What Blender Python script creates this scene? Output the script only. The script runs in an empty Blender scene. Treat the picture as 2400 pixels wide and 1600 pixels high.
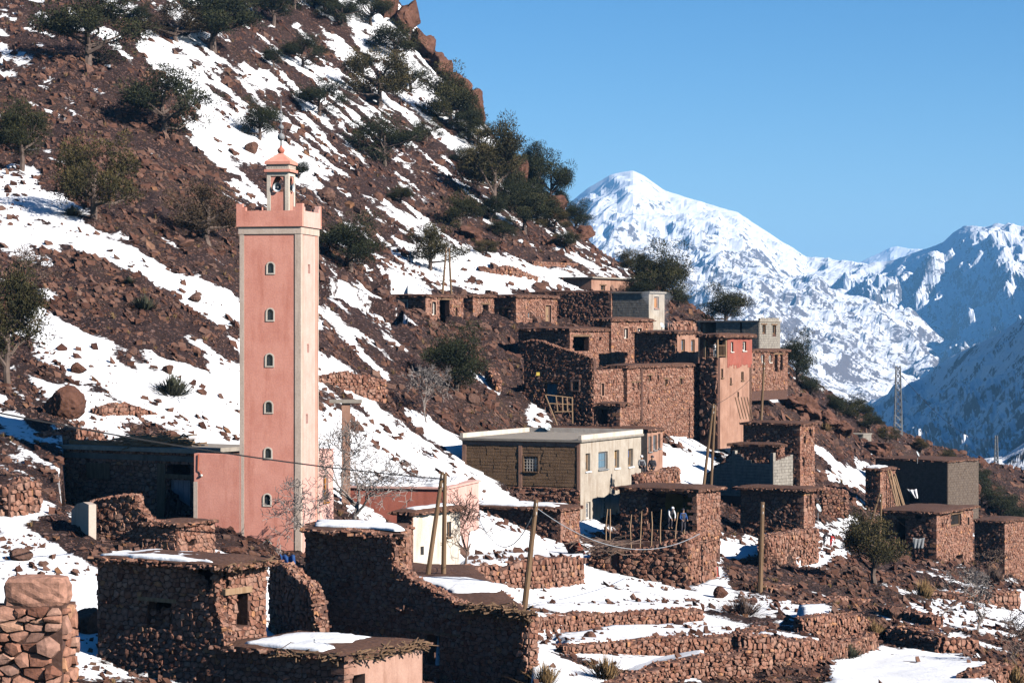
import bpy, bmesh, math, random
import numpy as np
from mathutils import Vector, Matrix

# ------------------------------------------------------------------ camera, sky, sun, exposure
random.seed(7); RNG = np.random.default_rng(11)
SC = bpy.context.scene
COL = SC.collection
F = 2400 * 85 / 36.0          # focal length in photo pixels
HV = 785.0                    # horizon row in photo pixels

cam = bpy.data.cameras.new('camera'); camo = bpy.data.objects.new('camera', cam); COL.objects.link(camo)
cam.lens = 85; cam.sensor_width = 36; cam.shift_y = -(800 - HV) / 2400
cam.clip_start = 0.5; cam.clip_end = 60000
camo.location = (0, 0, 0); camo.rotation_euler = (math.radians(90), 0, 0)
SC.camera = camo

SUN_AZ = math.radians(54)     # from -Y (towards the camera) round to +X
SUN_EL = math.radians(29)
SUN_DIR = Vector((math.sin(SUN_AZ) * math.cos(SUN_EL), -math.cos(SUN_AZ) * math.cos(SUN_EL), math.sin(SUN_EL)))
sun = bpy.data.lights.new('sun', 'SUN'); suno = bpy.data.objects.new('sun', sun); COL.objects.link(suno)
sun.energy = 5.0; sun.angle = math.radians(0.5); sun.color = (1.0, 0.93, 0.85)
suno.rotation_euler = (-SUN_DIR).to_track_quat('-Z', 'Y').to_euler()

W = bpy.data.worlds.new('World'); SC.world = W; W.use_nodes = True
nt = W.node_tree; bg = nt.nodes['Background']
sky = nt.nodes.new('ShaderNodeTexSky'); sky.sky_type = 'NISHITA'; sky.sun_disc = False
sky.sun_elevation = SUN_EL
sky.sun_rotation = math.atan2(SUN_DIR.x, SUN_DIR.y)
sky.altitude = 2500; sky.air_density = 1.0; sky.dust_density = 0.0; sky.ozone_density = 3.0
hs = nt.nodes.new('ShaderNodeHueSaturation'); hs.inputs['Saturation'].default_value = 1.3
nt.links.new(sky.outputs[0], hs.inputs['Color']); nt.links.new(hs.outputs[0], bg.inputs[0])
bg.inputs[1].default_value = 0.052
SC.view_settings.view_transform = 'Standard'; SC.view_settings.look = 'None'
SC.view_settings.exposure = 1.15; SC.view_settings.gamma = 1.0
SC.view_settings.use_curve_mapping = False
SC.render.engine = 'CYCLES'
SC.cycles.max_bounces = 5; SC.cycles.diffuse_bounces = 0; SC.cycles.glossy_bounces = 2
SC.cycles.transmission_bounces = 2; SC.cycles.transparent_max_bounces = 4; SC.cycles.volume_bounces = 0
SC.cycles.use_denoising = True

# ------------------------------------------------------------------ helpers
def DM(d):
    """survey depth unit -> metres from the camera"""
    return d * 1.7 if d < 130 else 221 + (d - 130) * 1.25
def P(u, v, d):
    y = DM(d); return Vector(((u - 1200) / F * y, y, (HV - v) / F * y))

def _hash(ix, iy, seed):
    h = (ix.astype(np.uint64) * np.uint64(374761393) + iy.astype(np.uint64) * np.uint64(668265263) + np.uint64(seed * 144269 + 17)) & np.uint64(0xffffffff)
    h = ((h ^ (h >> np.uint64(13))) * np.uint64(1274126177)) & np.uint64(0xffffffff)
    h = h ^ (h >> np.uint64(16))
    return h.astype(np.float64) / 4294967295.0

def vnoise(x, y, seed=0):
    x = np.asarray(x, float); y = np.asarray(y, float)
    fx = np.floor(x); fy = np.floor(y); tx = x - fx; ty = y - fy
    ix = (fx + 100000).astype(np.int64); iy = (fy + 100000).astype(np.int64)
    tx = tx * tx * tx * (tx * (tx * 6 - 15) + 10); ty = ty * ty * ty * (ty * (ty * 6 - 15) + 10)
    a = _hash(ix, iy, seed); b = _hash(ix + 1, iy, seed); c = _hash(ix, iy + 1, seed); d = _hash(ix + 1, iy + 1, seed)
    return (a * (1 - tx) + b * tx) * (1 - ty) + (c * (1 - tx) + d * tx) * ty

def fbm(x, y, seed=0, octv=4, gain=0.5):
    s = 0; a = 1; n = 0
    for i in range(octv):
        s = s + a * (vnoise(x * 2 ** i, y * 2 ** i, seed + i * 7) - 0.5); n += a; a *= gain
    return s / n            # about -0.5..0.5

def ridged(x, y, seed=0, octv=5, gain=0.5):
    s = 0; a = 1; n = 0
    for i in range(octv):
        s = s + a * (1 - np.abs(2 * vnoise(x * 2 ** i, y * 2 ** i, seed + i * 7) - 1)); n += a; a *= gain
    return s / n

def mesh_np(name, verts, faces_list, attrs=None, smooth=False):
    """verts (n,3); faces_list: list of int arrays (m,k). attrs: name -> per-vertex or per-face float array"""
    me = bpy.data.meshes.new(name)
    verts = np.asarray(verts, np.float32)
    loops = np.concatenate([f.reshape(-1) for f in faces_list]).astype(np.int32)
    tot = np.concatenate([np.full(len(f), f.shape[1], np.int32) for f in faces_list])
    start = np.concatenate([[0], np.cumsum(tot)[:-1]]).astype(np.int32)
    me.vertices.add(len(verts)); me.loops.add(len(loops)); me.polygons.add(len(tot))
    me.vertices.foreach_set('co', verts.reshape(-1))
    me.loops.foreach_set('vertex_index', loops)
    me.polygons.foreach_set('loop_start', start)
    try: me.polygons.foreach_set('loop_total', tot)
    except Exception: pass
    me.polygons.foreach_set('use_smooth', np.full(len(tot), smooth, dtype=bool))
    for k, a in (attrs or {}).items():
        dom = 'POINT' if len(a) == len(verts) else 'FACE'
        at = me.attributes.new(k, 'FLOAT', dom); at.data.foreach_set('value', np.asarray(a, np.float32))
    me.update(calc_edges=True)
    return me

class MB:
    """collects boxes, bars and tubes into one mesh"""
    def __init__(s): s.v = []; s.f = []; s.r = []
    def add(s, vs, fs, r=None):
        o = len(s.v); s.v += [tuple(p) for p in vs]; s.f += [tuple(i + o for i in f) for f in fs]
        r = random.random() if r is None else r
        s.r += [r] * len(fs); return s
    def box(s, x0, x1, y0, y1, z0, z1, r=None, M=None):
        vs = [Vector((x, y, z)) for z in (z0, z1) for y in (y0, y1) for x in (x0, x1)]
        if M is not None: vs = [M @ p for p in vs]
        return s.add(vs, [(0, 2, 3, 1), (4, 5, 7, 6), (0, 1, 5, 4), (2, 6, 7, 3), (0, 4, 6, 2), (1, 3, 7, 5)], r)
    def hexa(s, bot, top, r=None):
        n = len(bot); fs = [tuple(range(n - 1, -1, -1)), tuple(range(n, 2 * n))]
        fs += [(i, (i + 1) % n, n + (i + 1) % n, n + i) for i in range(n)]
        return s.add(list(bot) + list(top), fs, r)
    def tube(s, pts, rad, n=6, r=None, cap=True):
        pts = [Vector(p) for p in pts]; m = len(pts)
        if not hasattr(rad, '__len__'): rad = [rad] * m
        vs = []; fs = []
        for i, p in enumerate(pts):
            t = (pts[min(i + 1, m - 1)] - pts[max(i - 1, 0)])
            t = t.normalized() if t.length > 1e-9 else Vector((0, 0, 1))
            a = t.orthogonal().normalized() if i == 0 else (a - t * a.dot(t)).normalized()
            b = t.cross(a)
            for k in range(n):
                g = 2 * math.pi * k / n
                vs.append(p + (a * math.cos(g) + b * math.sin(g)) * rad[i])
        for i in range(m - 1):
            for k in range(n):
                fs.append((i * n + k, i * n + (k + 1) % n, (i + 1) * n + (k + 1) % n, (i + 1) * n + k))
        if cap: fs += [tuple(range(n - 1, -1, -1)), tuple(range((m - 1) * n, m * n))]
        return s.add(vs, fs, r)
    def lathe(s, prof, n=16, c=(0, 0, 0), r=None):
        vs = []; fs = []
        for (rr, z) in prof:
            for k in range(n):
                g = 2 * math.pi * k / n; vs.append((c[0] + rr * math.cos(g), c[1] + rr * math.sin(g), c[2] + z))
        m = len(prof)
        for i in range(m - 1):
            for k in range(n): fs.append((i * n + k, i * n + (k + 1) % n, (i + 1) * n + (k + 1) % n, (i + 1) * n + k))
        return s.add(vs, fs, r)
    def build(s, name, mat=None, parent=None, smooth=False, loc=None):
        me = bpy.data.meshes.new(name); me.from_pydata(s.v, [], s.f)
        at = me.attributes.new('rnd', 'FLOAT', 'FACE'); at.data.foreach_set('value', s.r)
        if smooth: me.polygons.foreach_set('use_smooth', [True] * len(s.f))
        me.update()
        return link(name, me, mat, parent, loc)

def link(name, me, mat=None, parent=None, loc=None):
    o = bpy.data.objects.new(name, me); COL.objects.link(o)
    if mat is not None: me.materials.append(MAT[mat] if isinstance(mat, str) else mat)
    if parent is not None: o.parent = parent
    if loc is not None: o.location = loc
    return o

def tag(o, label=None, cat=None, group=None, kind=None):
    if label: o['label'] = label
    if cat: o['category'] = cat
    if group: o['group'] = group
    if kind: o['kind'] = kind
    return o

def thing(name, label, cat, loc=(0, 0, 0), rz=0.0, group=None):
    o = bpy.data.objects.new(name, None); COL.objects.link(o)
    o.location = loc; o.rotation_euler = (0, 0, rz); o.empty_display_size = 0.3
    return tag(o, label, cat, group, 'thing')

# ------------------------------------------------------------------ materials
MAT = {}
ALB = 0.72                    # all wall, wood and soil colours are matched to this exposure
def alb(c): return tuple(x * ALB for x in c)
class NT:
    def __init__(s, name):
        m = bpy.data.materials.new(name); m.use_nodes = True; s.m = m; s.t = m.node_tree
        s.b = s.t.nodes['Principled BSDF']; s.b.inputs['Roughness'].default_value = 0.9
        s.b.inputs['Specular IOR Level'].default_value = 0.2
        MAT[name] = m
    def n(s, typ, **kw):
        x = s.t.nodes.new(typ)
        for k, v in kw.items():
            if k in x.inputs: x.inputs[k].default_value = v
            else: setattr(x, k, v)
        return x
    def l(s, a, b): s.t.links.new(a, b)
    def coord(s, kind='Object', scale=(1, 1, 1)):
        tc = s.n('ShaderNodeTexCoord'); mp = s.n('ShaderNodeMapping'); mp.inputs['Scale'].default_value = scale
        s.l(tc.outputs[kind], mp.inputs['Vector']); return mp.outputs[0]
    def noise(s, scale, vec=None, detail=4, rough=0.55, lac=2.0):
        x = s.n('ShaderNodeTexNoise', Scale=scale, Detail=detail, Roughness=rough, Lacunarity=lac)
        if vec is not None: s.l(vec, x.inputs['Vector'])
        return x.outputs['Fac']
    def ramp(s, fac, stops, interp='LINEAR'):
        x = s.n('ShaderNodeValToRGB'); cr = x.color_ramp; cr.interpolation = interp
        while len(cr.elements) < len(stops): cr.elements.new(0.5)
        for e, (p, c) in zip(cr.elements, stops):
            e.position = p; e.color = (c, c, c, 1) if not hasattr(c, '__len__') else (*c, 1)
        s.l(fac, x.inputs[0]); return x.outputs[0]
    def math(s, op, a, b=None, c=None, clamp=False):
        x = s.n('ShaderNodeMath', operation=op); x.use_clamp = clamp
        for i, q in enumerate((a, b, c)):
            if q is None: continue
            if hasattr(q, 'is_linked') or hasattr(q, 'links'): s.l(q, x.inputs[i])
            else: x.inputs[i].default_value = q
        return x.outputs[0]
    def mix(s, fac, a, b, blend='MIX'):
        x = s.n('ShaderNodeMix', data_type='RGBA', blend_type=blend)
        for q, i in ((fac, 0), (a, 6), (b, 7)):
            if hasattr(q, 'links'): s.l(q, x.inputs[i])
            elif hasattr(q, '__len__'): x.inputs[i].default_value = (*q, 1)
            else: x.inputs[i].default_value = q
        return x.outputs[2]
    def attr(s, name):
        x = s.n('ShaderNodeAttribute', attribute_name=name); return x.outputs['Fac']
    def bump(s, h, strength=0.5, dist=0.05):
        x = s.n('ShaderNodeBump', Strength=strength, Distance=dist); s.l(h, x.inputs['Height']); s.l(x.outputs[0], s.b.inputs['Normal'])
    def color(s, c):
        if hasattr(c, 'links'): s.l(c, s.b.inputs['Base Color'])
        else: s.b.inputs['Base Color'].default_value = (*c, 1)
        return s

STONE_RAMP = [(0.0, (0.125, 0.052, 0.034)), (0.25, (0.21, 0.095, 0.063)), (0.5, (0.285, 0.143, 0.098)), (0.72, (0.255, 0.145, 0.11)), (0.88, (0.34, 0.20, 0.145)), (1.0, (0.36, 0.175, 0.09))]
def make_stone(name, mul=1.0, nscale=5.0):
    t = NT(name); v = t.coord('Object'); r = t.attr('rnd')
    base = t.ramp(r, [(p, tuple(x * mul * ALB for x in c)) for p, c in STONE_RAMP])
    n = t.noise(nscale, v, 6, 0.65)
    c = t.mix(1.0, base, t.ramp(n, [(0.3, 0.55), (0.7, 1.35)]), 'MULTIPLY')
    t.color(c); t.bump(n, 0.6, 0.06)
make_stone('stone', 1.1); make_stone('stone_fine', 0.52, 2.5); make_stone('crag', 0.55, 1.2); make_stone('stone_orange', 1.35, 5.0)
def make_simple(name, c0, c1, scale=3.0, rough=0.9, bump=0.4, bd=0.03, coord='Object', sc=(1, 1, 1), detail=5):
    t = NT(name); v = t.coord(coord, sc); n = t.noise(scale, v, detail, 0.6)
    t.color(t.mix(t.ramp(n, [(0.32, 0.0), (0.68, 1.0)]), alb(c0), alb(c1))); t.b.inputs['Roughness'].default_value = rough
    if bump: t.bump(n, bump, bd)
    return t
make_simple('earth', (0.075, 0.036, 0.026), (0.15, 0.075, 0.05), 4.0, bump=0.8, bd=0.06)
make_simple('mortar', (0.07, 0.036, 0.028), (0.13, 0.07, 0.053), 6.0, bump=0.8, bd=0.04)
make_simple('roof_earth', (0.075, 0.038, 0.027), (0.145, 0.075, 0.05), 7.0, bump=1.0, bd=0.05, detail=8)
make_simple('wood', (0.12, 0.07, 0.04), (0.24, 0.15, 0.09), 8.0, sc=(1, 1, 0.15))
make_simple('wood_pole', (0.13, 0.08, 0.045), (0.23, 0.145, 0.085), 9.0, sc=(1, 1, 0.08))
make_simple('wood_light', (0.24, 0.15, 0.085), (0.36, 0.24, 0.15), 8.0, sc=(1, 1, 0.2))
make_simple('wood_orange', (0.42, 0.17, 0.04), (0.50, 0.22, 0.06), 8.0)
make_simple('concrete', (0.24, 0.21, 0.18), (0.36, 0.32, 0.27), 3.0)
make_simple('block', (0.21, 0.19, 0.165), (0.33, 0.30, 0.26), 3.0)
make_simple('shaded_block', (0.10, 0.075, 0.06), (0.16, 0.125, 0.10), 3.0)  # shade put into the block colour, for the laundry house walls
make_simple('metal_grey', (0.18, 0.19, 0.20), (0.26, 0.27, 0.28), 4.0, rough=0.5, bump=0)
make_simple('metal_door', (0.16, 0.19, 0.23), (0.20, 0.235, 0.28), 2.0, rough=0.5, bump=0.05)
make_simple('blue_paint', (0.015, 0.09, 0.16), (0.03, 0.13, 0.21), 3.0, rough=0.6, bump=0.1)
make_simple('white_paint', (0.62, 0.56, 0.49), (0.74, 0.69, 0.63), 3.0, bump=0.1)
make_simple('wire', (0.015, 0.015, 0.017), (0.02, 0.02, 0.022), 3.0, bump=0)
make_simple('wire_light', (0.25, 0.27, 0.30), (0.3, 0.32, 0.35), 3.0, bump=0)
make_simple('dark', (0.012, 0.010, 0.009), (0.02, 0.016, 0.014), 3.0, bump=0)
make_simple('red_cloth', (0.42, 0.03, 0.035), (0.55, 0.06, 0.06), 4.0, bump=0.2)
make_simple('orange_cloth', (0.42, 0.08, 0.04), (0.52, 0.14, 0.07), 4.0, bump=0.2)
make_simple('white_cloth', (0.6, 0.6, 0.62), (0.72, 0.72, 0.74), 4.0, bump=0.2)
make_simple('blue_cloth', (0.015, 0.05, 0.18), (0.03, 0.10, 0.28), 4.0, bump=0.2)
make_simple('dark_cloth', (0.025, 0.025, 0.035), (0.06, 0.055, 0.065), 4.0, bump=0.2)
make_simple('yellow_cloth', (0.55, 0.38, 0.05), (0.62, 0.48, 0.12), 4.0, bump=0.2)
make_simple('skin', (0.33, 0.19, 0.12), (0.4, 0.24, 0.16), 4.0, bump=0)
make_simple('dish', (0.45, 0.5, 0.52), (0.55, 0.6, 0.62), 3.0, rough=0.5, bump=0)
make_simple('yellow_plaster', (0.34, 0.175, 0.03), (0.52, 0.31, 0.07), 2.2, bump=0.3)
make_simple('bark', (0.08, 0.055, 0.045), (0.20, 0.15, 0.125), 6.0)
make_simple('bark_light', (0.17, 0.14, 0.125), (0.34, 0.30, 0.28), 7.0)
make_simple('twig', (0.11, 0.07, 0.055), (0.20, 0.14, 0.11), 5.0, bump=0)
make_simple('dry_grass', (0.20, 0.12, 0.05), (0.33, 0.215, 0.10), 3.0, bump=0)
make_simple('sage', (0.05, 0.055, 0.035), (0.11, 0.11, 0.07), 3.0, bump=0)
t = NT('glass_dark'); t.color((0.02, 0.025, 0.03)); t.b.inputs['Roughness'].default_value = 0.12; t.b.inputs['Specular IOR Level'].default_value = 0.5
t = NT('glass_blue'); t.color((0.09, 0.15, 0.20)); t.b.inputs['Roughness'].default_value = 0.1; t.b.inputs['Specular IOR Level'].default_value = 0.6
t = NT('glass_grey'); t.color((0.13, 0.14, 0.155)); t.b.inputs['Roughness'].default_value = 0.2

def make_plaster(name, c0, c1, stain, amt=0.5, scale=1.2):
    t = NT(name); v = t.coord('Object'); v2 = t.coord('Object', (1.5, 1.5, 0.22))
    n = t.noise(scale, v, 6, 0.62); n2 = t.noise(1.6, v2, 5, 0.65); n3 = t.noise(14, v, 4, 0.6)
    base = t.mix(t.ramp(n, [(0.3, 0.0), (0.7, 1.0)]), alb(c0), alb(c1))
    st = t.math('MULTIPLY', t.ramp(n2, [(0.5, 0.0), (0.72, 1.0)]), amt)
    base = t.mix(st, base, alb(stain))
    base = t.mix(0.35, base, t.ramp(n3, [(0.25, 0.6), (0.75, 1.3)]), 'MULTIPLY')
    t.color(base); t.bump(t.math('ADD', n, t.math('MULTIPLY', n3, 0.4)), 0.35, 0.04)
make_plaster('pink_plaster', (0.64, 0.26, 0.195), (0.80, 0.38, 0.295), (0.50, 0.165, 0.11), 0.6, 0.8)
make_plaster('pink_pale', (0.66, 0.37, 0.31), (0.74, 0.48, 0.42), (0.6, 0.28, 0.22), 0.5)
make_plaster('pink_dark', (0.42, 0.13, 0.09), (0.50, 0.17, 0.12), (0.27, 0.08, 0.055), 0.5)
make_plaster('white_plaster', (0.58, 0.50, 0.42), (0.72, 0.65, 0.56), (0.38, 0.27, 0.2), 0.5)
make_plaster('cream_plaster', (0.36, 0.305, 0.245), (0.50, 0.445, 0.375), (0.22, 0.155, 0.105), 0.8)
make_plaster('tan_plaster', (0.31, 0.165, 0.115), (0.44, 0.26, 0.19), (0.19, 0.095, 0.065), 0.7)
make_plaster('rose_plaster', (0.36, 0.205, 0.155), (0.48, 0.30, 0.235), (0.25, 0.13, 0.09), 0.6)
make_plaster('red_plaster', (0.30, 0.082, 0.06), (0.36, 0.12, 0.09), (0.22, 0.09, 0.065), 0.8)
make_plaster('trim', (0.50, 0.40, 0.33), (0.62, 0.51, 0.43), (0.34, 0.25, 0.2), 0.6)
t = NT('tan_block'); v = t.coord('Object', (0.35, 0.35, 5.0)); n = t.noise(2.2, v, 6, 0.7); v2 = t.coord('Object'); n2 = t.noise(1.1, v2, 5, 0.6); n3 = t.noise(16, v2, 4, 0.6)
c = t.mix(t.ramp(n, [(0.35, 0.0), (0.65, 1.0)]), alb((0.17, 0.10, 0.055)), alb((0.29, 0.18, 0.105)))
c = t.mix(t.ramp(n2, [(0.45, 0.0), (0.75, 0.6)]), c, alb((0.13, 0.075, 0.045))); c = t.mix(0.4, c, t.ramp(n3, [(0.25, 0.6), (0.75, 1.3)]), 'MULTIPLY')
t.color(c); t.bump(t.math('ADD', n, n3), 0.5, 0.05)
make_plaster('dark_plaster', (0.13, 0.11, 0.095), (0.2, 0.17, 0.145), (0.08, 0.06, 0.05), 0.6)

t = NT('snow'); v = t.coord('Object'); n = t.noise(1.3, v, 6, 0.6); n2 = t.noise(9, v, 4, 0.6)
t.color(t.mix(t.ramp(n, [(0.3, 0.0), (0.7, 1.0)]), (0.58, 0.60, 0.63), (0.68, 0.69, 0.71)))
t.b.inputs['Roughness'].default_value = 0.75
t.bump(t.math('ADD', n, t.math('MULTIPLY', n2, 0.15)), 0.5, 0.12)

t = NT('terrain'); v = t.coord('Object'); s_ = t.attr('snow')
nf = t.noise(3.0, v, 6, 0.65); nc = t.noise(0.22, v, 5, 0.6); nm = t.noise(9.0, v, 6, 0.7)
soil = t.mix(t.ramp(nc, [(0.35, 0.0), (0.65, 1.0)]), (0.013, 0.0068, 0.0058), (0.026, 0.0135, 0.011))
soil = t.mix(0.85, soil, t.ramp(nm, [(0.3, 0.5), (0.7, 1.5)]), 'MULTIPLY')
soil = t.mix(t.math('MULTIPLY', t.ramp(nf, [(0.55, 0.0), (0.75, 1.0)]), 0.5), soil, (0.05, 0.027, 0.021))
grass = t.attr('grass'); soil = t.mix(t.math('MULTIPLY', grass, t.ramp(nf, [(0.45, 0.0), (0.65, 0.6)])), soil, (0.085, 0.055, 0.03))
wv = t.n('ShaderNodeVectorMath', operation='ADD'); nv = t.n('ShaderNodeTexNoise', Scale=2.5, Detail=3); t.l(v, nv.inputs['Vector']); t.l(v, wv.inputs[0])
sv = t.n('ShaderNodeVectorMath', operation='SCALE'); sv.inputs['Scale'].default_value = 0.25; t.l(nv.outputs['Color'], sv.inputs[0]); t.l(sv.outputs[0], wv.inputs[1])
hst = []
for vs_, cov in ((2.6, 0.52), (6.5, 0.42)):      # small stones too many to build singly
    vo = t.n('ShaderNodeTexVoronoi', Scale=vs_); t.l(wv.outputs[0], vo.inputs['Vector']); sx_ = t.n('ShaderNodeSeparateColor'); t.l(vo.outputs['Color'], sx_.inputs[0])
    m_ = t.math('MULTIPLY', t.ramp(vo.outputs['Distance'], [(0.30, 1.0), (0.46, 0.0)]), t.ramp(sx_.outputs[1], [(cov, 0.0), (cov + 0.02, 1.0)]))
    soil = t.mix(m_, soil, t.ramp(sx_.outputs[0], [(0.0, (0.045, 0.022, 0.017)), (0.5, (0.08, 0.042, 0.034)), (0.85, (0.115, 0.068, 0.057)), (1.0, (0.15, 0.093, 0.077))])); hst.append(m_)
stones = t.math('ADD', hst[0], t.math('MULTIPLY', hst[1], 0.4))
dirt = t.noise(1.6, v, 7, 0.65)
sn = t.mix(t.ramp(dirt, [(0.52, 0.0), (0.8, 1.0)]), (0.68, 0.69, 0.71), (0.56, 0.555, 0.56))
fac = t.math('ADD', s_, t.math('MULTIPLY', t.math('SUBTRACT', nf, 0.5), 0.55))
spk = t.noise(0.9, v, 8, 0.72); fac = t.math('SUBTRACT', fac, t.math('MULTIPLY', t.ramp(spk, [(0.60, 0.0), (0.70, 1.0)]), 0.55))
fac = t.ramp(fac, [(0.46, 0.0), (0.5, 0.7), (0.55, 1.0)])
t.color(t.mix(fac, soil, sn))
hgt = t.math('MULTIPLY', t.math('ADD', t.math('MULTIPLY', nm, 0.6), t.math('MULTIPLY', stones, 1.1)), t.math('SUBTRACT', 1.0, t.math('MULTIPLY', fac, 0.92)))
t.bump(t.math('ADD', hgt, t.math('MULTIPLY', fac, 0.4)), 0.9, 0.10)

def make_mountain(name, rock0, rock1, cover, scale, forest=0.0):
    t = NT(name); v = t.coord('Object'); g = t.n('ShaderNodeNewGeometry')
    sx = t.n('ShaderNodeSeparateXYZ'); t.l(g.outputs['Normal'], sx.inputs[0])
    n = t.noise(scale, v, 9, 0.68); n2 = t.noise(scale * 5, v, 8, 0.7); n3 = t.noise(scale * 0.3, v, 4, 0.6)
    f = t.math('ADD', t.math('MULTIPLY', sx.outputs['Z'], 0.6), t.math('MULTIPLY', n, 0.9))
    f = t.math('ADD', f, t.math('MULTIPLY', n2, 0.55)); f = t.math('ADD', f, t.math('MULTIPLY', n3, 0.5))
    f = t.math('ADD', f, t.attr('snow'))
    fac = t.ramp(t.math('SUBTRACT', f, cover), [(0.46, 0.0), (0.54, 1.0)])
    rock = t.mix(n2, alb(rock0), alb(rock1))
    t.color(t.mix(fac, rock, (0.58, 0.60, 0.64))); t.bump(t.math('ADD', n2, n), 0.8, 0.03 / scale)
make_mountain('mountain_rock', (0.07, 0.065, 0.07), (0.18, 0.155, 0.15), 0.94, 0.028)
make_mountain('flank_rock', (0.06, 0.06, 0.065), (0.15, 0.135, 0.13), 0.86, 0.035)
make_mountain('hill_rock', (0.05, 0.045, 0.038), (0.13, 0.10, 0.08), 0.90, 0.03)
make_mountain('near_hill_rock', (0.03, 0.03, 0.022), (0.10, 0.075, 0.055), 1.05, 0.08)

def make_leaf(name, stops):
    t = NT(name); r = t.attr('rnd'); oi = t.n('ShaderNodeObjectInfo')
    c = t.ramp(r, [(p, tuple(x * 0.78 for x in alb(q))) for p, q in stops])
    c = t.mix(1.0, c, t.ramp(oi.outputs['Random'], [(0.0, (0.75, 0.8, 0.7)), (0.5, (1.0, 1.0, 1.0)), (1.0, (1.35, 1.15, 0.95))]), 'MULTIPLY')
    t.color(c); t.b.inputs['Roughness'].default_value = 0.85
make_leaf('leaf_green', [(0, (0.020, 0.026, 0.012)), (0.6, (0.045, 0.052, 0.022)), (1, (0.085, 0.085, 0.035))])
make_leaf('leaf_olive', [(0, (0.032, 0.032, 0.013)), (0.6, (0.085, 0.072, 0.028)), (1, (0.15, 0.115, 0.045))])
make_leaf('leaf_brown', [(0, (0.05, 0.034, 0.02)), (0.6, (0.11, 0.072, 0.042)), (1, (0.18, 0.12, 0.075))])
# ------------------------------------------------------------------ terrain: thin-plate surface through surveyed points
CP = [(-300,1600,40),(-300,1200,58),(-300,1000,68),(-300,700,86),(-300,400,112),(-300,100,150),(-300,-150,190),
 (0,1650,40),(200,1600,44),(150,1450,49),(60,1330,53),(60,1180,60),(60,1000,69),(0,850,77),(0,650,89),(0,450,105),(0,250,128),(0,50,157),(0,-120,190),
 (300,1270,57),(300,1000,72),(300,800,82),(300,600,95),(300,400,113),(300,200,139),(300,0,169),(300,-170,200),
 (620,1345,56),(600,900,83),(600,700,96),(600,500,115),(600,300,143),(600,100,177),(600,-80,208),
 (400,1650,44),(700,1640,44),(900,1600,47),(850,1120,76),(880,960,89),(900,850,97),(900,700,113),(900,600,125),(900,400,156),(900,200,191),
 (1150,1350,70),(1100,1170,82),(1150,1010,94),(1150,900,102),(1130,780,114),(1150,640,131),(1150,520,155),(1170,400,182),
 (1240,1600,50),(1400,1610,51),(1300,1490,62),(1400,1400,70),(1400,1260,84),(1440,1000,103),(1470,860,114),(1400,690,138),(1400,600,160),
 (1700,1620,52),(1700,1460,66),(1700,1340,80),(1650,1210,93),(1650,1010,112),(1750,975,120),(1800,890,132),(1640,740,146),
 (2050,1590,54),(2000,1460,68),(1950,1310,90),(1900,1170,106),(1950,1010,145),
 (2350,1590,56),(2300,1460,74),(2250,1360,101),(2150,1190,128),(2350,1300,130),
 (2700,1620,60),(2700,1450,92),(2700,1380,150)]
RIDGE = [(560,-330,245),(760,-180,235),(930,5,222),(1060,190,214),(1115,270,208),(1185,345,200),(1300,478,192),(1480,645,174),(1640,728,165),(1850,878,160),(2000,975,172),(2120,1042,178),(2350,1180,188),(2700,1340,195)]
pts = [P(*c) for c in CP]
for r in RIDGE:
    p = P(*r); pts.append(p)
    pts.append(p + Vector((10, 48, -30))); pts.append(p + Vector((26, 120, -85)))
pts = np.array([tuple(p) for p in pts])
TX = pts[:, :2]; n_ = len(TX)
def _tps(r2): return 0.5 * r2 * np.log(r2 + 1e-9)
D2 = ((TX[:, None] - TX[None]) ** 2).sum(-1)
A_ = np.zeros((n_ + 3, n_ + 3)); A_[:n_, :n_] = _tps(D2) + np.eye(n_) * 12.0
A_[:n_, n_] = 1; A_[:n_, n_ + 1:] = TX; A_[n_, :n_] = 1; A_[n_ + 1:, :n_] = TX.T
TW = np.linalg.solve(A_, np.concatenate([pts[:, 2], [0, 0, 0]]))
def tps(x, y):
    x = np.asarray(x, float); y = np.asarray(y, float); sh = x.shape; q = np.stack([x.ravel(), y.ravel()], 1)
    out = np.empty(len(q))
    for i in range(0, len(q), 20000):
        k = q[i:i + 20000]; d = ((k[:, None] - TX[None]) ** 2).sum(-1)
        out[i:i + 20000] = _tps(d) @ TW[:n_] + TW[n_] + k @ TW[n_ + 1:]
    return out.reshape(sh)

NCOL, NROW = 380, 620
TD0, TD1, TAN = 47.0, 480.0, 17.0
TA = np.tan(np.radians(np.linspace(-TAN, TAN, NCOL))); TD = np.geomspace(TD0, TD1, NROW)
GX = TA[None, :] * TD[:, None]; GY = np.repeat(TD[:, None], NCOL, 1)
GZ = tps(GX, GY)
GU = 1200 + F * GX / GY
def inpoly(x, y, poly):
    res = np.zeros(np.shape(x), bool); n = len(poly); j = n - 1
    for i in range(n):
        xi, yi = poly[i]; xj, yj = poly[j]
        c = ((yi > y) != (yj > y)) & (x < (xj - xi) * (y - yi) / (yj - yi + 1e-12) + xi)
        res ^= c; j = i
    return res
FOOT = []                      # (polygon xy, z) cut pads below buildings
TERR = []                      # terrace polygons
SNOWPOLY = []                  # explicit snow / bare patches (photo pixels -> stored on the ground)
SNOWMAP = """325352136620000000000000
532285466642000000000000
112135567645200000000000
330156544555200000000000
720003242443320000000000
892013233522234200000000
348611113577554400000000
284585522332200000000000
387757743315700000000000
447767755311600006510000
544366787655000773142000
645333786666000007307200
545433333388853007775322
747633333399986755622534
484444444446888875633566
575555555556754411029974"""
SM = np.array([[int(c) for c in r] for r in SNOWMAP.split()], float) / 9.0

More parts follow.
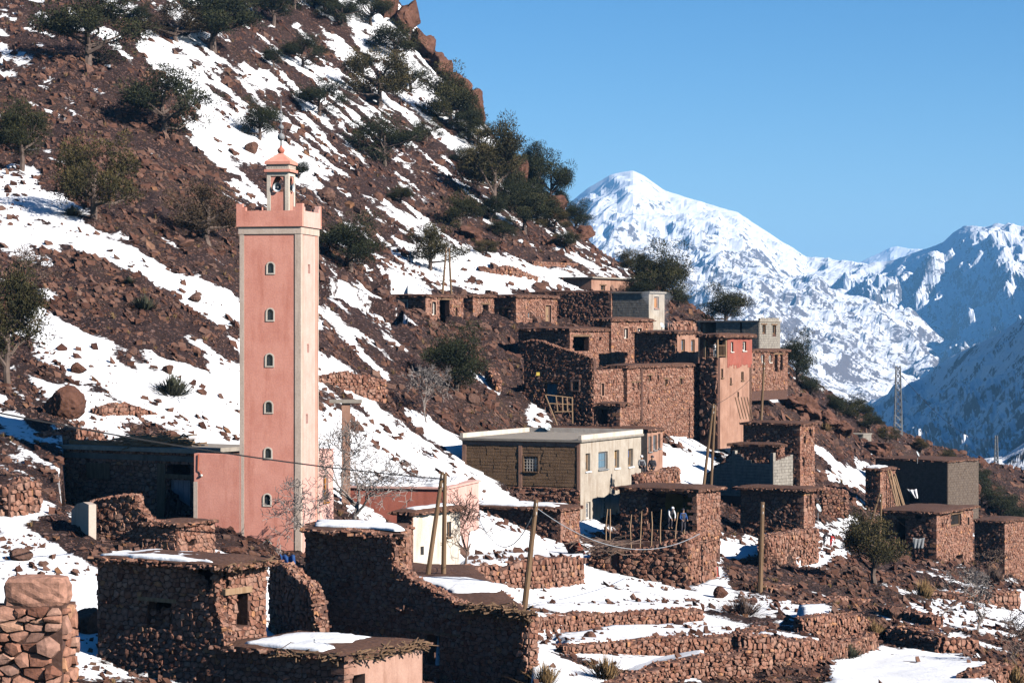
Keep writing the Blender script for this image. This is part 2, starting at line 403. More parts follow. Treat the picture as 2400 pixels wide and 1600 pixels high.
def ground(x, y):
    """height of the finished ground at world x, y (bilinear on the grid)"""
    x = np.atleast_1d(np.asarray(x, float)); y = np.atleast_1d(np.asarray(y, float))
    a = np.degrees(np.arctan2(x, y)); ci = np.clip((a + TAN) / (2 * TAN) * (NCOL - 1), 0, NCOL - 1.001)
    ri = np.clip(np.log(np.maximum(y, 1) / TD0) / np.log(TD1 / TD0) * (NROW - 1), 0, NROW - 1.001)
    c0 = ci.astype(int); r0 = ri.astype(int); tc = ci - c0; tr = ri - r0
    return (GZ[r0, c0] * (1 - tc) + GZ[r0, c0 + 1] * tc) * (1 - tr) + (GZ[r0 + 1, c0] * (1 - tc) + GZ[r0 + 1, c0 + 1] * tc) * tr
def gz(x, y): return float(ground(x, y)[0])
def hit(u, v, d0=50, d1=450):
    """where the sight line through photo pixel (u, v) meets the ground"""
    d = np.geomspace(d0, d1, 2500)
    below = ground((u - 1200) / F * d, d) > (HV - v) / F * d
    i = int(np.argmax(below)) if below.any() else len(d) - 1
    return Vector(((u - 1200) / F * d[i], d[i], gz((u - 1200) / F * d[i], d[i])))

def finish_terrain():
    global GZ
    x, y = GX, GY
    # terraces: flat steps cut into the slope
    for poly in TERR:
        q = np.array([tuple(P(*p)) for p in poly]); A = np.c_[q[:, :2], np.ones(len(q))]
        c = np.linalg.lstsq(A, q[:, 2], rcond=None)[0]
        m = inpoly(x, y, q[:, :2]); GZ[m] = (c[0] * x + c[1] * y + c[2])[m]
    # snow cover
    V = HV - F * GZ / GY; fu = np.clip(GU / 100 - 0.5, 0, 22.999); fv = np.clip(V / 100 - 0.5, 0, 14.999)
    c0 = fu.astype(int); r0 = fv.astype(int); tc = fu - c0; tr = fv - r0
    dens = (SM[r0, c0] * (1 - tc) + SM[r0, c0 + 1] * tc) * (1 - tr) + (SM[r0 + 1, c0] * (1 - tc) + SM[r0 + 1, c0 + 1] * tc) * tr
    yr = y; y = y / 1.6
    # downslope-stretched noise: slope falls to +x and -y
    s1 = (x * 0.80 - y * 0.60); s2 = (x * 0.60 + y * 0.80)
    wob = fbm(x * 0.12, y * 0.12, 5, 3) * 3
    nz = fbm(s1 * 0.055 + wob * 0.25, s2 * 0.20 + wob, 3, 5, 0.62) * 1.25 + fbm(x * 0.9, y * 0.9, 9, 3) * 0.25
    fine = fbm(s1 * 0.25, s2 * 0.9, 15, 4, 0.6)
    snow = np.clip(0.45 + (dens - 0.5) * 1.05 + nz * 0.85 + fine * 1.35, 0, 1)
    for poly, val in SNOWPOLY:
        w = fbm(x * 0.5, y * 0.5, 21, 4) * 26; w2 = fbm(x * 0.5, y * 0.5, 33, 4) * 20
        m = inpoly(GU + w, V + w2, poly)
        k = m.astype(float)
        for _ in range(5):       # soften the outline over a few grid cells
            k[1:-1] = (k[:-2] + k[1:-1] * 2 + k[2:]) / 4; k[:, 1:-1] = (k[:, :-2] + k[:, 1:-1] * 2 + k[:, 2:]) / 4
        snow = snow * (1 - k) + k * np.clip(val - 0.07 + nz * 0.6 + fine * 1.25, 0, 1)
    rock = np.clip((0.6 - snow) * 4, 0, 1)
    amp = np.clip(GY / 150, 0.45, 1.3)
    rough = ridged(x * 0.35, y * 0.35, 40, 4) * 0.9 + ridged(x * 1.1, y * 1.1, 44, 3) * 0.45 - 0.75
    GZ += fbm(x * 0.06, y * 0.06, 50, 3) * 1.6 * np.clip((GY - 100) / 100, 0, 1)
    GZ += rock * rough * 1.05 * amp + (1 - rock) * (0.10 + fbm(x * 0.35, y * 0.35, 60, 3) * 0.22)
    y = yr
    for poly, z in FOOT:
        q = np.array(poly); c = q.mean(0); q = c + (q - c) * 0.985
        m = inpoly(x, y, q); GZ[m] = np.minimum(GZ[m], z)
    gx = (V > 560) & (V < 1100) & (GU < 760)
    grass = np.clip(fbm(x * 0.15, y * 0.15, 70, 3) * 3 + 0.1, 0, 1)
    idx = np.arange(NROW * NCOL).reshape(NROW, NCOL)
    fa = np.stack([idx[:-1, :-1], idx[:-1, 1:], idx[1:, 1:], idx[1:, :-1]], -1).reshape(-1, 4)
    me = mesh_np('hillside_ground', np.stack([x, y, GZ], -1).reshape(-1, 3), [fa], {'snow': snow.ravel(), 'grass': grass.ravel()}, True)
    o = link('hillside_ground', me, 'terrain'); tag(o, kind='structure')
    return snow
# ------------------------------------------------------------------ far mountains
def mountain(name, mat, ridge, valley, dr, dv, u0, u1, nc, nr, amp, seed, label, fscale, back=1.5):
    """ridge / valley: (u, v) polylines of the skyline and of the foot, at depths dr and dv"""
    ru, rv = zip(*ridge); vu, vv = zip(*valley)
    U = np.linspace(u0, u1, nc)[None, :]; T = np.concatenate([np.linspace(0, 1, nr), np.linspace(1.02, back, nr // 8)])[:, None]
    fn = lambda q: np.interp(U, *zip(*q)) if hasattr(q, '__len__') else q + 0 * U
    dr, dv = fn(dr) * 1.7, fn(dv) * 1.7; d = dv + (dr - dv) * T
    zr = (HV - np.interp(U, ru, rv)) / F * dr; zv = (HV - np.interp(U, vu, vv)) / F * dv
    x = (U - 1200) / F * d
    Tc = np.clip(T, 0, 1)
    z = zv + (zr - zv) * (Tc ** 1.12) - np.clip(T - 1, 0, 9) * (dr - dv) * 0.7
    env = np.sin(np.clip(Tc, 0, 1) * math.pi) ** 0.7
    wx = x + fbm(x * fscale, d * fscale * .6, seed + 3, 3) * 0.8 / fscale
    r = ridged(wx * fscale * 1.0, d * fscale * 0.55, seed, 7, 0.5) - 0.55
    r2 = fbm(x * fscale * 6, d * fscale * 3.6, seed + 9, 4)
    z = z + (r * amp * 2.1 + r2 * amp * 0.5) * (env * 0.93 + 0.07)
    sn = 0.16 * np.clip(Tc * 1.3 - 0.4, -0.4, 1) + 0 * U
    n0, n1 = x.shape; idx = np.arange(n0 * n1).reshape(n0, n1)
    fa = np.stack([idx[:-1, :-1], idx[:-1, 1:], idx[1:, 1:], idx[1:, :-1]], -1).reshape(-1, 4)
    me = mesh_np(name, np.stack([x, d, z], -1).reshape(-1, 3), [fa], {'snow': sn.ravel()}, False)
    o = link(name, me, mat); tag(o, label, kind='structure'); return o

mountain('mountain_peak', 'mountain_rock',
  [(600,760),(1000,600),(1200,545),(1330,480),(1380,440),(1430,412),(1482,401),(1510,414),(1560,450),(1620,470),(1680,490),(1730,502),(1800,545),(1850,578),(1890,604),(1960,612),(2050,625),(2200,660),(3200,780)],
  [(600,1100),(1400,1020),(1700,960),(1900,950),(1990,1000),(2200,1100),(3200,1300)], 5200, 2600, 500, 3000, 400, 220, 120, 5, 'tall snowy peak with rocky ribs closing the valley', 0.0022)
mountain('mountain_far', 'mountain_rock',
  [(1500,640),(1900,625),(2010,618),(2050,600),(2090,585),(2130,588),(2175,590),(2230,615),(2500,640)],
  [(1500,700),(2500,760)], 9000, 7000, 1400, 2700, 160, 60, 140, 15, 'small rounded white summit far beyond the saddle', 0.0016)
mountain('mountain_flank', 'flank_rock',
  [(1700,900),(1880,780),(1940,690),(2010,640),(2060,622),(2120,600),(2190,572),(2270,545),(2340,527),(2375,532),(2420,540),(2600,500),(3000,430),(3600,430)],
  [(1700,1100),(1930,965),(2000,1020),(2200,1150),(3600,1500)], [(1700, 5700), (1900, 5100), (2500, 3900), (3600, 3500)], [(1700, 3900), (1900, 3300), (2500, 2250), (3600, 1900)], 1780, 3000, 280, 170, 190, 25, 'steep blue-shaded snowy flank rising beyond the valley', 0.0028)
mountain('hill_slope', 'hill_rock',
  [(1800,1150),(1940,1010),(2000,965),(2060,935),(2110,905),(2170,880),(2250,830),(2330,790),(2400,745),(2550,660),(3000,520),(3600,500)],
  [(1800,1400),(2100,1250),(2400,1500),(3600,2200)], [(1800, 2700), (2000, 2300), (2500, 1450), (3600, 1100)], [(1800, 1400), (2000, 1100), (2500, 700), (3600, 500)], 1850, 3000, 240, 140, 60, 35, 'dark scrub-dotted slope dusted with snow across the valley', 0.006)
mountain('hill_foot', 'near_hill_rock',
  [(1900,1250),(2050,1120),(2150,1085),(2230,1100),(2290,1075),(2350,1070),(2400,1040),(2600,960),(3200,800)],
  [(1900,1500),(2400,1500),(3200,1900)], 620, 330, 1950, 3000, 180, 100, 14, 45, 'dark foot of the valley slope with snow strips', 0.02)

# the air of the valley
bpy_haze = MB(); bpy_haze.box(-6000, 8000, -60, 17500, -1500, 640)
o = bpy_haze.build('haze', None); tag(o, 'thin blue mountain air filling the valley', 'haze', None, 'stuff')
hm = bpy.data.materials.new('haze'); hm.use_nodes = True; ht = hm.node_tree; ht.nodes.remove(ht.nodes['Principled BSDF'])
pv = ht.nodes.new('ShaderNodeVolumePrincipled'); pv.inputs['Density'].default_value = 6.5e-5; pv.inputs['Color'].default_value = (0.2, 0.53, 1.0, 1); pv.inputs['Anisotropy'].default_value = 0.0
ht.links.new(pv.outputs[0], ht.nodes['Material Output'].inputs['Volume']); o.data.materials.append(hm)
# ------------------------------------------------------------------ masonry
K8 = 8
ANG = np.linspace(0, 2 * math.pi, K8 * 4, endpoint=False) + 0.2
DIRS = np.stack([np.cos(ANG), np.sin(ANG)], 1)
def stone_cells(s0, s1, z0, z1, sw, sh, rng, jit=0.42, wvar=0.9, gap=0.022):
    """irregular rubble cells filling a rectangle: centres (n,2), rings (n,8,2)"""
    nx = max(1, int(round((s1 - s0) / sw))); nz = max(1, int(round((z1 - z0) / sh)))
    ix, iz = np.meshgrid(np.arange(-1, nx + 1), np.arange(-1, nz + 1))
    px = (ix + 0.5 + 0.5 * (iz % 2)).ravel() + rng.uniform(-jit, jit, ix.size)
    pz = (iz + 0.5).ravel() + rng.uniform(-jit, jit, ix.size) * 0.62
    w = rng.uniform(-wvar, wvar, ix.size) * 0.35
    C = np.stack([px, pz], 1); n = len(C)
    inside = (px > 0) & (px < nx) & (pz > 0) & (pz < nz); I = np.nonzero(inside)[0]
    R = np.empty((len(I), K8, 2)); rows_h = rng.uniform(0.45, 1.6, nz + 2); cum = np.concatenate([[0], np.cumsum(rows_h)]); cum = (cum - cum[1]) / (cum[-2] - cum[1]) * nz
    for a in range(0, len(I), 400):
        ii = I[a:a + 400]; dv = C[None] - C[ii][:, None]; d2 = (dv ** 2).sum(-1); d2[np.arange(len(ii)), ii] = 1e9
        nb = np.argpartition(d2, min(14, n - 1), axis=1)[:, :14]
        dd = np.take_along_axis(dv, nb[:, :, None], 1); q = np.take_along_axis(d2, nb, 1)
        off = np.maximum(q / 2 + (w[ii][:, None] - w[nb]) * 0.5, q * 0.12)
        pr = dd @ DIRS.T; tt = np.where(pr > 1e-6, off[:, :, None] / np.maximum(pr, 1e-6), 9.0)
        rr = np.clip(tt.min(1), 0.12, 1.3).reshape(len(ii), K8, 4); kk = rr.argmax(2); rad = np.take_along_axis(rr, kk[:, :, None], 2)
        R[a:a + 400] = rad * DIRS.reshape(K8, 4, 2)[np.arange(K8)[None], kk]
    R *= rng.uniform(0.95, 1.04, R.shape[:2])[:, :, None]
    L = np.linalg.norm(R, axis=2, keepdims=True); R *= np.maximum(0.25, (L - gap) / L)
    scale = np.array([(s1 - s0) / nx, (z1 - z0) / nz])
    Q = C[I][:, None] + R; zi_ = np.arange(-1, nz + 2); Q[..., 1] = np.interp(Q[..., 1], zi_, cum); c2 = Q.mean(1)
    return c2 * scale + [s0, z0], (Q - c2[:, None]) * scale

class Face:
    """a flat wall face: s runs along it, z up, n outwards; origin o in the parent's space"""
    def __init__(s, o, sd, nd): s.o = Vector(o); s.sd = Vector(sd); s.nd = Vector(nd); s.A = np.array([tuple(s.sd), (0, 0, 1), tuple(s.nd)]); s.O = np.array(tuple(s.o))
    def p(s, a, z, n=0.0): return s.o + s.sd * a + Vector((0, 0, z)) + s.nd * n
    def np(s, q): return q @ s.A + s.O

def lay_stones(face, prof, zb, openings, size, rng, parent, nind, mat='stone', proud=0.06, zone=None, sel=None, seed=0, aspect=1.45):
    """prof: [(s, ztop)] increasing s. Individual stones are children, the rest one mesh"""
    ps, pz = zip(*prof); s0, s1 = ps[0], ps[-1]; zt = max(pz)
    z_lo = zb
    if zone: s0, s1, z_lo, zt = max(s0, zone[0]), min(s1, zone[1]), max(zb, zone[2]), min(zt, zone[3])
    if s1 - s0 < 0.05 or zt - z_lo < 0.05: return
    c, R = stone_cells(s0, s1, z_lo, zt, size * aspect, size, rng)
    top = np.minimum(np.interp(c[:, 0], ps, pz), zt); keep = c[:, 1] < top - size * 0.15
    for (a0, a1, b0, b1) in openings:
        keep &= ~((c[:, 0] > a0 - 0.02) & (c[:, 0] < a1 + 0.02) & (c[:, 1] > b0 - 0.02) & (c[:, 1] < b1 + 0.02))
    c = c[keep]; R = R[keep]
    if len(c) == 0: return
    Q = c[:, None] + R
    for (a0, a1, b0, b1) in openings:
        m = (Q[..., 0] > a0) & (Q[..., 0] < a1) & (Q[..., 1] > b0) & (Q[..., 1] < b1)
        if m.any():
            dl = np.stack([Q[..., 0] - a0, a1 - Q[..., 0], Q[..., 1] - b0, b1 - Q[..., 1]], -1); k = dl.argmin(-1)
            Q[..., 0] = np.where(m & (k == 0), a0, np.where(m & (k == 1), a1, Q[..., 0]))
            Q[..., 1] = np.where(m & (k == 2), b0, np.where(m & (k == 3), b1, Q[..., 1]))
    Q[..., 0] = np.clip(Q[..., 0], s0 + 0.005, s1 - 0.005)
    Q[..., 1] = np.clip(Q[..., 1], z_lo, np.minimum(np.interp(Q[..., 0], ps, pz), zt) + rng.uniform(-0.06, 0.10, Q.shape[:2]) * size * (1.0 if zone is None else 0.2))
    n = len(c); ctr = Q.mean(1)
    pr = proud * rng.uniform(0.3, 1.7, n)
    tilt = rng.uniform(-0.22, 0.22, (n, 2))
    inner = ctr[:, None] + (Q - ctr[:, None]) * rng.uniform(0.82, 0.94, (n, 1, 1))
    dep = pr[:, None] + ((inner - ctr[:, None]) * tilt[:, None]).sum(-1) + rng.uniform(-0.15, 0.15, (n, K8)) * pr[:, None]
    V = np.empty((n, 2 * K8 + 1, 3))
    V[:, :K8, :2] = Q; V[:, :K8, 2] = -0.05
    V[:, K8:2 * K8, :2] = inner; V[:, K8:2 * K8, 2] = np.maximum(dep, 0.008)
    V[:, -1, :2] = ctr; V[:, -1, 2] = np.maximum(pr * rng.uniform(0.95, 1.35, n), 0.012)
    k = np.arange(K8); k1 = (k + 1) % K8
    quads = np.stack([k, k1, K8 + k1, K8 + k], 1); tris = np.stack([K8 + k, K8 + k1, np.full(K8, 2 * K8)], 1)
    flip = face.sd.cross(Vector((0, 0, 1))).dot(face.nd) < 0
    if flip: quads = quads[:, ::-1]; tris = tris[:, ::-1]
    W3 = V.reshape(-1, 3) @ face.A + face.O; W3 = W3.reshape(V.shape)
    rnd = np.clip(rng.normal(0.5, 0.24, n), 0, 1)
    area = np.abs((R[:, :, 0] * np.roll(R[:, :, 1], -1, 1) - np.roll(R[:, :, 0], -1, 1) * R[:, :, 1]).sum(1))
    vis = np.ones(n, bool) if sel is None else sel(ctr)
    order = np.argsort(-(area * vis)); ind = order[:nind]; ind = ind[vis[ind]]
    rest = np.ones(n, bool); rest[ind] = False; rest = np.nonzero(rest)[0]
    if len(rest):
        o = (np.arange(len(rest)) * V.shape[1])[:, None, None]
        me = mesh_np('rubble', W3[rest].reshape(-1, 3), [(quads[None] + o).reshape(-1, 4), (tris[None] + o).reshape(-1, 3)],
                     {'rnd': np.concatenate([np.repeat(rnd[rest], K8), np.repeat(rnd[rest], K8)])})
        r = link('rubble', me, mat, parent); r['kind'] = 'stuff'
    for i in ind:
        w = W3[i]; cc = w.mean(0)
        me = mesh_np('stone', w - cc, [quads, tris], {'rnd': np.full(2 * K8, rnd[i])})
        link('stone', me, mat, parent, tuple(cc))

def core(face, prof, zb, openings, th, name, mat, parent, skin=0.0):
    """solid wall body behind the face with its openings left free"""
    mb = MB(); cuts = sorted(set([p[0] for p in prof] + [o[i] for o in openings for i in (0, 1)]))
    s0, s1 = prof[0][0], prof[-1][0]; cuts = [c for c in cuts if s0 - 1e-6 <= c <= s1 + 1e-6]
    ps, pz = zip(*prof)
    for a, b in zip(cuts[:-1], cuts[1:]):
        if b - a < 1e-4: continue
        ta, tb = np.interp(a + 1e-5, ps, pz), np.interp(b - 1e-5, ps, pz); mid = (a + b) / 2
        segs = sorted((o[2], o[3]) for o in openings if o[0] - 1e-6 <= mid <= o[1] + 1e-6); z = zb
        for (q0, q1) in segs + [(None, None)]:
            e = q0 if q0 is not None else None
            za, zb2 = (ta, tb) if e is None else (min(e, ta), min(e, tb))
            if za - z > 1e-3 or zb2 - z > 1e-3:
                za, zb2 = max(za, z), max(zb2, z)
                vs = [face.p(a, z, skin), face.p(b, z, skin), face.p(b, zb2, skin), face.p(a, za, skin), face.p(a, z, -th), face.p(b, z, -th), face.p(b, zb2, -th), face.p(a, za, -th)]
                fs = [(0, 1, 2, 3), (5, 4, 7, 6), (4, 0, 3, 7), (1, 5, 6, 2), (3, 2, 6, 7), (4, 5, 1, 0)]
                if face.sd.cross(Vector((0, 0, 1))).dot(face.nd) < 0: fs = [f[::-1] for f in fs]
                mb.add(vs, fs, 0.5)
            if q1 is not None: z = max(z, q1)
    return mb.build(name, mat, parent)

def fbox(mb, face, a0, a1, z0, z1, n0, n1, r=None):
    vs = [face.p(a, z, n) for n in (n0, n1) for z in (z0, z1) for a in (a0, a1)]
    fs = [(0, 2, 3, 1), (4, 5, 7, 6), (0, 1, 5, 4), (2, 6, 7, 3), (0, 4, 6, 2), (1, 3, 7, 5)]
    if face.sd.cross(Vector((0, 0, 1))).dot(face.nd) < 0: fs = [f[::-1] for f in fs]
    mb.add(vs, fs, r)

def opening(face, parent, rect, kind, opt):
    a0, a1, z0, z1 = rect; w = a1 - a0; h = z1 - z0
    fm = opt.get('frame', 'wood'); fw = opt.get('fw', min(0.10, w * 0.16)); back = opt.get('back', 0.14)
    if kind == 'hole':
        if opt.get('lintel'):
            mb = MB(); fbox(mb, face, a0 - 0.3, a1 + 0.3, z1 - 0.02, z1 + 0.13, -0.2, 0.075); mb.build('lintel', 'wood', parent)
        return
    nm = 'door' if kind == 'door' else 'window'
    mb = MB()
    fbox(mb, face, a0, a0 + fw, z0, z1, -back - 0.06, -back + 0.03); fbox(mb, face, a1 - fw, a1, z0, z1, -back - 0.06, -back + 0.03)
    fbox(mb, face, a0 + fw, a1 - fw, z1 - fw, z1, -back - 0.06, -back + 0.025)
    if kind != 'door': fbox(mb, face, a0 + fw, a1 - fw, z0, z0 + fw, -back - 0.06, -back + 0.025)
    wd = mb.build(nm, fm, parent)
    pane = opt.get('pane', 'glass_dark' if kind != 'door' else 'wood')
    if kind == 'door':
        m2 = MB(); npl = max(1, int(round((w - 2 * fw) / 0.3)))
        for i in range(npl):
            q0 = a0 + fw + (w - 2 * fw) * i / npl; q1 = a0 + fw + (w - 2 * fw) * (i + 1) / npl
            fbox(m2, face, q0 + 0.008, q1 - 0.008, z0, z1 - fw, -back - 0.05, -back - 0.01)
        m2.build('door_leaf', pane, wd)
        m3 = MB(); fbox(m3, face, a1 - fw - 0.14, a1 - fw - 0.08, z0 + h * 0.45, z0 + h * 0.53, -back - 0.01, -back + 0.04); m3.build('handle', 'metal_grey', wd)
    else:
        nx, nz = opt.get('grid', (1, 2) if w < h * 0.75 else (2, 2))
        for i in range(nx):
            for j in range(nz):
                q0 = a0 + fw + (w - 2 * fw) * i / nx; q1 = a0 + fw + (w - 2 * fw) * (i + 1) / nx
                y0 = z0 + fw + (h - 2 * fw) * j / nz; y1 = z0 + fw + (h - 2 * fw) * (j + 1) / nz
                m2 = MB(); g = min(0.018, w * 0.03); fbox(m2, face, q0 + g, q1 - g, y0 + g, y1 - g, -back - 0.04, -back - 0.02)
                pm = pane if not opt.get('panes') else opt['panes'][(i * nz + j) % len(opt['panes'])]
                m2.build('pane', pm, wd)
        m4 = MB(); fbox(m4, face, a0 + fw * .5, a1 - fw * .5, z0 + fw * .5, z1 - fw * .5, -back - 0.058, -back - 0.045); m4.build('backing', fm, wd)
    if opt.get('sill', kind != 'door'):
        m2 = MB(); fbox(m2, face, a0 - 0.05, a1 + 0.05, z0 - 0.07, z0 - 0.001, -0.1, 0.10); m2.build('sill', opt.get('trim', fm), wd)
    if opt.get('trim'):
        m2 = MB(); t = opt.get('tw', 0.12); n1 = opt.get('tn', 0.085)
        fbox(m2, face, a0 - t, a0 - 0.002, z0, z1 + t, -0.03, n1); fbox(m2, face, a1 + 0.002, a1 + t, z0, z1 + t, -0.03, n1); fbox(m2, face, a0 - 0.002, a1 + 0.002, z1 + 0.002, z1 + t, -0.03, n1 - 0.003)
        m2.build('surround', opt['trim'], wd)
    if opt.get('lintel', False):
        m2 = MB(); fbox(m2, face, a0 - 0.25, a1 + 0.25, z1 + 0.003, z1 + 0.12, -0.15, 0.07); m2.build('lintel', 'wood', wd)
    if opt.get('bars'):
        m2 = MB(); nb = 5
        for i in range(1, nb): q = a0 + w * i / nb; fbox(m2, face, q - 0.012, q + 0.012, z0, z1, -0.05, -0.03)
        for i in range(1, 5): q = z0 + h * i / 5; fbox(m2, face, a0, a1, q - 0.012, q + 0.012, -0.051, -0.029)
        m2.build('grille', 'white_paint', wd)

def edge_rubble(poly, z, rng, parent, n, size=0.16, mat='stone', name='eave_stone_layer', drop=0.10):
    """slates, clods and twigs along a roof edge, joined"""
    mb = MB(); L = [(Vector(poly[i]), Vector(poly[(i + 1) % len(poly)])) for i in range(len(poly))]
    tot = sum((b - a).length for a, b in L)
    for a, b in L:
        k = int(n * (b - a).length / tot)
        d = (b - a).normalized()
        for _ in range(k):
            t = rng.uniform(0, 1); c = a.lerp(b, t); w = size * rng.uniform(0.6, 1.9); h = size * rng.uniform(0.2, 0.55); w2 = size * rng.uniform(0.6, 1.4)
            M = Matrix.Translation((c.x + rng.normal(0, .05), c.y + rng.normal(0, .05), z + rng.uniform(-drop, 0.04))) @ Matrix.Rotation(math.atan2(d.y, d.x) + rng.normal(0, 0.5), 4, 'Z') @ Matrix.Rotation(rng.normal(0, 0.16), 4, 'X') @ Matrix.Rotation(rng.normal(0, .16), 4, 'Y')
            mb.box(-w / 2, w / 2, -w2 / 2, w2 / 2, -h / 2, h / 2, float(np.clip(rng.normal(.5, .25), 0, 1)), M)
    o = mb.build(name, mat, parent); o['kind'] = 'stuff'; return o

def roof_slab(poly, z, th, rng, parent, mat='roof_earth', name='roof', dome=0.12, n=14, rag=0.10):
    """flat earth roof: bilinear quad patch with an uneven edge"""
    q = [Vector((p[0], p[1], 0)) for p in poly]; vs = []; fs = []; m = n + 1
    sx = rng.uniform(0, 50)
    for j in range(m):
        for i in range(m):
            u, v = i / n, j / n
            p = q[0] * (1 - u) * (1 - v) + q[1] * u * (1 - v) + q[2] * u * v + q[3] * (1 - u) * v
            e = min(u, v, 1 - u, 1 - v)
            if e < 1e-6: p = p + Vector((rng.normal(0, rag * .5), rng.normal(0, rag * .5), 0))
            vs.append((p.x, p.y, z + th + dome * min(1, e * 6) + float(fbm(np.array([p.x * .8 + sx]), np.array([p.y * .8]), 3, 3)[0]) * 0.14))
    for j in range(n):
        for i in range(n): fs.append((j * m + i, j * m + i + 1, (j + 1) * m + i + 1, (j + 1) * m + i))
    ring = [i for i in range(n)] + [j * m + n for j in range(n)] + [n * m + n - i for i in range(n)] + [(n - j) * m for j in range(n)]
    b0 = len(vs)
    for k in ring: vs.append((vs[k][0], vs[k][1], z - rng.uniform(0, 0.06)))
    R = len(ring)
    for k in range(R): fs.append((ring[k], b0 + k, b0 + (k + 1) % R, ring[(k + 1) % R]))
    fs.append(tuple(b0 + k for k in range(R)))
    area = sum(q[i].x * q[(i + 1) % 4].y - q[(i + 1) % 4].x * q[i].y for i in range(4))
    if area < 0: fs = [f[::-1] for f in fs]
    mb = MB(); mb.add(vs, fs, 0.5); return mb.build(name, mat, parent)

def snow_sheet(name, poly3, th, rng, label, parent=None, rings=(1.0, 0.99, 0.97, 0.9, 0.6, 0.3), zs=(-0.03, 0.4, 0.75, 1.0, 1.0, 1.0), wob=0.09, group=None):
    """snow lying on a roof or ledge, thick soft edge; poly3 = 3D outline"""
    pts = []
    m = len(poly3)
    for i in range(m):
        a, b = Vector(poly3[i]), Vector(poly3[(i + 1) % m]); k = max(2, int((b - a).length / 0.16))
        for j in range(k): pts.append(a.lerp(b, j / k))
    c = sum(pts, Vector()) / len(pts); n = len(pts); off = rng.uniform(0, 99)
    w = fbm(np.array([p.x * 1.3 + off for p in pts]), np.array([p.y * 1.3 + p.z for p in pts]), 5, 4) * 2 * wob + fbm(np.array([p.x * 5 + off for p in pts]), np.array([p.y * 5 + p.z for p in pts]), 8, 3) * .7 * wob
    vs = []; fs = []
    for r, zz in zip(rings, zs):
        for i, p in enumerate(pts):
            q = c + (p - c) * (r * (1 + float(w[i]))); vs.append((q.x, q.y, q.z + zz * th * (0.55 + 0.7 * float(vnoise(q.x * .9 + off, q.y * .9, 3)) + .4 * float(vnoise(q.x * 3.1 + off, q.y * 3.1, 4)))))
    for k in range(len(rings) - 1):
        for i in range(n): fs.append((k * n + i, k * n + (i + 1) % n, (k + 1) * n + (i + 1) % n, (k + 1) * n + i))
    vs.append((c.x, c.y, c.z + th)); L = (len(rings) - 1) * n
    for i in range(n): fs.append((L + i, L + (i + 1) % n, len(vs) - 1))
    ar = sum(pts[i].x * pts[(i + 1) % n].y - pts[(i + 1) % n].x * pts[i].y for i in range(n))
    if ar < 0: fs = [f[::-1] for f in fs]
    mb = MB(); mb.add(vs, fs, 0.5); o = mb.build(name, 'snow', parent, smooth=True)
    return tag(o, label, 'snow', group, 'stuff')

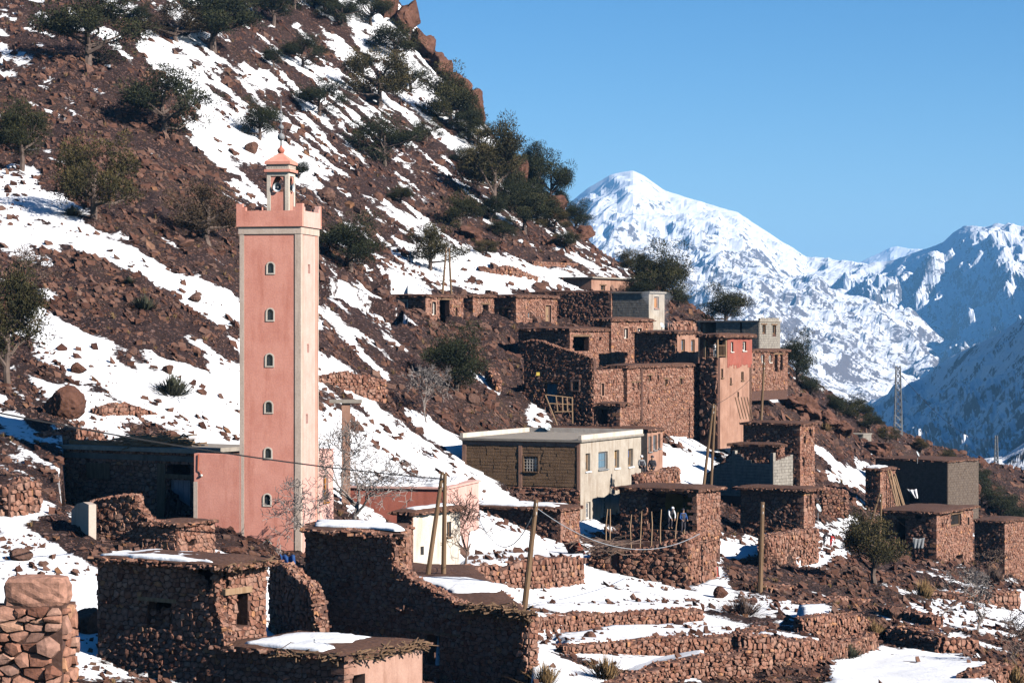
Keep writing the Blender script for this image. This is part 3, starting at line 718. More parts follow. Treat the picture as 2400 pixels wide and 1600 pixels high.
class House:
    """corner (uC, base) nearest the camera; front wall runs left, side wall runs right, both fixed in the world by depth d and yaw"""
    def __init__(s, name, label, cat, uL, uC, uR, vtop, vbase, d, yaw, group=None, Wf=None, Wr=None, pad=True, deep=2.0, seed=None):
        s.phi = math.radians(yaw); s.C = P(uC, vbase, d); d = DM(d); s.d = d
        c, sn = math.cos(s.phi), math.sin(s.phi)
        s.a = Vector((-c, -sn, 0)); s.b = Vector((-sn, c, 0))
        s.Wf = Wf or s._t(s.a, uL); s.Wr = Wr or s._t(s.b, uR)
        s.H = (vbase - vtop) / F * d; s.deep = deep
        s.root = thing(name, label, cat, s.C, s.phi, group)
        s.rng = np.random.default_rng(seed or int(uC * 7 + vtop)); s.size = 0.155
        W, R = s.Wf, s.Wr
        s.F = {'front': Face((-W, 0, 0), (1, 0, 0), (0, -1, 0)), 'side': Face((0, 0, 0), (0, 1, 0), (1, 0, 0)),
               'left': Face((-W, R, 0), (0, -1, 0), (-1, 0, 0)), 'back': Face((0, R, 0), (-1, 0, 0), (0, 1, 0))}
        s.L = {'front': W, 'side': R, 'left': R, 'back': W}
        if pad:
            q = [s.world(x, y, 0) for x, y in ((-W, 0), (0, 0), (0, R), (-W, R))]
            FOOT.append(([(p.x, p.y) for p in q], s.C.z + 0.02))
    def _t(s, ax, u):
        k = (u - 1200) / F; return (k * s.C.y - s.C.x) / (ax.x - k * ax.y)
    def world(s, x, y, z):
        c, sn = math.cos(s.phi), math.sin(s.phi); return Vector((s.C.x + x * c - y * sn, s.C.y + x * sn + y * c, s.C.z + z))
    def px(s, side, u, v):
        """photo pixel -> (s, z) on a wall face"""
        if side == 'front': t = s._t(s.a, u); y = s.C.y + s.a.y * t; return s.Wf - t, (HV - v) / F * y - s.C.z
        if side == 'side': t = s._t(s.b, u); y = s.C.y + s.b.y * t; return t, (HV - v) / F * y - s.C.z
    def rect(s, side, r):
        u0, u1, v0, v1 = r; a0, z1 = s.px(side, u0, v0); a1, z0 = s.px(side, u1, v1); zt = s.px(side, u1, v0)[1]; zb = s.px(side, u0, v1)[1]
        return (min(a0, a1), max(a0, a1), (z0 + zb) / 2, (z1 + zt) / 2)
    def wall(s, side, style='stone', ops=(), prof=None, size=None, nind=60, base=None, th=0.42, mat=None, name='wall', plaster=None, zone=None, proud=0.042):
        """ops: (kind, (u0,u1,v0,v1), options)"""
        f = s.F[side]; L = s.L[side]
        if side in ('left', 'back') or side == 'side': pass
        e0 = 0.0; e1 = 0.0
        if prof is None: prof = [(0, s.H), (L, s.H)]
        else: prof = sorted((min(max(s.px(side, u, v)[0], 0), L), s.px(side, u, v)[1]) for u, v in prof); prof[0] = (0, prof[0][1]); prof[-1] = (L, prof[-1][1])
        zb = -s.deep if base is None else base
        rects = []
        for o in ops:
            r = s.rect(side, o[1]); r = (max(r[0], 0.06), min(r[1], L - 0.06), r[2], r[3]); rects.append(r)
        # side / left walls butt between front and back
        pr = prof
        if side in ('side', 'left'):
            ps, pz = zip(*prof); i0, i1 = th, L - th
            if i1 - i0 < 0.1: i0, i1 = 0.0, L
            pc = [(i0, float(np.interp(i0, ps, pz)))] + [p for p in prof if i0 < p[0] < i1] + [(i1, float(np.interp(i1, ps, pz)))]
        else: pc = prof
        cm = {'stone': 'mortar', 'block': 'mortar', 'shaded_block': 'mortar'}.get(style, style)
        skin = 0.0
        if side == 'side' and style not in ('stone', 'block', 'shaded_block') and len(prof) == 2: pc = [(0.004, prof[0][1]), (L, prof[-1][1])]; skin = 0.012
        w = core(f, pc, zb, rects, th, name, mat or cm, s.root, skin)
        if style == 'stone':
            lay_stones(f, prof, max(zb, -1.2), rects, size or s.size, s.rng, w, nind, proud=proud, zone=zone)
        elif style in ('block', 'shaded_block'):
            lay_blocks(f, prof, max(zb, -1.0), rects, w, nind, s.rng, mat=style)
        if len(prof) > 2 and style == 'stone': cap_top(f, prof, th, w, size or s.size, s.rng)
        for o, r in zip(ops, rects):
            opening(f, w, r, o[0], o[2] if len(o) > 2 else {})
        return w
    def back_walls(s, style='stone', prof=None):
        for k in ('left', 'back'): s.wall(k, style if style != 'stone' else 'mortar', nind=0)
    def roof(s, over=0.17, th=0.13, z=None, rubble=90, mat='roof_earth', size=0.14, dome=0.12, rag=0.1):
        W, R, o = s.Wf, s.Wr, over; z = (s.H if z is None else z) - 0.01
        poly = [(-W - o, -o), (o, -o), (o, R + o), (-W - o, R + o)]
        r = roof_slab(poly, z, th, s.rng, s.root, mat, dome=dome, rag=rag)
        if rubble: edge_rubble([(p[0], p[1], 0) for p in poly], z + th * 0.5, s.rng, r, rubble, size)
        return r
    def slab(s, over=0.12, th=0.16, mat='concrete', z=None):
        W, R, o = s.Wf, s.Wr, over; z = (s.H if z is None else z)
        mb = MB(); mb.box(-W - o, o, -o, R + o, z + 0.002, z + th); return mb.build('roof', mat, s.root)
    def snow(s, poly, th=0.12, label='', z=None, wob=0.09):
        """poly: fractions (fx along front from left, fy depth) on the roof"""
        z = s.H + 0.15 if z is None else z
        pts = [s.world(-s.Wf + fx * s.Wf, fy * s.Wr, z) for fx, fy in poly]
        return snow_sheet('roof_snow', pts, th, s.rng, label, wob=wob)

def lay_blocks(face, prof, zb, openings, parent, nind, rng, bw=0.42, bh=0.21, mat='block'):
    ps, pz = zip(*prof); s1 = ps[-1]; mb = MB(); cnt = 0; rows = int((max(pz) - zb) / bh) + 1
    blocks = []
    for j in range(rows):
        z0 = zb + j * bh; z1 = z0 + bh
        x = -(bw / 2) * (j % 2)
        while x < s1:
            a0, a1 = max(x, 0), min(x + bw, s1); x += bw
            if a1 - a0 < 0.06: continue
            t = min(np.interp(a0, ps, pz), np.interp(a1, ps, pz))
            if z0 > t - 0.05: continue
            zz = min(z1, t)
            cut = False
            for (q0, q1, y0, y1) in openings:
                if a1 > q0 and a0 < q1 and zz > y0 and z0 < y1: cut = True
            if cut: 
                for (q0, q1, y0, y1) in openings:
                    if a1 > q0 and a0 < q1 and zz > y0 and z0 < y1:
                        if a0 < q0 - 0.05: blocks.append((a0, q0, z0, zz))
                        if a1 > q1 + 0.05: blocks.append((q1, a1, z0, zz))
                continue
            blocks.append((a0, a1, z0, zz))
    rng.shuffle(blocks)
    for k, (a0, a1, z0, z1) in enumerate(blocks):
        m = MB() if k < nind else mb
        g = 0.009; n1 = 0.03 + rng.uniform(0, 0.012)
        fbox(m, face, a0 + g, a1 - g, z0 + g, z1 - g, -0.02, n1, float(rng.uniform(0, 1)))
        if k < nind: m.build('block', mat, parent)
    if len(mb.v): o = mb.build('blockwork', mat, parent); o['kind'] = 'stuff'

def free_wall(name, label, pts, thick, size, nind, cat='wall', group=None, top_rubble=True, mat='stone', backfill=0.0, seed=3, proud=0.09, aspect=1.2, cap=0.25):
    """dry-stone wall along a plan line; pts = [(u, vtop, vbase, d)], faces the camera side"""
    P0 = [P(u, vb, d) for u, vt, vb, d in pts]; T = [P(u, vt, d).z for u, vt, vb, d in pts]
    root = thing(name, label, cat, P0[0], 0, group); rng = np.random.default_rng(seed + int(pts[0][0]))
    o = P0[0]
    for i in range(len(P0) - 1):
        a, b = P0[i], P0[i + 1]; sd = Vector((b.x - a.x, b.y - a.y, 0)); L = sd.length; sd.normalize(); nd = Vector((sd.y, -sd.x, 0))
        f = Face((a.x - o.x, a.y - o.y, 0), sd, nd)
        nsub = max(2, int(L / 0.8)); prof = []
        for k in range(nsub + 1):
            t = k / nsub; prof.append((L * t, T[i] * (1 - t) + T[i + 1] * t - o.z + (rng.normal(0, size * 0.35) if 0 < k < nsub else 0)))
        zb = min(a.z, b.z) - o.z - 0.9
        w = core(f, prof, zb, [], thick, 'wall', 'mortar', root)
        lay_stones(f, prof, zb, [], size, rng, w, nind // (len(P0) - 1), mat=mat, proud=proud, aspect=aspect)
        # end faces and capping stones
        for e, s0 in ((0, 0.0), (1, L)):
            if (i == 0 and e == 0) or (i == len(P0) - 2 and e == 1):
                fo = f.p(s0, 0, 0 if e == 1 else -thick); fe = Face(fo, -nd if e == 1 else nd, sd if e == 1 else -sd)
                zt = prof[-1][1] if e else prof[0][1]
                lay_stones(fe, [(0, zt), (thick, zt)], zb, [], size, rng, w, max(0, nind // 8), mat=mat, proud=proud)
        if cap:
            mb = MB()
            for k in range(int(L / (size * cap * 2.2)) + 1):
                t = rng.uniform(0, L); z = np.interp(t, [p[0] for p in prof], [p[1] for p in prof]); c = f.p(t, z, -rng.uniform(0, thick))
                add_rock(mb, c, size * rng.uniform(0.35, 0.7), rng)
            r = mb.build('capping', mat, w); r['kind'] = 'stuff'
    return root

_CUBE = [(-1, -1, -1), (1, -1, -1), (-1, 1, -1), (1, 1, -1), (-1, -1, 1), (1, -1, 1), (-1, 1, 1), (1, 1, 1)]
_CF = [(0, 2, 3, 1), (4, 5, 7, 6), (0, 1, 5, 4), (2, 6, 7, 3), (0, 4, 6, 2), (1, 3, 7, 5)]
def add_rock(mb, c, r, rng, flat=0.75):
    M = Matrix.Rotation(rng.uniform(0, 6.28), 3, 'Z') @ Matrix.Rotation(rng.normal(0, 0.4), 3, 'X') @ Matrix.Rotation(rng.normal(0, .4), 3, 'Y')
    sx, sy, sz = r * rng.uniform(0.6, 1.1), r * rng.uniform(0.6, 1.0), r * flat * rng.uniform(0.5, 0.95)
    vs = [Vector(c) + M @ Vector((p[0] * sx * rng.uniform(.55, 1.05), p[1] * sy * rng.uniform(.55, 1.05), p[2] * sz * rng.uniform(.55, 1.05))) for p in _CUBE]
    mb.add(vs, _CF, float(np.clip(rng.normal(.5, .24), 0, 1)))

def cap_top(f, prof, th, parent, size, rng):
    """loose stones lying on a broken wall top"""
    mb = MB(); ps, pz = zip(*prof); L = ps[-1] - ps[0]
    for a, b in zip(prof[:-1], prof[1:]):
        ln = math.hypot(b[0] - a[0], b[1] - a[1]); k = int(ln / size * 6) + 1
        for _ in range(k):
            t = rng.uniform(0, 1); add_rock(mb, f.p(a[0] + (b[0] - a[0]) * t, a[1] + (b[1] - a[1]) * t - size * .08, -rng.uniform(-.04, th)), size * rng.uniform(.45, .85), rng)
    o = mb.build('capping', 'stone', parent); o['kind'] = 'stuff'

def twigs(parent, pa, pb, out, n, seed, name='brushwood_eave', mat='wood', spread=.3):
    """crooked sticks and brush poking out along a roof edge from pa to pb"""
    mb = MB(); rg = np.random.default_rng(seed); pa, pb, out = Vector(pa), Vector(pb), Vector(out); al = (pb - pa).normalized()
    for i in range(n):
        c = pa.lerp(pb, rg.uniform(0, 1)) + out * rg.uniform(-.15, spread * .7) + Vector((0, 0, rg.uniform(-.12, .1))); g = rg.normal(0, .9); L_ = rg.uniform(.1, .38); q = al * L_ * math.cos(g) + out * L_ * math.sin(g)
        mb.tube([c - q, c + Vector((0, 0, rg.normal(0, .03))), c + q + Vector((0, 0, rg.normal(-.03, .09)))], rg.uniform(.012, .032), 4)
    o = mb.build(name, mat, parent); o['kind'] = 'stuff'; return o

def quoins(h, z0=-0.4, size=.2):
    """larger squared corner stones, alternately long on either face"""
    rng = h.rng; z = z0; k = 0
    while z < h.H - .12:
        hh = size * rng.uniform(.75, 1.35); a, b = (size * rng.uniform(1.9, 2.8), size * rng.uniform(.8, 1.2)) if k % 2 else (size * rng.uniform(.8, 1.2), size * rng.uniform(1.9, 2.8))
        n1, n2 = rng.uniform(.05, .085), rng.uniform(.05, .085); j = lambda s=.03: rng.uniform(-s, s); zt = min(z + hh - .02, h.H - .02)
        bot = [Vector((-a, -n1 + j(.01), z + j(.015))), Vector((n2 + j(.01), -n1 + j(.01), z)), Vector((n2 + j(.01), b, z + j(.015))), Vector((-a + .02, b, z))]
        top = [Vector((-a + j(), -n1 + j(.012), zt + j(.015))), Vector((n2 + j(.012), -n1 + j(.012), zt)), Vector((n2 + j(.012), b + j(), zt + j(.015))), Vector((-a + .02, b, zt))]
        mb = MB(); mb.hexa(bot, top, float(np.clip(rng.normal(.6, .22), 0, 1))); mb.build('quoin', 'stone', h.root); z += hh; k += 1
# ------------------------------------------------------------------ minaret and mosque
def arch_ring(face, mb, ac, z0, w, h, n0, n1, out, nseg=10):
    """arched band round an opening: jambs and half-round head, outline offset by out"""
    def outline(o):
        r = w / 2 + o; pts = [(ac - r, z0 - o)]; 
        for k in range(nseg + 1):
            g = math.pi - math.pi * k / nseg; pts.append((ac + r * math.cos(g), z0 + h - w / 2 + (r) * math.sin(g)))
        pts.append((ac + r, z0 - o)); return pts
    A, B = outline(0.0), outline(out); n = len(A)
    vs = [face.p(a, z, n1) for a, z in A] + [face.p(a, z, n1) for a, z in B] + [face.p(a, z, n0) for a, z in A] + [face.p(a, z, n0) for a, z in B]
    fs = []
    for i in range(n):
        j = (i + 1) % n
        fs += [(i, j, n + j, n + i), (n + i, n + j, 3 * n + j, 3 * n + i), (j, i, 2 * n + i, 2 * n + j)]
    mb.add(vs, [f[::-1] for f in fs])
def arch_fill(face, mb, ac, z0, w, h, n, nseg=10):
    r = w / 2; pts = [(ac - r, z0)]
    for k in range(nseg + 1):
        g = math.pi - math.pi * k / nseg; pts.append((ac + r * math.cos(g), z0 + h - r + r * math.sin(g)))
    pts.append((ac + r, z0)); vs = [face.p(a, z, n) for a, z in pts]; mb.add(vs, [tuple(range(len(pts)))[::-1]])

mn = House('minaret', 'tall salmon-pink square minaret with cream corner bands and arched slit windows', 'minaret', 562, 704, 741, 537, 1345, 62.0, -11.6, deep=3)
mn.Wr = mn.Wf                 # square plan
mn.F['side'] = Face((0, 0, 0), (0, 1, 0), (1, 0, 0)); mn.L['side'] = mn.L['left'] = mn.Wr
mn.F['left'] = Face((-mn.Wf, mn.Wr, 0), (0, -1, 0), (-1, 0, 0)); mn.F['back'] = Face((0, mn.Wr, 0), (-1, 0, 0), (0, 1, 0))
def arched_wall(h, side, ops, mat, lab=None):
    rects = [h.rect(side, o) for o in ops]
    w = core(h.F[side], [(0, h.H), (h.L[side], h.H)] if side in ('front', 'back') else [(0.45, h.H), (h.L[side] - 0.45, h.H)], -h.deep, rects, 0.45, 'wall', mat, h.root)
    return w, rects
FW = [(627,642,616,640),(626,641,724,750),(624,640,830,857),(622,638,941,966),(621,636,1050,1073),(619,634,1158,1183),(617,635,1268,1297)]
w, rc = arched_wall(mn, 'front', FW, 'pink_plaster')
for k, r in enumerate(rc):
    f = mn.F['front']; ac = (r[0] + r[1]) / 2; ww = r[1] - r[0]; hh = r[3] - r[2]
    # spandrels closing the square head to a round one
    mb = MB(); arch_ring(f, mb, ac, r[2], ww * 0.98, hh * 0.995, -0.02, 0.03, 0.058); wd = mb.build('window', 'white_plaster', w)
    mb = MB(); arch_fill(f, mb, ac, r[2], ww, hh, -0.03); mb.build('pane', 'glass_dark' if k < 6 else 'glass_grey', wd)
    mb = MB()
    for sg in (-1, 1):
        n = 6; pts = [(ac + sg * ww / 2, r[3])] + [(ac + sg * ww / 2 * math.cos(g), r[3] - ww / 2 + ww / 2 * math.sin(g)) for g in np.linspace(0, math.pi / 2, n)]
        vs = [f.p(a, z, 0.0) for a, z in pts] + [f.p(a, z, -0.3) for a, z in pts]; m = len(pts)
        fs = [tuple(range(m)), tuple(range(2 * m - 1, m - 1, -1))] + [(i, (i + 1) % m, m + (i + 1) % m, m + i) for i in range(m)]
        mb.add(vs, fs)
    mb.build('spandrel', 'pink_plaster', wd)
SW = [(722,727,620,641),(720,724,806,826),(717,722,970,992)]
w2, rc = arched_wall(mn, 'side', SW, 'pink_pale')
for r in rc:
    f = mn.F['side']; mb = MB(); fbox(mb, f, r[0], r[1], r[2], r[3], -0.3, -0.22); mb.build('window', 'glass_dark', w2)
for s in ('left', 'back'): mn.wall(s, 'pink_plaster', nind=0)
Wm, Hm = mn.Wf, mn.H
for nm, side, a0, a1, m_ in (('corner_band', 'front', 0, 0.2, 'trim'), ('corner_band', 'front', Wm - 0.24, Wm + 0.031, 'trim'), ('corner_band', 'side', 0, 0.26, 'trim'), ('corner_band', 'side', Wm - 0.12, Wm, 'trim')):
    mb = MB(); fbox(mb, mn.F[side], a0, a1, -mn.deep, Hm - 0.2, -0.02, 0.03 if side == 'front' else 0.027); mb.build(nm, m_, mn.root)
mb = MB(); mb.box(-Wm - 0.05, 0.05, -0.05, Wm + 0.05, Hm - 0.2, Hm + 0.12); mb.build('cornice', 'trim', mn.root)
mb = MB(); e = 0.12; t = 0.22
zc = Hm + 0.122; zh = mn.px('front', 640, 494)[1]; zp = mn.px('front', 570, 478)[1]
def crenel(mb, f, L):
    """parapet with stepped raised corners"""
    st = [(0, 0.28, zp), (0.28, 0.42, zp - 0.15), (0.42, L - 0.42, zh), (L - 0.42, L - 0.28, zp - 0.15), (L - 0.28, L, zp)]
    for a0, a1, z in st: fbox(mb, f, a0, a1, zc, z, -t, 0.0, 0.5)
PF = {'front': Face((-Wm - e, -e, 0), (1, 0, 0), (0, -1, 0)), 'back': Face((e, Wm + e, 0), (-1, 0, 0), (0, 1, 0)), 'side': Face((e, -e, 0), (0, 1, 0), (1, 0, 0)), 'left': Face((-Wm - e, Wm + e, 0), (0, -1, 0), (-1, 0, 0))}
for k, f in PF.items():
    mb = MB(); LL = Wm + 2 * e
    if k in ('side', 'left'): f = Face(f.p(t, 0, 0), f.sd, f.nd); st_ = LL - 2 * t
    if k in ('front', 'back'): crenel(mb, f, LL)
    else:
        for a0, a1, z in [(0, 0.08, zp), (0.08, 0.24, zp - 0.15), (0.24, st_ - 0.24, zh), (st_ - 0.24, st_ - 0.08, zp - 0.15), (st_ - 0.08, st_, zp)]: fbox(mb, f, a0, a1, zc, z, -t, 0.0, 0.5)
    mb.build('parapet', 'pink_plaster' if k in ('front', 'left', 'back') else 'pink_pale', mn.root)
mb = MB(); mb.box(-Wm, 0, 0, Wm, Hm + 0.122, Hm + 0.2); mb.build('terrace_floor', 'trim', mn.root)
# lantern
lw = 1.0; lx = -Wm / 2 + 0.08; ly = Wm / 2
z0 = Hm + 0.2; z1 = mn.px('front', 660, 411)[1] * 1.012
zt = z1 + 0.02
lant = MB(); x0, x1, y0, y1 = lx - lw / 2, lx + lw / 2, ly - lw / 2, ly + lw / 2
for (a, b, c, d_) in ((x0, x0 + 0.17, y0, y0 + 0.17), (x1 - 0.17, x1, y0, y0 + 0.17), (x0, x0 + 0.17, y1 - 0.17, y1), (x1 - 0.17, x1, y1 - 0.17, y1)): lant.box(a, b, c, d_, z0, z1)
lant.box(x0 + 0.17, x1 - 0.17, y0 + 0.0, y0 + 0.16, z1 - 0.17, z1); lant.box(x0 + 0.17, x1 - 0.17, y1 - 0.16, y1, z1 - 0.17, z1)
lant.box(x0, x0 + 0.16, y0 + 0.17, y1 - 0.17, z1 - 0.17, z1); lant.box(x1 - 0.16, x1, y0 + 0.17, y1 - 0.17, z1 - 0.17, z1)
lt = lant.build('lantern', 'white_plaster', mn.root)
zi = z0 + (z1 - z0) * 0.63
pn = MB()
for f in (Face((x0 + .17, y0 + .04, 0), (1, 0, 0), (0, -1, 0)), Face((x1 - .04, y0 + .17, 0), (0, 1, 0), (1, 0, 0)), Face((x0 + .04, y1 - .17, 0), (0, -1, 0), (-1, 0, 0)), Face((x1 - .17, y1 - .04, 0), (-1, 0, 0), (0, 1, 0))):
    L = lw - 0.34; fbox(pn, f, 0, L, z0, zi, -0.1, 0)
    for sg in (0, 1):      # pointed arch spandrels
        pts = [(0, zi), (0.015, zi)] + [(L / 2 * (1 - math.cos(g)) , zi + (z1 - .17 - zi) * 0.97 * math.sin(g)) for g in np.linspace(0.12, math.pi / 2.05, 7)] + [(L / 2, z1 - .17), (0, z1 - .17)]
        if sg: pts = [(L - a, z) for a, z in pts][::-1]
        vs = [f.p(a, z, 0.0) for a, z in pts] + [f.p(a, z, -0.08) for a, z in pts]; m = len(pts)
        pn.add(vs, [tuple(range(m))[::-1], tuple(range(m, 2 * m))] + [(i, m + i, m + (i + 1) % m, (i + 1) % m) for i in range(m)])
pn.build('panel', 'pink_plaster', lt)
hd = MB(); hd.box(x0 - .1, x1 + .1, y0 - .1, y1 + .1, zt - 0.02, zt + 0.1); hd.build('lower_cornice', 'pink_plaster', lt)
hd = MB(); hd.box(x0 - .02, x1 + .02, y0 - .02, y1 + .02, zt + 0.1, zt + 0.32); hd.build('frieze', 'trim', lt)
fz = MB(); rr = np.random.default_rng(4)
for f, L in ((Face((x0 - .02, y0 - .02, 0), (1, 0, 0), (0, -1, 0)), lw + .04), (Face((x1 + .02, y0 - .02, 0), (0, 1, 0), (1, 0, 0)), lw + .04)):
    for i in range(16):
        a = 0.05 + i * (L - 0.1) / 16; zz = zt + (0.17 if i % 2 else 0.24); fbox(fz, f, a, a + 0.03, zz, zz + 0.03, -0.01, 0.004)
fz.build('frieze_pattern', 'dark', lt)['kind'] = 'stuff'
hd = MB(); o_ = .09; hd.box(x0 - o_, x1 + o_, y0 - o_, y1 + o_, zt + 0.32, zt + 0.44)
q = [(x0 - o_, y0 - o_), (x1 + o_, y0 - o_), (x1 + o_, y1 + o_), (x0 - o_, y1 + o_)]; za = zt + 0.44
rf = [Vector((a, b, za + .002)) for a, b in q]; m_ = Vector((lx, ly, za + 0.62)); tp = [m_ + (p - m_) * 0.14 for p in rf]
for p in tp: p.z = za + 0.40
hd.hexa(rf, tp); hd.build('roof', 'pink_plaster', lt)
fin = MB(); zz = za + 0.37
fin.lathe([(0.0, zz - .05), (0.1, zz), (0.17, zz + .12), (0.165, zz + .2), (0.06, zz + .3), (0.05, zz + .36)], 14, (lx, ly, 0)); fin.build('finial_base', 'pink_dark', lt, smooth=True)
fin = MB(); zb_ = zz + .33; fin.tube([(lx, ly, zb_), (lx, ly, zb_ + 2.1)], [0.045, 0.012], 6)
def ball(mb, c, r, n=12):
    mb.lathe([(r * math.sin(math.pi * k / 8) + 1e-4, -r * math.cos(math.pi * k / 8)) for k in range(9)], n, c)
for dz, r in ((0.42, .17), (0.85, .125), (1.22, .1), (1.52, .055)): ball(fin, (lx, ly, zb_ + dz), r)
fin.build('finial', 'metal_grey', lt, smooth=True)
# loudspeakers
for (fx, fy, ang) in ((lx, y0 - 0.02, 0), (x1 + 0.02, ly, math.pi / 2)):
    zc_ = zi + 0.2; M = Matrix.Translation((fx, fy, zc_)) @ Matrix.Rotation(ang, 4, 'Z') @ Matrix.Rotation(math.pi / 2, 4, 'X')
    mb = MB(); mb.lathe([(0.2, 0.06), (0.185, 0.05), (0.12, -0.06), (0.06, -0.16), (0.05, -0.3), (0.0, -0.3)], 18)
    mb.v = [tuple(M @ Vector(p)) for p in mb.v]
    root = tag(mb.build('loudspeaker', 'dish', None, smooth=True), 'grey horn loudspeaker in the front arch of the minaret lantern' if ang == 0 else 'grey horn loudspeaker in the sunlit side arch of the minaret lantern', 'loudspeaker')
    root.matrix_world = Matrix.Translation(mn.C) @ Matrix.Rotation(mn.phi, 4, 'Z')
    m2 = MB(); m2.lathe([(0.001, 0.03), (0.05, 0.02), (0.05, -0.1)], 10); m2.v = [tuple(M @ Vector(p)) for p in m2.v]; m2.build('driver', 'metal_grey', root)

# pink annex wall left of the minaret, coplanar with its front
def flat_wall(name, label, cat, pL, pR, vtopL, vtopR, vb, mat, th=0.4, ops=(), cap=None, deep=1.5, style=None, size=0.3, nind=60, prof=None):
    """one standing wall between two surveyed points (u, d)"""
    A, B = P(pL[0], vb, pL[1]), P(pR[0], vb, pR[1]); z0 = min(A.z, B.z)
    sd = Vector((B.x - A.x, B.y - A.y, 0)); L = sd.length; ang = math.atan2(sd.y, sd.x)
    root = thing(name, label, cat, (A.x, A.y, z0), ang); f = Face((0, 0, 0), (1, 0, 0), (0, -1, 0))
    ax = sd.normalized()
    def pxw(u, v):
        k = (u - 1200) / F; t = (k * A.y - A.x) / (ax.x - k * ax.y); y = A.y + ax.y * t; return t, (HV - v) / F * y - z0
    pr = [(0, pxw(pL[0], vtopL)[1]), (L, pxw(pR[0], vtopR)[1])]
    if prof: pr = [pxw(u, v) for u, v in prof]; pr[0] = (0, pr[0][1]); pr[-1] = (L, pr[-1][1])
    rects = []
    for o in ops:
        a0, z1 = pxw(o[1][0], o[1][2]); a1, zb = pxw(o[1][1], o[1][3]); rects.append((a0, a1, zb, z1))
    w = core(f, pr, -deep, rects, th, 'wall', mat, root); root['_'] = 0; del root['_']
    if style == 'stone':
        lay_stones(f, pr, -1.0, rects, size, np.random.default_rng(int(pL[0])), w, nind)
        if prof: cap_top(f, pr, th, w, size, np.random.default_rng(9))
        fe = Face((L, 0, 0), (0, 1, 0), (1, 0, 0)); lay_stones(fe, [(0, pr[-1][1]), (th, pr[-1][1])], -1.0, [], size, np.random.default_rng(5), w, 10)
    for o, r in zip(ops, rects): opening(f, w, r, o[0], o[2] if len(o) > 2 else {})
    return root, f, w, pxw, L

an, f, w, pxw, L = flat_wall('pink_annex', 'low pink plastered wall with cream edge joined to the left foot of the minaret', 'wall', (455, 62.6), (565, 62.3), 1062, 1066, 1330, 'pink_plaster', th=0.5, deep=1)
mb = MB(); zt_ = pxw(455, 1128)[1]; fbox(mb, f, -0.02, 0.16, -1, zt_, -0.02, 0.02); mb.build('edge_band', 'trim', w)
mb = MB(); a, z = pxw(466, 1064); mb.tube([f.p(a, z - .0, .04), f.p(a - .02, z - .7, .04), f.p(a + 0.12, z - .75, .05), f.p(a + .14, z - .85, .05)], 0.02, 5); mb.build('lamp_pipe', 'orange_cloth', w)
mb = MB(); ball(mb, f.p(a + .14, z - .93, .05), 0.06, 8); mb.build('lamp_bulb', 'white_paint', w)

# dark stone house left
h = House('stone_house', 'dark low stone house with grey-blue metal door beside the pink annex', 'house', 155, 462, 500, 1062, 1240, 65.0, -33, Wr=4.5)
h.size = 0.155
h.wall('front', 'stone', [('hole', (208, 258, 1086, 1119), {}), ('hole', (392, 452, 1088, 1112), {}), ('door', (398, 452, 1124, 1232), {'pane': 'metal_door', 'frame': 'metal_door', 'fw': 0.08})], nind=150)
h.wall('side', 'mortar'); h.back_walls()
a = h.rect('front', (206, 260, 1084, 1121)); mb = MB(); fbox(mb, h.F['front'], a[0], a[1], a[2], a[3], 0.07, 0.10); mb.build('shutter_board', 'wood', h.root)
for r in ((372, 390, 1085, 1232),): q = h.rect('front', r); mb = MB(); fbox(mb, h.F['front'], q[0], q[1], q[2], q[3], 0, 0.12); mb.build('door_post', 'wood', h.root)
q = h.rect('front', (390, 454, 1111, 1121)); mb = MB(); fbox(mb, h.F['front'], q[0], q[1], q[2], q[3], 0.0, 0.09); mb.build('lintel', 'wood', h.root)
q = h.rect('front', (155, 460, 1063, 1082)); mb = MB(); fbox(mb, h.F['front'], q[0], q[1], q[2] + .1, q[3] - 0.02, 0.0, 0.085); mb.build('roof_beam', 'dark_plaster', h.root)
h.slab(0.2, 0.2, 'concrete')
mb = MB(); mb.box(-h.Wf - .1, -h.Wf + 4.2, .3, .7, h.H + .2, h.H + .42); mb.build('parapet', 'tan_block', h.root)
# firewood on that roof: one heap of sticks
mb = MB(); rg = np.random.default_rng(8)
for i in range(170):
    c = h.world(-h.Wf * rg.uniform(.22, .62), rg.uniform(.3, 2.2), h.H + .26 + abs(rg.normal(0, .22)))
    g = rg.normal(0, .5); L_ = rg.uniform(.35, 1.0); dz = rg.normal(0, .1); mb.tube([c - Vector((math.cos(g), math.sin(g), dz)) * L_, c + Vector((0, 0, rg.normal(0, .06))), c + Vector((math.cos(g), math.sin(g), dz)) * L_], rg.uniform(.02, .05), 4)
tag(mb.build('firewood_pile', 'wood_light'), 'heap of crooked firewood branches on the flat roof of the dark stone house', 'firewood')

# mosque wing right of the minaret with tall windows
h = House('mosque_wing', 'pale pink mosque wing with two tall narrow windows behind the minaret', 'building', 704, 732, 781, 1058, 1245, 66.0, -20)
h.wall('front', 'pink_plaster')
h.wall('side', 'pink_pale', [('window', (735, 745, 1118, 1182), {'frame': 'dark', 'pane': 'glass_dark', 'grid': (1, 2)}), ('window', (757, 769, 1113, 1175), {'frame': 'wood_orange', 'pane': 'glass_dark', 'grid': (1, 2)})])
h.back_walls('pink_plaster'); h.slab(0.03, 0.05, 'pink_pale')
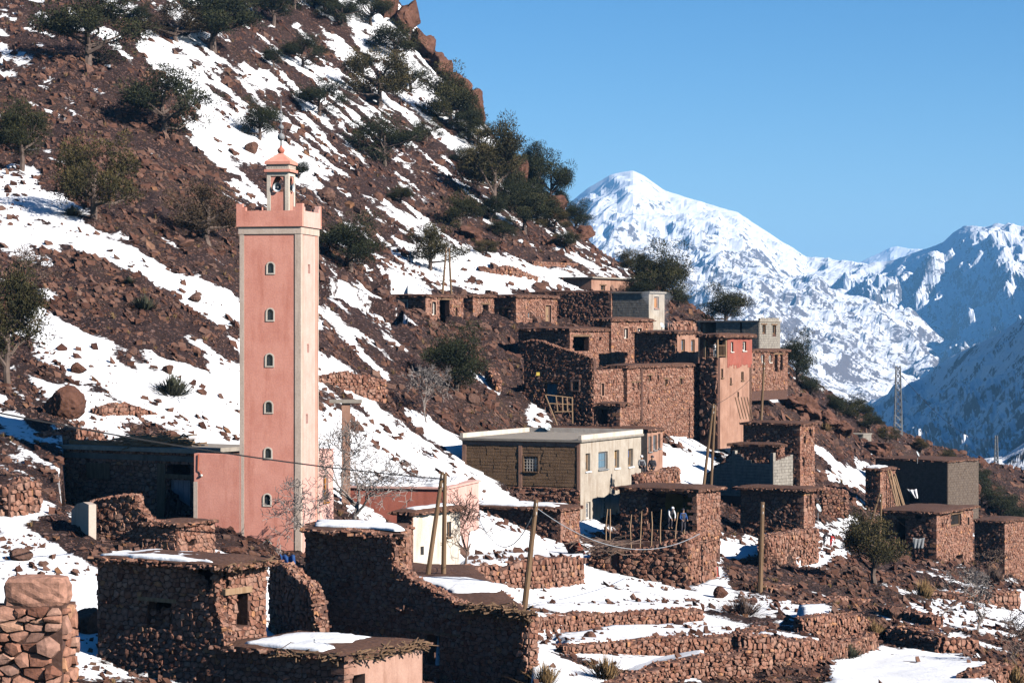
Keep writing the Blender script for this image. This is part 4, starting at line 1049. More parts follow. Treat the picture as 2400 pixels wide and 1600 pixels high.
# concrete pillar with slab top
pl = thing('concrete_pillar', 'tall bare concrete pillar carrying a small flat beam beside the mosque', 'pillar', P(811, 1260, 72))
s_ = DM(72) / F; mb = MB(); w_ = 9.5 * s_; mb.box(-w_, w_, -w_, w_, -2, (1260 - 944) * s_); mb.build('shaft', 'tan_plaster', pl)
mb = MB(); mb.box(-38 * s_, 37 * s_, -w_ * 1.6, w_ * 1.6, (1260 - 943.9) * s_, (1260 - 936) * s_); mb.build('beam', 'concrete', pl)
# low prayer hall, snow on its roof
h = House('prayer_hall', 'low pink hall with brick-red front and snow on its flat roof', 'building', 815, 1046, 1122, 1146, 1260, 72.0, -14)
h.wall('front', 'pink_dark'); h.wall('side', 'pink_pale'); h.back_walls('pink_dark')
h.slab(0.1, 0.1, 'pink_pale')
h.snow([(0.0, 0.02), (0.35, 0.01), (0.7, 0.03), (0.93, 0.06), (0.95, 0.5), (0.9, 0.93), (0.5, 0.96), (0.02, 0.95)], 0.14, 'wide snow sheet on the flat roof of the pink hall', z=h.H + 0.10)
h = House('whitewashed_room', 'cream whitewashed room with small window below the pink hall', 'building', 930, 968, 1078, 1205, 1335, 66.0, -33)
h.wall('front', 'stone', nind=20); h.wall('side', 'white_plaster', [('window', (1047, 1057, 1222, 1257), {'frame': 'wood', 'pane': 'glass_dark'}), ('hole', (985, 993, 1280, 1300), {})])
h.back_walls('white_plaster'); h.roof(0.2, 0.12, rubble=50)
h.snow([(0.1, 0.1), (0.95, 0.08), (0.9, 0.6), (0.95, 0.95), (0.1, 0.95)], 0.1, 'snow patch on the earth roof of the whitewashed room', z=h.H + 0.16)

# ------------------------------------------------------------------ white concrete house
h = House('concrete_house', 'large two-storey cream house with tan block front and flat concrete roof', 'house', 1084, 1360, 1502, 1036, 1275, 86.0, -24)
WHITE = h
wf = h.wall('front', 'tan_block', [('window', (1228, 1261, 1069, 1104), {'frame': 'wood', 'bars': True, 'pane': 'glass_dark', 'trim': 'wood', 'tw': 0.08, 'tn': 0.04})])
fr = h.F['front']; zs = h.px('front', 1300, 1140)[1]
lay_stones(fr, [(0, zs - 0.05), (h.Wf, zs - 0.05)], -1.0, [], 0.2, h.rng, wf, 120)
for u0, u1 in ((1084, 1093), (1216, 1224), (1353, 1360)):
    q = h.rect('front', (u0, u1, 1045, 1135)); mb = MB(); fbox(mb, fr, max(q[0], 0), min(q[1], h.Wf - .01), q[2] - .3, h.H, 0.0, 0.055); mb.build('pilaster', 'tan_plaster', wf)
mb = MB(); fbox(mb, fr, 0.01, h.Wf - .02, h.H - 0.28, h.H - .02, 0, 0.05); mb.build('ring_beam', 'tan_plaster', wf)
rg = np.random.default_rng(3); nb = 0
zz = zs + 0.02; mbj = MB(); win = h.rect('front', (1222, 1267, 1063, 1110))
while zz < h.H - 0.5:            # block courses, slightly uneven
    a = 0.25
    while a < h.Wf - 0.35:
        L_ = rg.uniform(0.42, 0.5)
        if not (a + L_ > win[0] and a < win[1] and zz + .2 > win[2] and zz < win[3]): fbox(mbj, fr, a + .008, min(a + L_, h.Wf - .3) - .008, zz + .01, zz + .19, -0.01, 0.012 + rg.uniform(0, .02))
        a += L_
    zz += 0.2
o = mbj.build('blockwork', 'tan_block', wf); o['kind'] = 'stuff'
wn = {'frame': 'wood_light', 'pane': 'glass_dark', 'back': 0.2, 'trim': None}
h.wall('side', 'cream_plaster', [('window', (1372, 1383, 1062, 1104), dict(wn, panes=['glass_dark', 'wood_light', 'white_paint'])), ('window', (1402, 1424, 1058, 1099), {'frame': 'metal_grey', 'pane': 'glass_blue', 'grid': (3, 2)}), ('window', (1440, 1451, 1054, 1096), dict(wn, panes=['glass_grey', 'yellow_plaster', 'glass_dark'])), ('window', (1472, 1483, 1051, 1093), dict(wn, panes=['glass_dark', 'blue_cloth', 'glass_dark'])), ('window', (1373, 1384, 1176, 1216), {'frame': 'white_paint', 'pane': 'glass_grey', 'grid': (1, 3)}), ('window', (1407, 1418, 1169, 1209), {'frame': 'white_paint', 'pane': 'glass_grey', 'grid': (2, 4), 'bars': True})])
h.back_walls('tan_block'); h.slab(0.16, 0.14, 'concrete')
W_, R_ = h.Wf, h.Wr
for (x0_, x1_, y0_, y1_) in ((-W_ - .1, 0.1, R_ - .08, R_ + .12), (-0.1, 0.12, -.1, R_ - .08), (-W_ - .12, -W_ + .08, -.1, R_ - .08)):
    mb = MB(); mb.box(x0_, x1_, y0_, y1_, h.H + .141, h.H + .141 + .28); mb.build('parapet', 'white_plaster', h.root)
tag(h.root, h.root['label'])

# ------------------------------------------------------------------ houses of the upper village: stone generic
def stone_house(name, label, uL, uC, uR, vt, vb, d, yaw, fops=(), sops=(), nf=60, ns=100, size=0.155, roof=True, fstyle='stone', sstyle='stone', fprof=None, sprof=None, rub=90, over=0.17, Wr=None, cat='house', rth=0.13, rsize=0.13, **kw):
    h = House(name, label, cat, uL, uC, uR, vt, vb, d, yaw, Wr=Wr, **kw); h.size = size
    h.wall('front', fstyle, fops, prof=fprof, nind=nf); h.wall('side', sstyle, sops, prof=sprof, nind=ns); h.back_walls(fstyle)
    if fstyle == sstyle == 'stone' and min(h.Wf, h.Wr) > .9 and not fprof: quoins(h)
    if roof: h.roof(over, rth, rubble=rub, size=rsize)
    return h
WD = {'frame': 'white_paint', 'pane': 'glass_dark', 'trim': 'tan_plaster'}
WS = {'frame': 'wood', 'pane': 'glass_dark', 'sill': False, 'lintel': True}
HO = {'lintel': True}
stone_house('stone_house', 'stone house with white framed window and tall open doorway, topmost row beside terraces', 858, 997, 1086, 695, 790, 113, -33,
  [('window', (934, 955, 704, 733), {'frame': 'white_paint', 'pane': 'glass_grey', 'trim': 'white_plaster', 'tw': .08})],
  [('window', (1011, 1020, 707, 738), WD), ('hole', (1030, 1053, 702, 753), HO), ('window', (1065, 1071, 720, 739), WS), ('door', (1031, 1048, 766, 789), {'pane': 'wood'})], 110, 130)
stone_house('stone_shed', 'narrow stone shed with dark doorway between two stone houses', 1082, 1108, 1158, 695, 772, 117, -33, (), [('hole', (1131, 1144, 713, 758), HO)], 30, 70, pad=True)
stone_house('stone_house', 'stone house with plank door in its sunlit end and thick thatched eave', 1146, 1209, 1305, 697, 769, 118, -33,
  [('window', (1171, 1190, 722, 745), WS)], [('window', (1237, 1245, 731, 747), {'frame': 'tan_plaster', 'pane': 'glass_grey'}), ('door', (1277, 1290, 715, 765), {'pane': 'wood_light', 'frame': 'tan_plaster', 'trim': 'tan_plaster', 'tw': .07})], 60, 130, rth=0.2)
stone_house('stone_barn', 'big windowless dark stone barn wall behind the thatched house', 1235, 1432, 1446, 686, 770, 122, -30, nf=150, ns=20, size=0.15, over=0.05, rub=30, Wr=4)
h = House('block_house', 'grey concrete block house with one wooden shutter on its plastered end', 'house', 1436, 1521, 1557, 687, 752, 121, -30)
h.wall('front', 'block', nind=150); h.wall('side', 'cream_plaster', [('window', (1533, 1544, 695, 723), {'frame': 'tan_plaster', 'pane': 'wood_orange', 'grid': (1, 1)})]); h.back_walls('concrete'); h.slab(0.15, 0.14)
stone_house('stone_house', 'stone house with two pale framed windows under a thick earth eave', 1392, 1432, 1530, 752, 845, 113, -32, (),
  [('window', (1461, 1470, 769, 793), dict(WD, tw=.16)), ('window', (1492, 1502, 769, 790), dict(WD, tw=.16)), ('hole', (1463, 1471, 826, 837), {})], 10, 190, rth=0.2, rub=110)
stone_house('stone_house', 'low stone house with wide dark open loft behind the sloping wall', 1215, 1335, 1430, 775, 850, 110, -32, (), [('hole', (1342, 1380, 788, 822), HO), ('hole', (1404, 1409, 790, 798), {})], 40, 110, rth=0.2, rub=110)
stone_house('stone_house', 'tall dark stone house with sloping wall top, blue door and small window', 1228, 1391, 1424, 866, 1000, 101, -33,
  [('window', (1342, 1357, 893, 915), {'frame': 'tan_plaster', 'pane': 'dark', 'trim': 'tan_plaster'}), ('door', (1277, 1306, 896, 945), {'pane': 'blue_paint', 'frame': 'wood', 'lintel': True})],
  [('window', (1407, 1414, 898, 927), {'frame': 'tan_plaster', 'pane': 'wood_light', 'trim': 'tan_plaster', 'tw': .07})], 250, 90, roof=False, fprof=[(1228, 802), (1245, 797), (1270, 800), (1310, 815), (1350, 826), (1391, 840)], sprof=[(1391, 866), (1424, 864)], Wr=5.0)
h = stone_house('stone_house', 'long stone house with a row of tiny windows above the snowy bank', 1421, 1469, 1650, 862, 1000, 103, -30, (),
  [('window', (1519, 1526, 880, 896), WS), ('window', (1558, 1564, 889, 905), WS), ('window', (1593, 1599, 887, 900), WS), ('window', (1626, 1633, 892, 906), WS), ('hole', (1541, 1544, 880, 893), {}), ('hole', (1517, 1521, 937, 947), {}), ('window', (1482, 1485, 897, 915), WS), ('window', (1494, 1497, 896, 913), WS), ('hole', (1490, 1493, 948, 956), {})], 90, 300, size=0.155, rth=0.17, rub=140)
mb = MB(); q = h.rect('side', (1500, 1504, 862, 985)); fbox(mb, h.F['side'], q[0], q[1], q[2], q[3], 0.02, 0.10); mb.build('corner_joint', 'mortar', h.root)
stone_house('goat_shed', 'small dark lean-to shed with plank door at the foot of the stone houses', 1392, 1452, 1476, 950, 996, 98, -30, [('hole', (1400, 1424, 958, 994), HO)], nf=60, ns=30, rub=50)
h = stone_house('mud_house', 'mud-plastered house with two blue-shuttered windows and dark stone front', 1487, 1587, 1636, 781, 862, 110, -32, (), [('window', (1597, 1605, 795, 823), {'frame': 'wood', 'pane': 'glass_blue'}), ('window', (1620, 1628, 796, 825), {'frame': 'wood', 'pane': 'glass_blue'})], 130, 0, sstyle='tan_plaster', rub=80)
# red house with balcony
h = House('red_house', 'tall house with brick-red upper plaster and corner balcony', 'house', 1640, 1682, 1762, 790, 990, 108, -33); RED = h
f = h.F['front']; sd = h.F['side']
bf = h.rect('front', (1648, 1690, 796, 838)); bs = h.rect('side', (1670, 1704, 796, 838))
zb0, zb1 = (bs[2] + 0), bs[3]
w = core(f, [(0, h.H), (h.Wf, h.H)], -2, [(max(0.3, bf[0]), h.Wf, zb0, zb1)], 0.4, 'wall', 'mortar', h.root); lay_stones(f, [(0, zb0), (h.Wf, zb0)], -1, [], 0.3, h.rng, w, 60)
w = core(sd, [(0.4, h.H), (h.Wr, h.H)], -2, [(0.4, bs[1], zb0, zb1)] + [h.rect('side', r) for r in ((1712, 1718, 801, 824), (1740, 1748, 800, 822), (1690, 1695, 864, 885), (1737, 1743, 871, 891), (1711, 1715, 885, 899), (1728, 1732, 918, 931))], 0.4, 'wall', 'tan_plaster', h.root)
for r in ((1712, 1718, 801, 824), (1740, 1748, 800, 822), (1690, 1695, 864, 885), (1737, 1743, 871, 891), (1711, 1715, 885, 899), (1728, 1732, 918, 931)):
    opening(sd, w, h.rect('side', r), 'window', {'frame': 'white_paint' if r[2] < 830 else 'wood', 'pane': 'glass_dark', 'sill': r[2] < 900})
zr = h.px('side', 1730, 853)[1]; mb = MB(); ops = [h.rect('side', r) for r in ((1712, 1718, 801, 824), (1740, 1748, 800, 822))]
cr = core(sd, [(bs[1] + .02, h.H - .02), (h.Wr - .01, h.H - .02)], zr, ops, 0.01, 'red_plaster_coat', 'red_plaster', w, skin=0.025)
# red coat frayed lower edge
mb = MB(); rg = np.random.default_rng(5); a = bs[1]
while a < h.Wr - 0.15: wd_ = rg.uniform(.15, .4); fbox(mb, sd, a + .02, min(a + wd_, h.Wr - .02), zr - rg.uniform(.03, .32), zr + .01, -.01, .022); a += wd_
mb.build('plaster_fringe', 'red_plaster', w)
for s in ('left', 'back'): h.wall(s, 'mortar', nind=0)
mb = MB(); mb.box(-h.Wf + .4, -0.01, 0.0, bs[1], zb0 - .14, zb0 - .01); mb.build('balcony_floor', 'wood', h.root)
mb = MB(); mb.box(-h.Wf + .1, -.1, bs[1] + .02, bs[1] + .2, zb0 - .1, h.H - .02); mb.build('balcony_back_wall', 'mortar', h.root)
for (x, y) in ((-.08, .08), (-.08, bs[1] - .1), (-h.Wf + max(.3, bf[0]) + .1, .08)): mb = MB(); mb.box(x - .07, x + .07, y - .07, y + .07, zb0 - .01, h.H - .03); mb.build('balcony_post', 'wood_light', h.root)
rl = MB()
for zz in (0.9, 0.12): rl.box(-.1, -.05, .15, bs[1] - .17, zb0 + zz, zb0 + zz + .06); rl.box(-h.Wf + max(.3, bf[0]) + .18, -.15, .05, .1, zb0 + zz, zb0 + zz + .06)
k = 0.3
while k < bs[1] - .2: rl.box(-.095, -.055, k, k + .04, zb0 + .18, zb0 + .9); k += .22
k = -h.Wf + max(.3, bf[0]) + .25
while k < -.2: rl.box(k, k + .04, .055, .095, zb0 + .18, zb0 + .9); k += .22
rl.build('balcony_railing', 'wood', h.root); h.roof(0.28, 0.2, rubble=80)
BALC = h.world(-0.55, 0.55, zb0)
# block house at the right end
h = House('block_house', 'grey concrete block house with two windows standing behind the red house', 'house', 1636, 1779, 1828, 754, 818, 124, -32)
h.wall('front', 'block', [('hole', (1642, 1678, 757, 780), {}), ('hole', (1735, 1739, 757, 785), {})], nind=150); h.wall('side', 'block', [('window', (1786, 1794, 761, 781), WS), ('window', (1810, 1818, 762, 783), WS)], nind=140); h.back_walls('concrete'); h.slab(0.12, 0.12)
for k in range(8): mb = MB(); y = .1 + k * (h.Wr - .3) / 8; mb.box(-.12, .06, y, y + (h.Wr - .3) / 8 - .03, h.H + .122, h.H + .122 + .2 + .05 * (k % 2)); mb.build('block', 'block', h.root)
stone_house('stone_house', 'stone cottage with narrow black doorways below the block house', 1730, 1761, 1846, 824, 884, 121, -32, (),
  [('hole', (1763, 1768, 828, 871), {}), ('window', (1784, 1790, 830, 848), {'frame': 'white_paint', 'pane': 'glass_blue'}), ('window', (1802, 1808, 831, 849), {'frame': 'white_paint', 'pane': 'glass_grey'}), ('hole', (1815, 1822, 830, 870), HO), ('hole', (1828, 1834, 830, 868), HO)], 10, 160, rub=60)
stone_house('ruined_wall_house', 'roofless stone enclosure on the snow above the village', 1234, 1250, 1354, 612, 652, 141, -33, nf=30, ns=150, roof=False)
h = stone_house('mud_house', 'long low mud-plastered house with flat concrete roof, highest in the village', 1316, 1386, 1487, 652, 690, 138, -30, (), [('window', (1408, 1418, 669, 681), WS), ('hole', (1440, 1446, 676, 684), {}), ('hole', (1458, 1463, 678, 685), {}), ('hole', (1474, 1478, 679, 686), {})], fstyle='tan_plaster', sstyle='tan_plaster', roof=False)
h.slab(0.3, 0.14)
free_wall('retaining_wall', 'stone wall capped with snow behind the smoking chimney', [(1570, 757, 782, 117), (1632, 757, 785, 119)], 0.5, 0.28, 60)
# house behind white house
h = House('plain_house', 'earth-roofed house with three tall windows behind the cream house', 'house', 1300, 1517, 1553, 1010, 1100, 97, -27)
h.wall('front', 'dark_plaster'); h.wall('side', 'tan_plaster', [('window', (1519, 1527, 1022, 1058), {'frame': 'metal_grey', 'pane': 'glass_blue'}), ('window', (1531, 1539, 1019, 1054), {'frame': 'metal_grey', 'pane': 'glass_blue'}), ('window', (1542, 1548, 1016, 1050), {'frame': 'metal_grey', 'pane': 'glass_blue'})]); h.back_walls('tan_plaster'); h.roof(0.15, 0.14, rubble=60)
# open shed with yellow wall
h = House('open_shed', 'open-fronted stone shed with peeling yellow plaster inside', 'shed', 1452, 1632, 1640, 1152, 1246, 81, -30, Wr=3.2)
h.size = .16
h.wall('front', 'stone', [('hole', (1519, 1622, 1156, 1242), {})], nind=90); h.wall('side', 'stone', nind=40, ops=[]); h.back_walls('stone')
bk = h.F['back']
ib = Face((0, h.Wr - .42, 0), (-1, 0, 0), (0, -1, 0)); wb = thing('x', '', '')
bpy.data.objects.remove(wb)
mb = MB(); mb.box(-h.Wf + .4, -.4, h.Wr - .9, h.Wr - .43, -.5, h.H); iw = mb.build('inner_wall', 'mortar', h.root)
lay_stones(Face((-h.Wf + .4, h.Wr - .9, 0), (1, 0, 0), (0, -1, 0)), [(0, h.H - .05), (h.Wf - .8, h.H - .05)], -.2, [], .3, h.rng, iw, 60)
def blob(face, ac, zc, rw, rh, n, seed, mbm):
    rg = np.random.default_rng(seed); k = 22; pts = []
    for i in range(k): g = 2 * math.pi * i / k; r = 1 + rg.normal(0, .1); pts.append((ac + rw * r * math.copysign(abs(math.cos(g)) ** .7, math.cos(g)), zc + rh * r * math.copysign(abs(math.sin(g)) ** .7, math.sin(g))))
    vs = [face.p(a, z, n) for a, z in pts] + [face.p(a, z, n - .08) for a, z in pts]
    mbm.add(vs, [tuple(range(k)), tuple(range(2 * k - 1, k - 1, -1))] + [(i, k + i, k + (i + 1) % k, (i + 1) % k) for i in range(k)])
fi = Face((-h.Wf + .4, h.Wr - .9, 0), (1, 0, 0), (0, -1, 0))
for fr_, sd_ in ((0.50, 1), (0.80, 2)): mb = MB(); blob(fi, (h.Wf - .8) * fr_, h.H * 0.60, .58, h.H * .36, .15, sd_, mb); mb.build('plaster_patch', 'yellow_plaster', iw)
h.roof(0.25, 0.15, rubble=80); SHED = h; quoins(h)
# stone pen wall with door below
h = House('stone_pen', 'roofless stone pen with rusty door and big boulders in its lower wall', 'pen', 1378, 1612, 1642, 1292, 1400, 74, -20, Wr=5.5); PEN = h
h.size = .19
h.wall('front', 'stone', [('door', (1431, 1452, 1296, 1352), {'pane': 'pink_dark', 'frame': 'wood', 'lintel': True})], prof=[(1378, 1312), (1420, 1296), (1480, 1292), (1540, 1280), (1590, 1262), (1612, 1258)], nind=260, proud=.09)
h.wall('side', 'stone', prof=[(1612, 1258), (1628, 1254), (1642, 1252)], nind=60, proud=.09); h.back_walls('stone')
mb = MB(); mb.box(-h.Wf + .42, -.42, .42, h.Wr - .42, h.H * 0.6, h.H * 0.72); mb.build('pen_floor', 'earth', h.root)
stone_house_low = stone_house('stone_stable', 'low dark stone stable with black doorway and snow-covered roof', 1070, 1313, 1358, 1196, 1296, 79, -28, [('hole', (1097, 1153, 1214, 1280), HO)], (), 150, 110, size=.15, rub=120)
stone_house_low.snow([(0.0, 0.03), (0.3, 0.02), (0.62, 0.03), (0.93, 0.05), (0.95, 0.35), (0.8, 0.6), (0.9, 0.96), (0.02, 0.96)], 0.11, 'thick snow on the roof of the low dark stable')
# ------------------------------------------------------------------ right-hand cluster
stone_house('stone_house', 'tall narrow stone house with earth roof above the unfinished block walls', 1742, 1874, 1909, 996, 1125, 103, -32, (), [('hole', (1884, 1888, 1022, 1040), {}), ('hole', (1896, 1902, 1005, 1022), {}), ('hole', (1880, 1885, 1072, 1092), {})], 120, 130, rub=90)
h = House('unfinished_walls', 'unfinished grey block walls with stepped broken top and concrete posts', 'ruin', 1652, 1813, 1834, 1085, 1132, 96, -42, Wr=2.2)
h.wall('front', 'block', prof=[(1652, 1110), (1672, 1100), (1673, 1090), (1700, 1082), (1701, 1070), (1712, 1062), (1738, 1063), (1739, 1070), (1750, 1070), (1751, 1077), (1768, 1077), (1770, 1084), (1813, 1085)], nind=200, th=.2)
h.wall('side', 'block', prof=[(1813, 1080), (1834, 1064)], nind=20, th=.2)
for x in (-h.Wf * .57, -.12): mb = MB(); mb.box(x - .13, x + .13, -.05, .22, -1, h.H + .7 if x > -1 else h.H + .75); mb.build('concrete_post', 'concrete', h.root)
stone_house('stone_pen', 'low stone pen roofed with brush behind the block walls', 1712, 1826, 1838, 1046, 1088, 100, -30, nf=40, ns=10, rub=20, cat='pen')
h = stone_house('stone_house', 'stone house with broad red-earth roof and narrow windows beside a dish', 1735, 1883, 1909, 1150, 1232, 91, -31, (), [('window', (1889, 1893, 1160, 1190), WS), ('window', (1897, 1901, 1155, 1186), WS)], 160, 80, rub=120, over=0.35)
h2 = House('block_house', 'small unfinished grey block hut on the rocky spur', 'hut', 1964, 2022, 2027, 1019, 1062, 148, -28, Wr=2.5)
h2.wall('front', 'block', nind=60); h2.wall('side', 'block', nind=10); h2.back_walls('concrete'); h2.slab(.1, .1)
h2 = House('block_house', 'dark two-storey block house with laundry hanging from its lower window', 'house', 2052, 2221, 2226, 1082, 1200, 122, -42, Wr=5)
h2.wall('front', 'shaded_block', [('hole', (2126, 2152, 1146, 1176), {})], nind=120); h2.wall('side', 'shaded_block', nind=10); h2.back_walls('dark_plaster'); h2.roof(.15, .12, rubble=110)
LAUN = h2
h3 = stone_house('stone_house', 'stone ruin with leaning logs and snow on its roof near the laundry house', 2028, 2062, 2098, 1102, 1190, 112, -33, nf=50, ns=110, rub=40)
h3.snow([(0.0, 0.03), (0.95, 0.05), (0.9, 0.6), (0.02, 0.9)], 0.14, 'snow cap on the roof of the ruin with leaning logs')
mb = MB()
rg = np.random.default_rng(2)
for k in range(5):
    y = 1.2 + k * .35; mb = MB(); mb.tube([h3.world(.9 + rg.uniform(0, .3), y, -.2), h3.world(.15, y + rg.normal(0, .1), h3.H * rg.uniform(.75, 1.05))], .07, 6)
    tag(mb.build('leaning_log', 'wood_light'), 'pale log leaning against the sunlit wall of the stone ruin', 'log', 'logs leaning on the stone ruin')
h = stone_house('stone_house', 'two-storey stone house with broken upper window and dark lower doorway', 2064, 2194, 2280, 1203, 1345, 102, -31, [('hole', (2100, 2122, 1213, 1268), HO), ('hole', (2145, 2160, 1206, 1216), {})],
  [('window', (2228, 2252, 1204, 1232), {'frame': 'wood', 'pane': 'dark', 'grid': (2, 1), 'sill': False, 'lintel': True}), ('window', (2265, 2270, 1211, 1230), WD), ('hole', (2207, 2210, 1222, 1235), {}), ('hole', (2216, 2219, 1219, 1228), {}), ('hole', (2240, 2256, 1300, 1340), {})], 120, 220, rub=140, over=.3)
h = stone_house('stone_house', 'dark stone house with bright blue door at the right edge of the village', 2284, 2354, 2362, 1224, 1345, 111, -34, [('door', (2297, 2319, 1292, 1338), {'pane': 'blue_paint', 'frame': 'wood'})], (), 110, 10, rub=60, Wr=4)
# ------------------------------------------------------------------ foreground ruins
R2 = House('stone_house', 'low ruined stone house with snow and twigs on its roof and plastered end wall', 'house', 514, 806, 976, 1545, 1690, 43, -34, Wr=4.0)
R2.size = .14
R2.wall('front', 'stone', nind=150, prof=[(514, 1505), (540, 1512), (562, 1524), (600, 1527), (700, 1536), (806, 1546)])
R2.wall('side', 'rose_plaster', [('hole', (819, 855, 1580, 1660), {})]); quoins(R2, size=.17); R2.back_walls(); R2.roof(.12, .12, rubble=120, size=.13)
R2.snow([(0.18, 0.06), (0.5, 0.03), (0.82, 0.02), (0.86, 0.12), (0.62, 0.22), (0.75, 0.5), (0.7, 0.86), (0.35, 0.97), (0.15, 0.6)], .12, 'broad snow patch on the lower ruin roof with twigs')
k = (514 - 1200) / F
R1 = House('stone_house', 'ruined stone house with collapsed corner, timber lintels and snow on half its roof', 'house', 229, 530, 638, 1333, 1690, 44.5, -34)
R1.size = .14
R1.wall('front', 'stone', [('hole', (346, 402, 1410, 1470), {'lintel': False})], prof=[(229, 1315), (330, 1321), (430, 1327), (500, 1333), (507, 1372), (498, 1400), (512, 1430), (524, 1470), (530, 1500)], nind=300)
q = R1.rect('front', (326, 416, 1400, 1409)); mb = MB(); fbox(mb, R1.F['front'], q[0], q[1], q[2], q[3], -.2, .09); mb.build('lintel', 'wood_light', R1.root)
q = R1.rect('front', (350, 398, 1430, 1470)); mb = MB(); rg = np.random.default_rng(2)
for i in range(60): add_rock(mb, R1.F['front'].p(rg.uniform(q[0], q[1]), q[2] + abs(rg.normal(0, .28)), -rg.uniform(.12, .5)), rg.uniform(.08, .17), rg)
o = mb.build('blocking_stones', 'stone', R1.root); o['kind'] = 'stuff'
# side wall stands back from the collapsed corner
R1.F['side'] = Face((-0.25, 0.35, 0), (0, 1, 0), (1, 0, 0)); R1.L['side'] = R1.Wr - .35
R1.wall('side', 'stone', [('hole', (552, 578, 1392, 1470), {})], prof=[(530, 1333), (570, 1328), (600, 1324), (638, 1319)], nind=200)
q = R1.rect('side', (542, 600, 1375, 1391)); mb = MB(); fbox(mb, R1.F['side'], q[0] - .45, q[1] - .35, q[2], q[3] - .02, -.2, .1); mb.build('lintel', 'wood_light', R1.root)
R1.F['back'] = Face((-.26, R1.Wr, 0), (-1, 0, 0), (0, 1, 0)); R1.L['back'] = R1.Wf - .26; R1.back_walls(); R1.roof(.14, .16, rubble=200, size=.14, rag=.16)
R1.snow([(0.02, 0.03), (0.3, -0.01), (0.62, -0.02), (0.9, 0.02), (0.78, 0.22), (0.7, 0.55), (0.55, 0.95), (0.1, 0.97)], .08, 'thick snow sheet on the roof of the ruined house with timber lintels')
flat_wall('ruined_wall', 'broken dark stone wall stub behind the ruined house', 'wall', (632, 50.5), (744, 48.5), 1330, 1400, 1500, 'mortar', .45, style='stone', size=.14, nind=120, prof=[(632, 1326), (665, 1322), (685, 1345), (720, 1370), (735, 1400), (744, 1470)])
R3, f3, w3, px3, L3 = flat_wall('ruined_house_wall', 'long dark ruined stone wall stepping down to a brushwood eave, black doorway below', 'ruin', (716, 57.0), (1238, 52.0), 1240, 1440, 1700, 'mortar', .5, [('hole', (1000, 1031, 1485, 1560), {})], style='stone', size=.145, nind=300,
  prof=[(716, 1243), (800, 1241), (860, 1246), (925, 1262), (926, 1325), (940, 1332), (956, 1352), (985, 1368), (1020, 1385), (1052, 1402), (1090, 1420), (1120, 1436), (1238, 1440)])
q0 = px3(958, 1476); q1 = px3(1080, 1486); mb = MB(); fbox(mb, f3, q0[0], q1[0], q1[1], q0[1], -.2, .1); mb.build('lintel', 'wood', w3)
# roofs behind the long wall, laid in the world on level planes
def plane_poly(px, d0, v0):
    z = (HV - v0) / F * DM(d0); return [Vector(((u - 1200) / F * (z * F / (HV - v)), z * F / (HV - v), z)) for u, v in px]
rg = np.random.default_rng(6)
twigs(R2.root, (.1, .2, R2.H + .08), (.1, R2.Wr, R2.H + .08), (1, 0, 0), 130, 4); twigs(R2.root, (-R2.Wf * .5, -.1, R2.H + .06), (.1, -.1, R2.H + .06), (0, -1, 0), 50, 6); twigs(R1.root, (0, 0, R1.H + .06), (.05, R1.Wr, R1.H + .06), (1, 0, 0), 60, 5)
pp = plane_poly([(940, 1418), (1242, 1436), (1105, 1322), (936, 1318)], 53, 1436); rf_ = thing('earth_roof', 'brown pebbly earth roof behind the long dark ruin wall', 'roof', (0, 0, 0))
roof_slab([(p.x, p.y) for p in pp], pp[0].z - .2, .2, rg, rf_, name='roof_surface', dome=.1, n=22); edge_rubble([(p.x, p.y, 0) for p in pp], pp[0].z - .1, rg, rf_, 160, .16)
mb = MB(); zb_ = pp[0].z - 4.5; mb.hexa([Vector((p.x * .97 + .0, p.y * 1.01, zb_)) for p in pp], [Vector((p.x * .97, p.y * 1.01, p.z - .2)) for p in pp]); mb.build('wall_mass', 'mortar', rf_)
FOOT.append(([(p.x, p.y) for p in pp], zb_ + 2))
sn = plane_poly([(962, 1362), (1080, 1364), (1190, 1384), (1165, 1396), (1060, 1398), (1000, 1378)], 53, 1440)
snow_sheet('roof_snow', [p + Vector((0, 0, .16)) for p in sn], .1, rg, 'snow patch on the pebbly earth roof behind the dark ruin wall')
pp = plane_poly([(712, 1242), (946, 1256), (960, 1230), (735, 1226)], 56.5, 1242); rf_ = thing('earth_roof', 'small raised roof end with overhanging slabs at the top of the dark ruin', 'roof', (0, 0, 0))
roof_slab([(p.x, p.y) for p in pp], pp[0].z - .1, .16, rg, rf_, name='roof_surface', dome=.05); edge_rubble([(p.x, p.y, 0) for p in pp], pp[0].z + .0, rg, rf_, 140, .2)
mb = MB(); mb.hexa([Vector((p.x * .99, p.y + .9 * (i < 2), p.z - 5)) for i, p in enumerate(pp)], [Vector((p.x * .99, p.y + .9 * (i < 2), p.z - .1)) for i, p in enumerate(pp)]); o = mb.build('wall_mass', 'mortar', rf_)
a_, b_ = pp[1], pp[2]; sdv = Vector((b_.x * .99 - a_.x * .99, b_.y - a_.y - .9, 0)); Ls = sdv.length; sdv.normalize()
lay_stones(Face((a_.x * .99, a_.y + .9, 0), sdv, Vector((sdv.y, -sdv.x, 0))), [(0, pp[0].z - .12), (Ls, pp[0].z - .12)], pp[0].z - 3.2, [], .26, rg, o, 40)
FOOT.append(([(p.x, p.y) for p in pp], pp[0].z - 4))
sn = plane_poly([(736, 1240), (800, 1243), (870, 1246), (925, 1252), (946, 1250), (935, 1240), (850, 1229), (745, 1228)], 56.5, 1242)
snow_sheet('roof_snow', [p + Vector((0, 0, .13)) for p in sn], .09, rg, 'soft snow cap on the raised end of the dark ruin')
mb = MB(); rg = np.random.default_rng(12)   # brushwood eave of the long wall
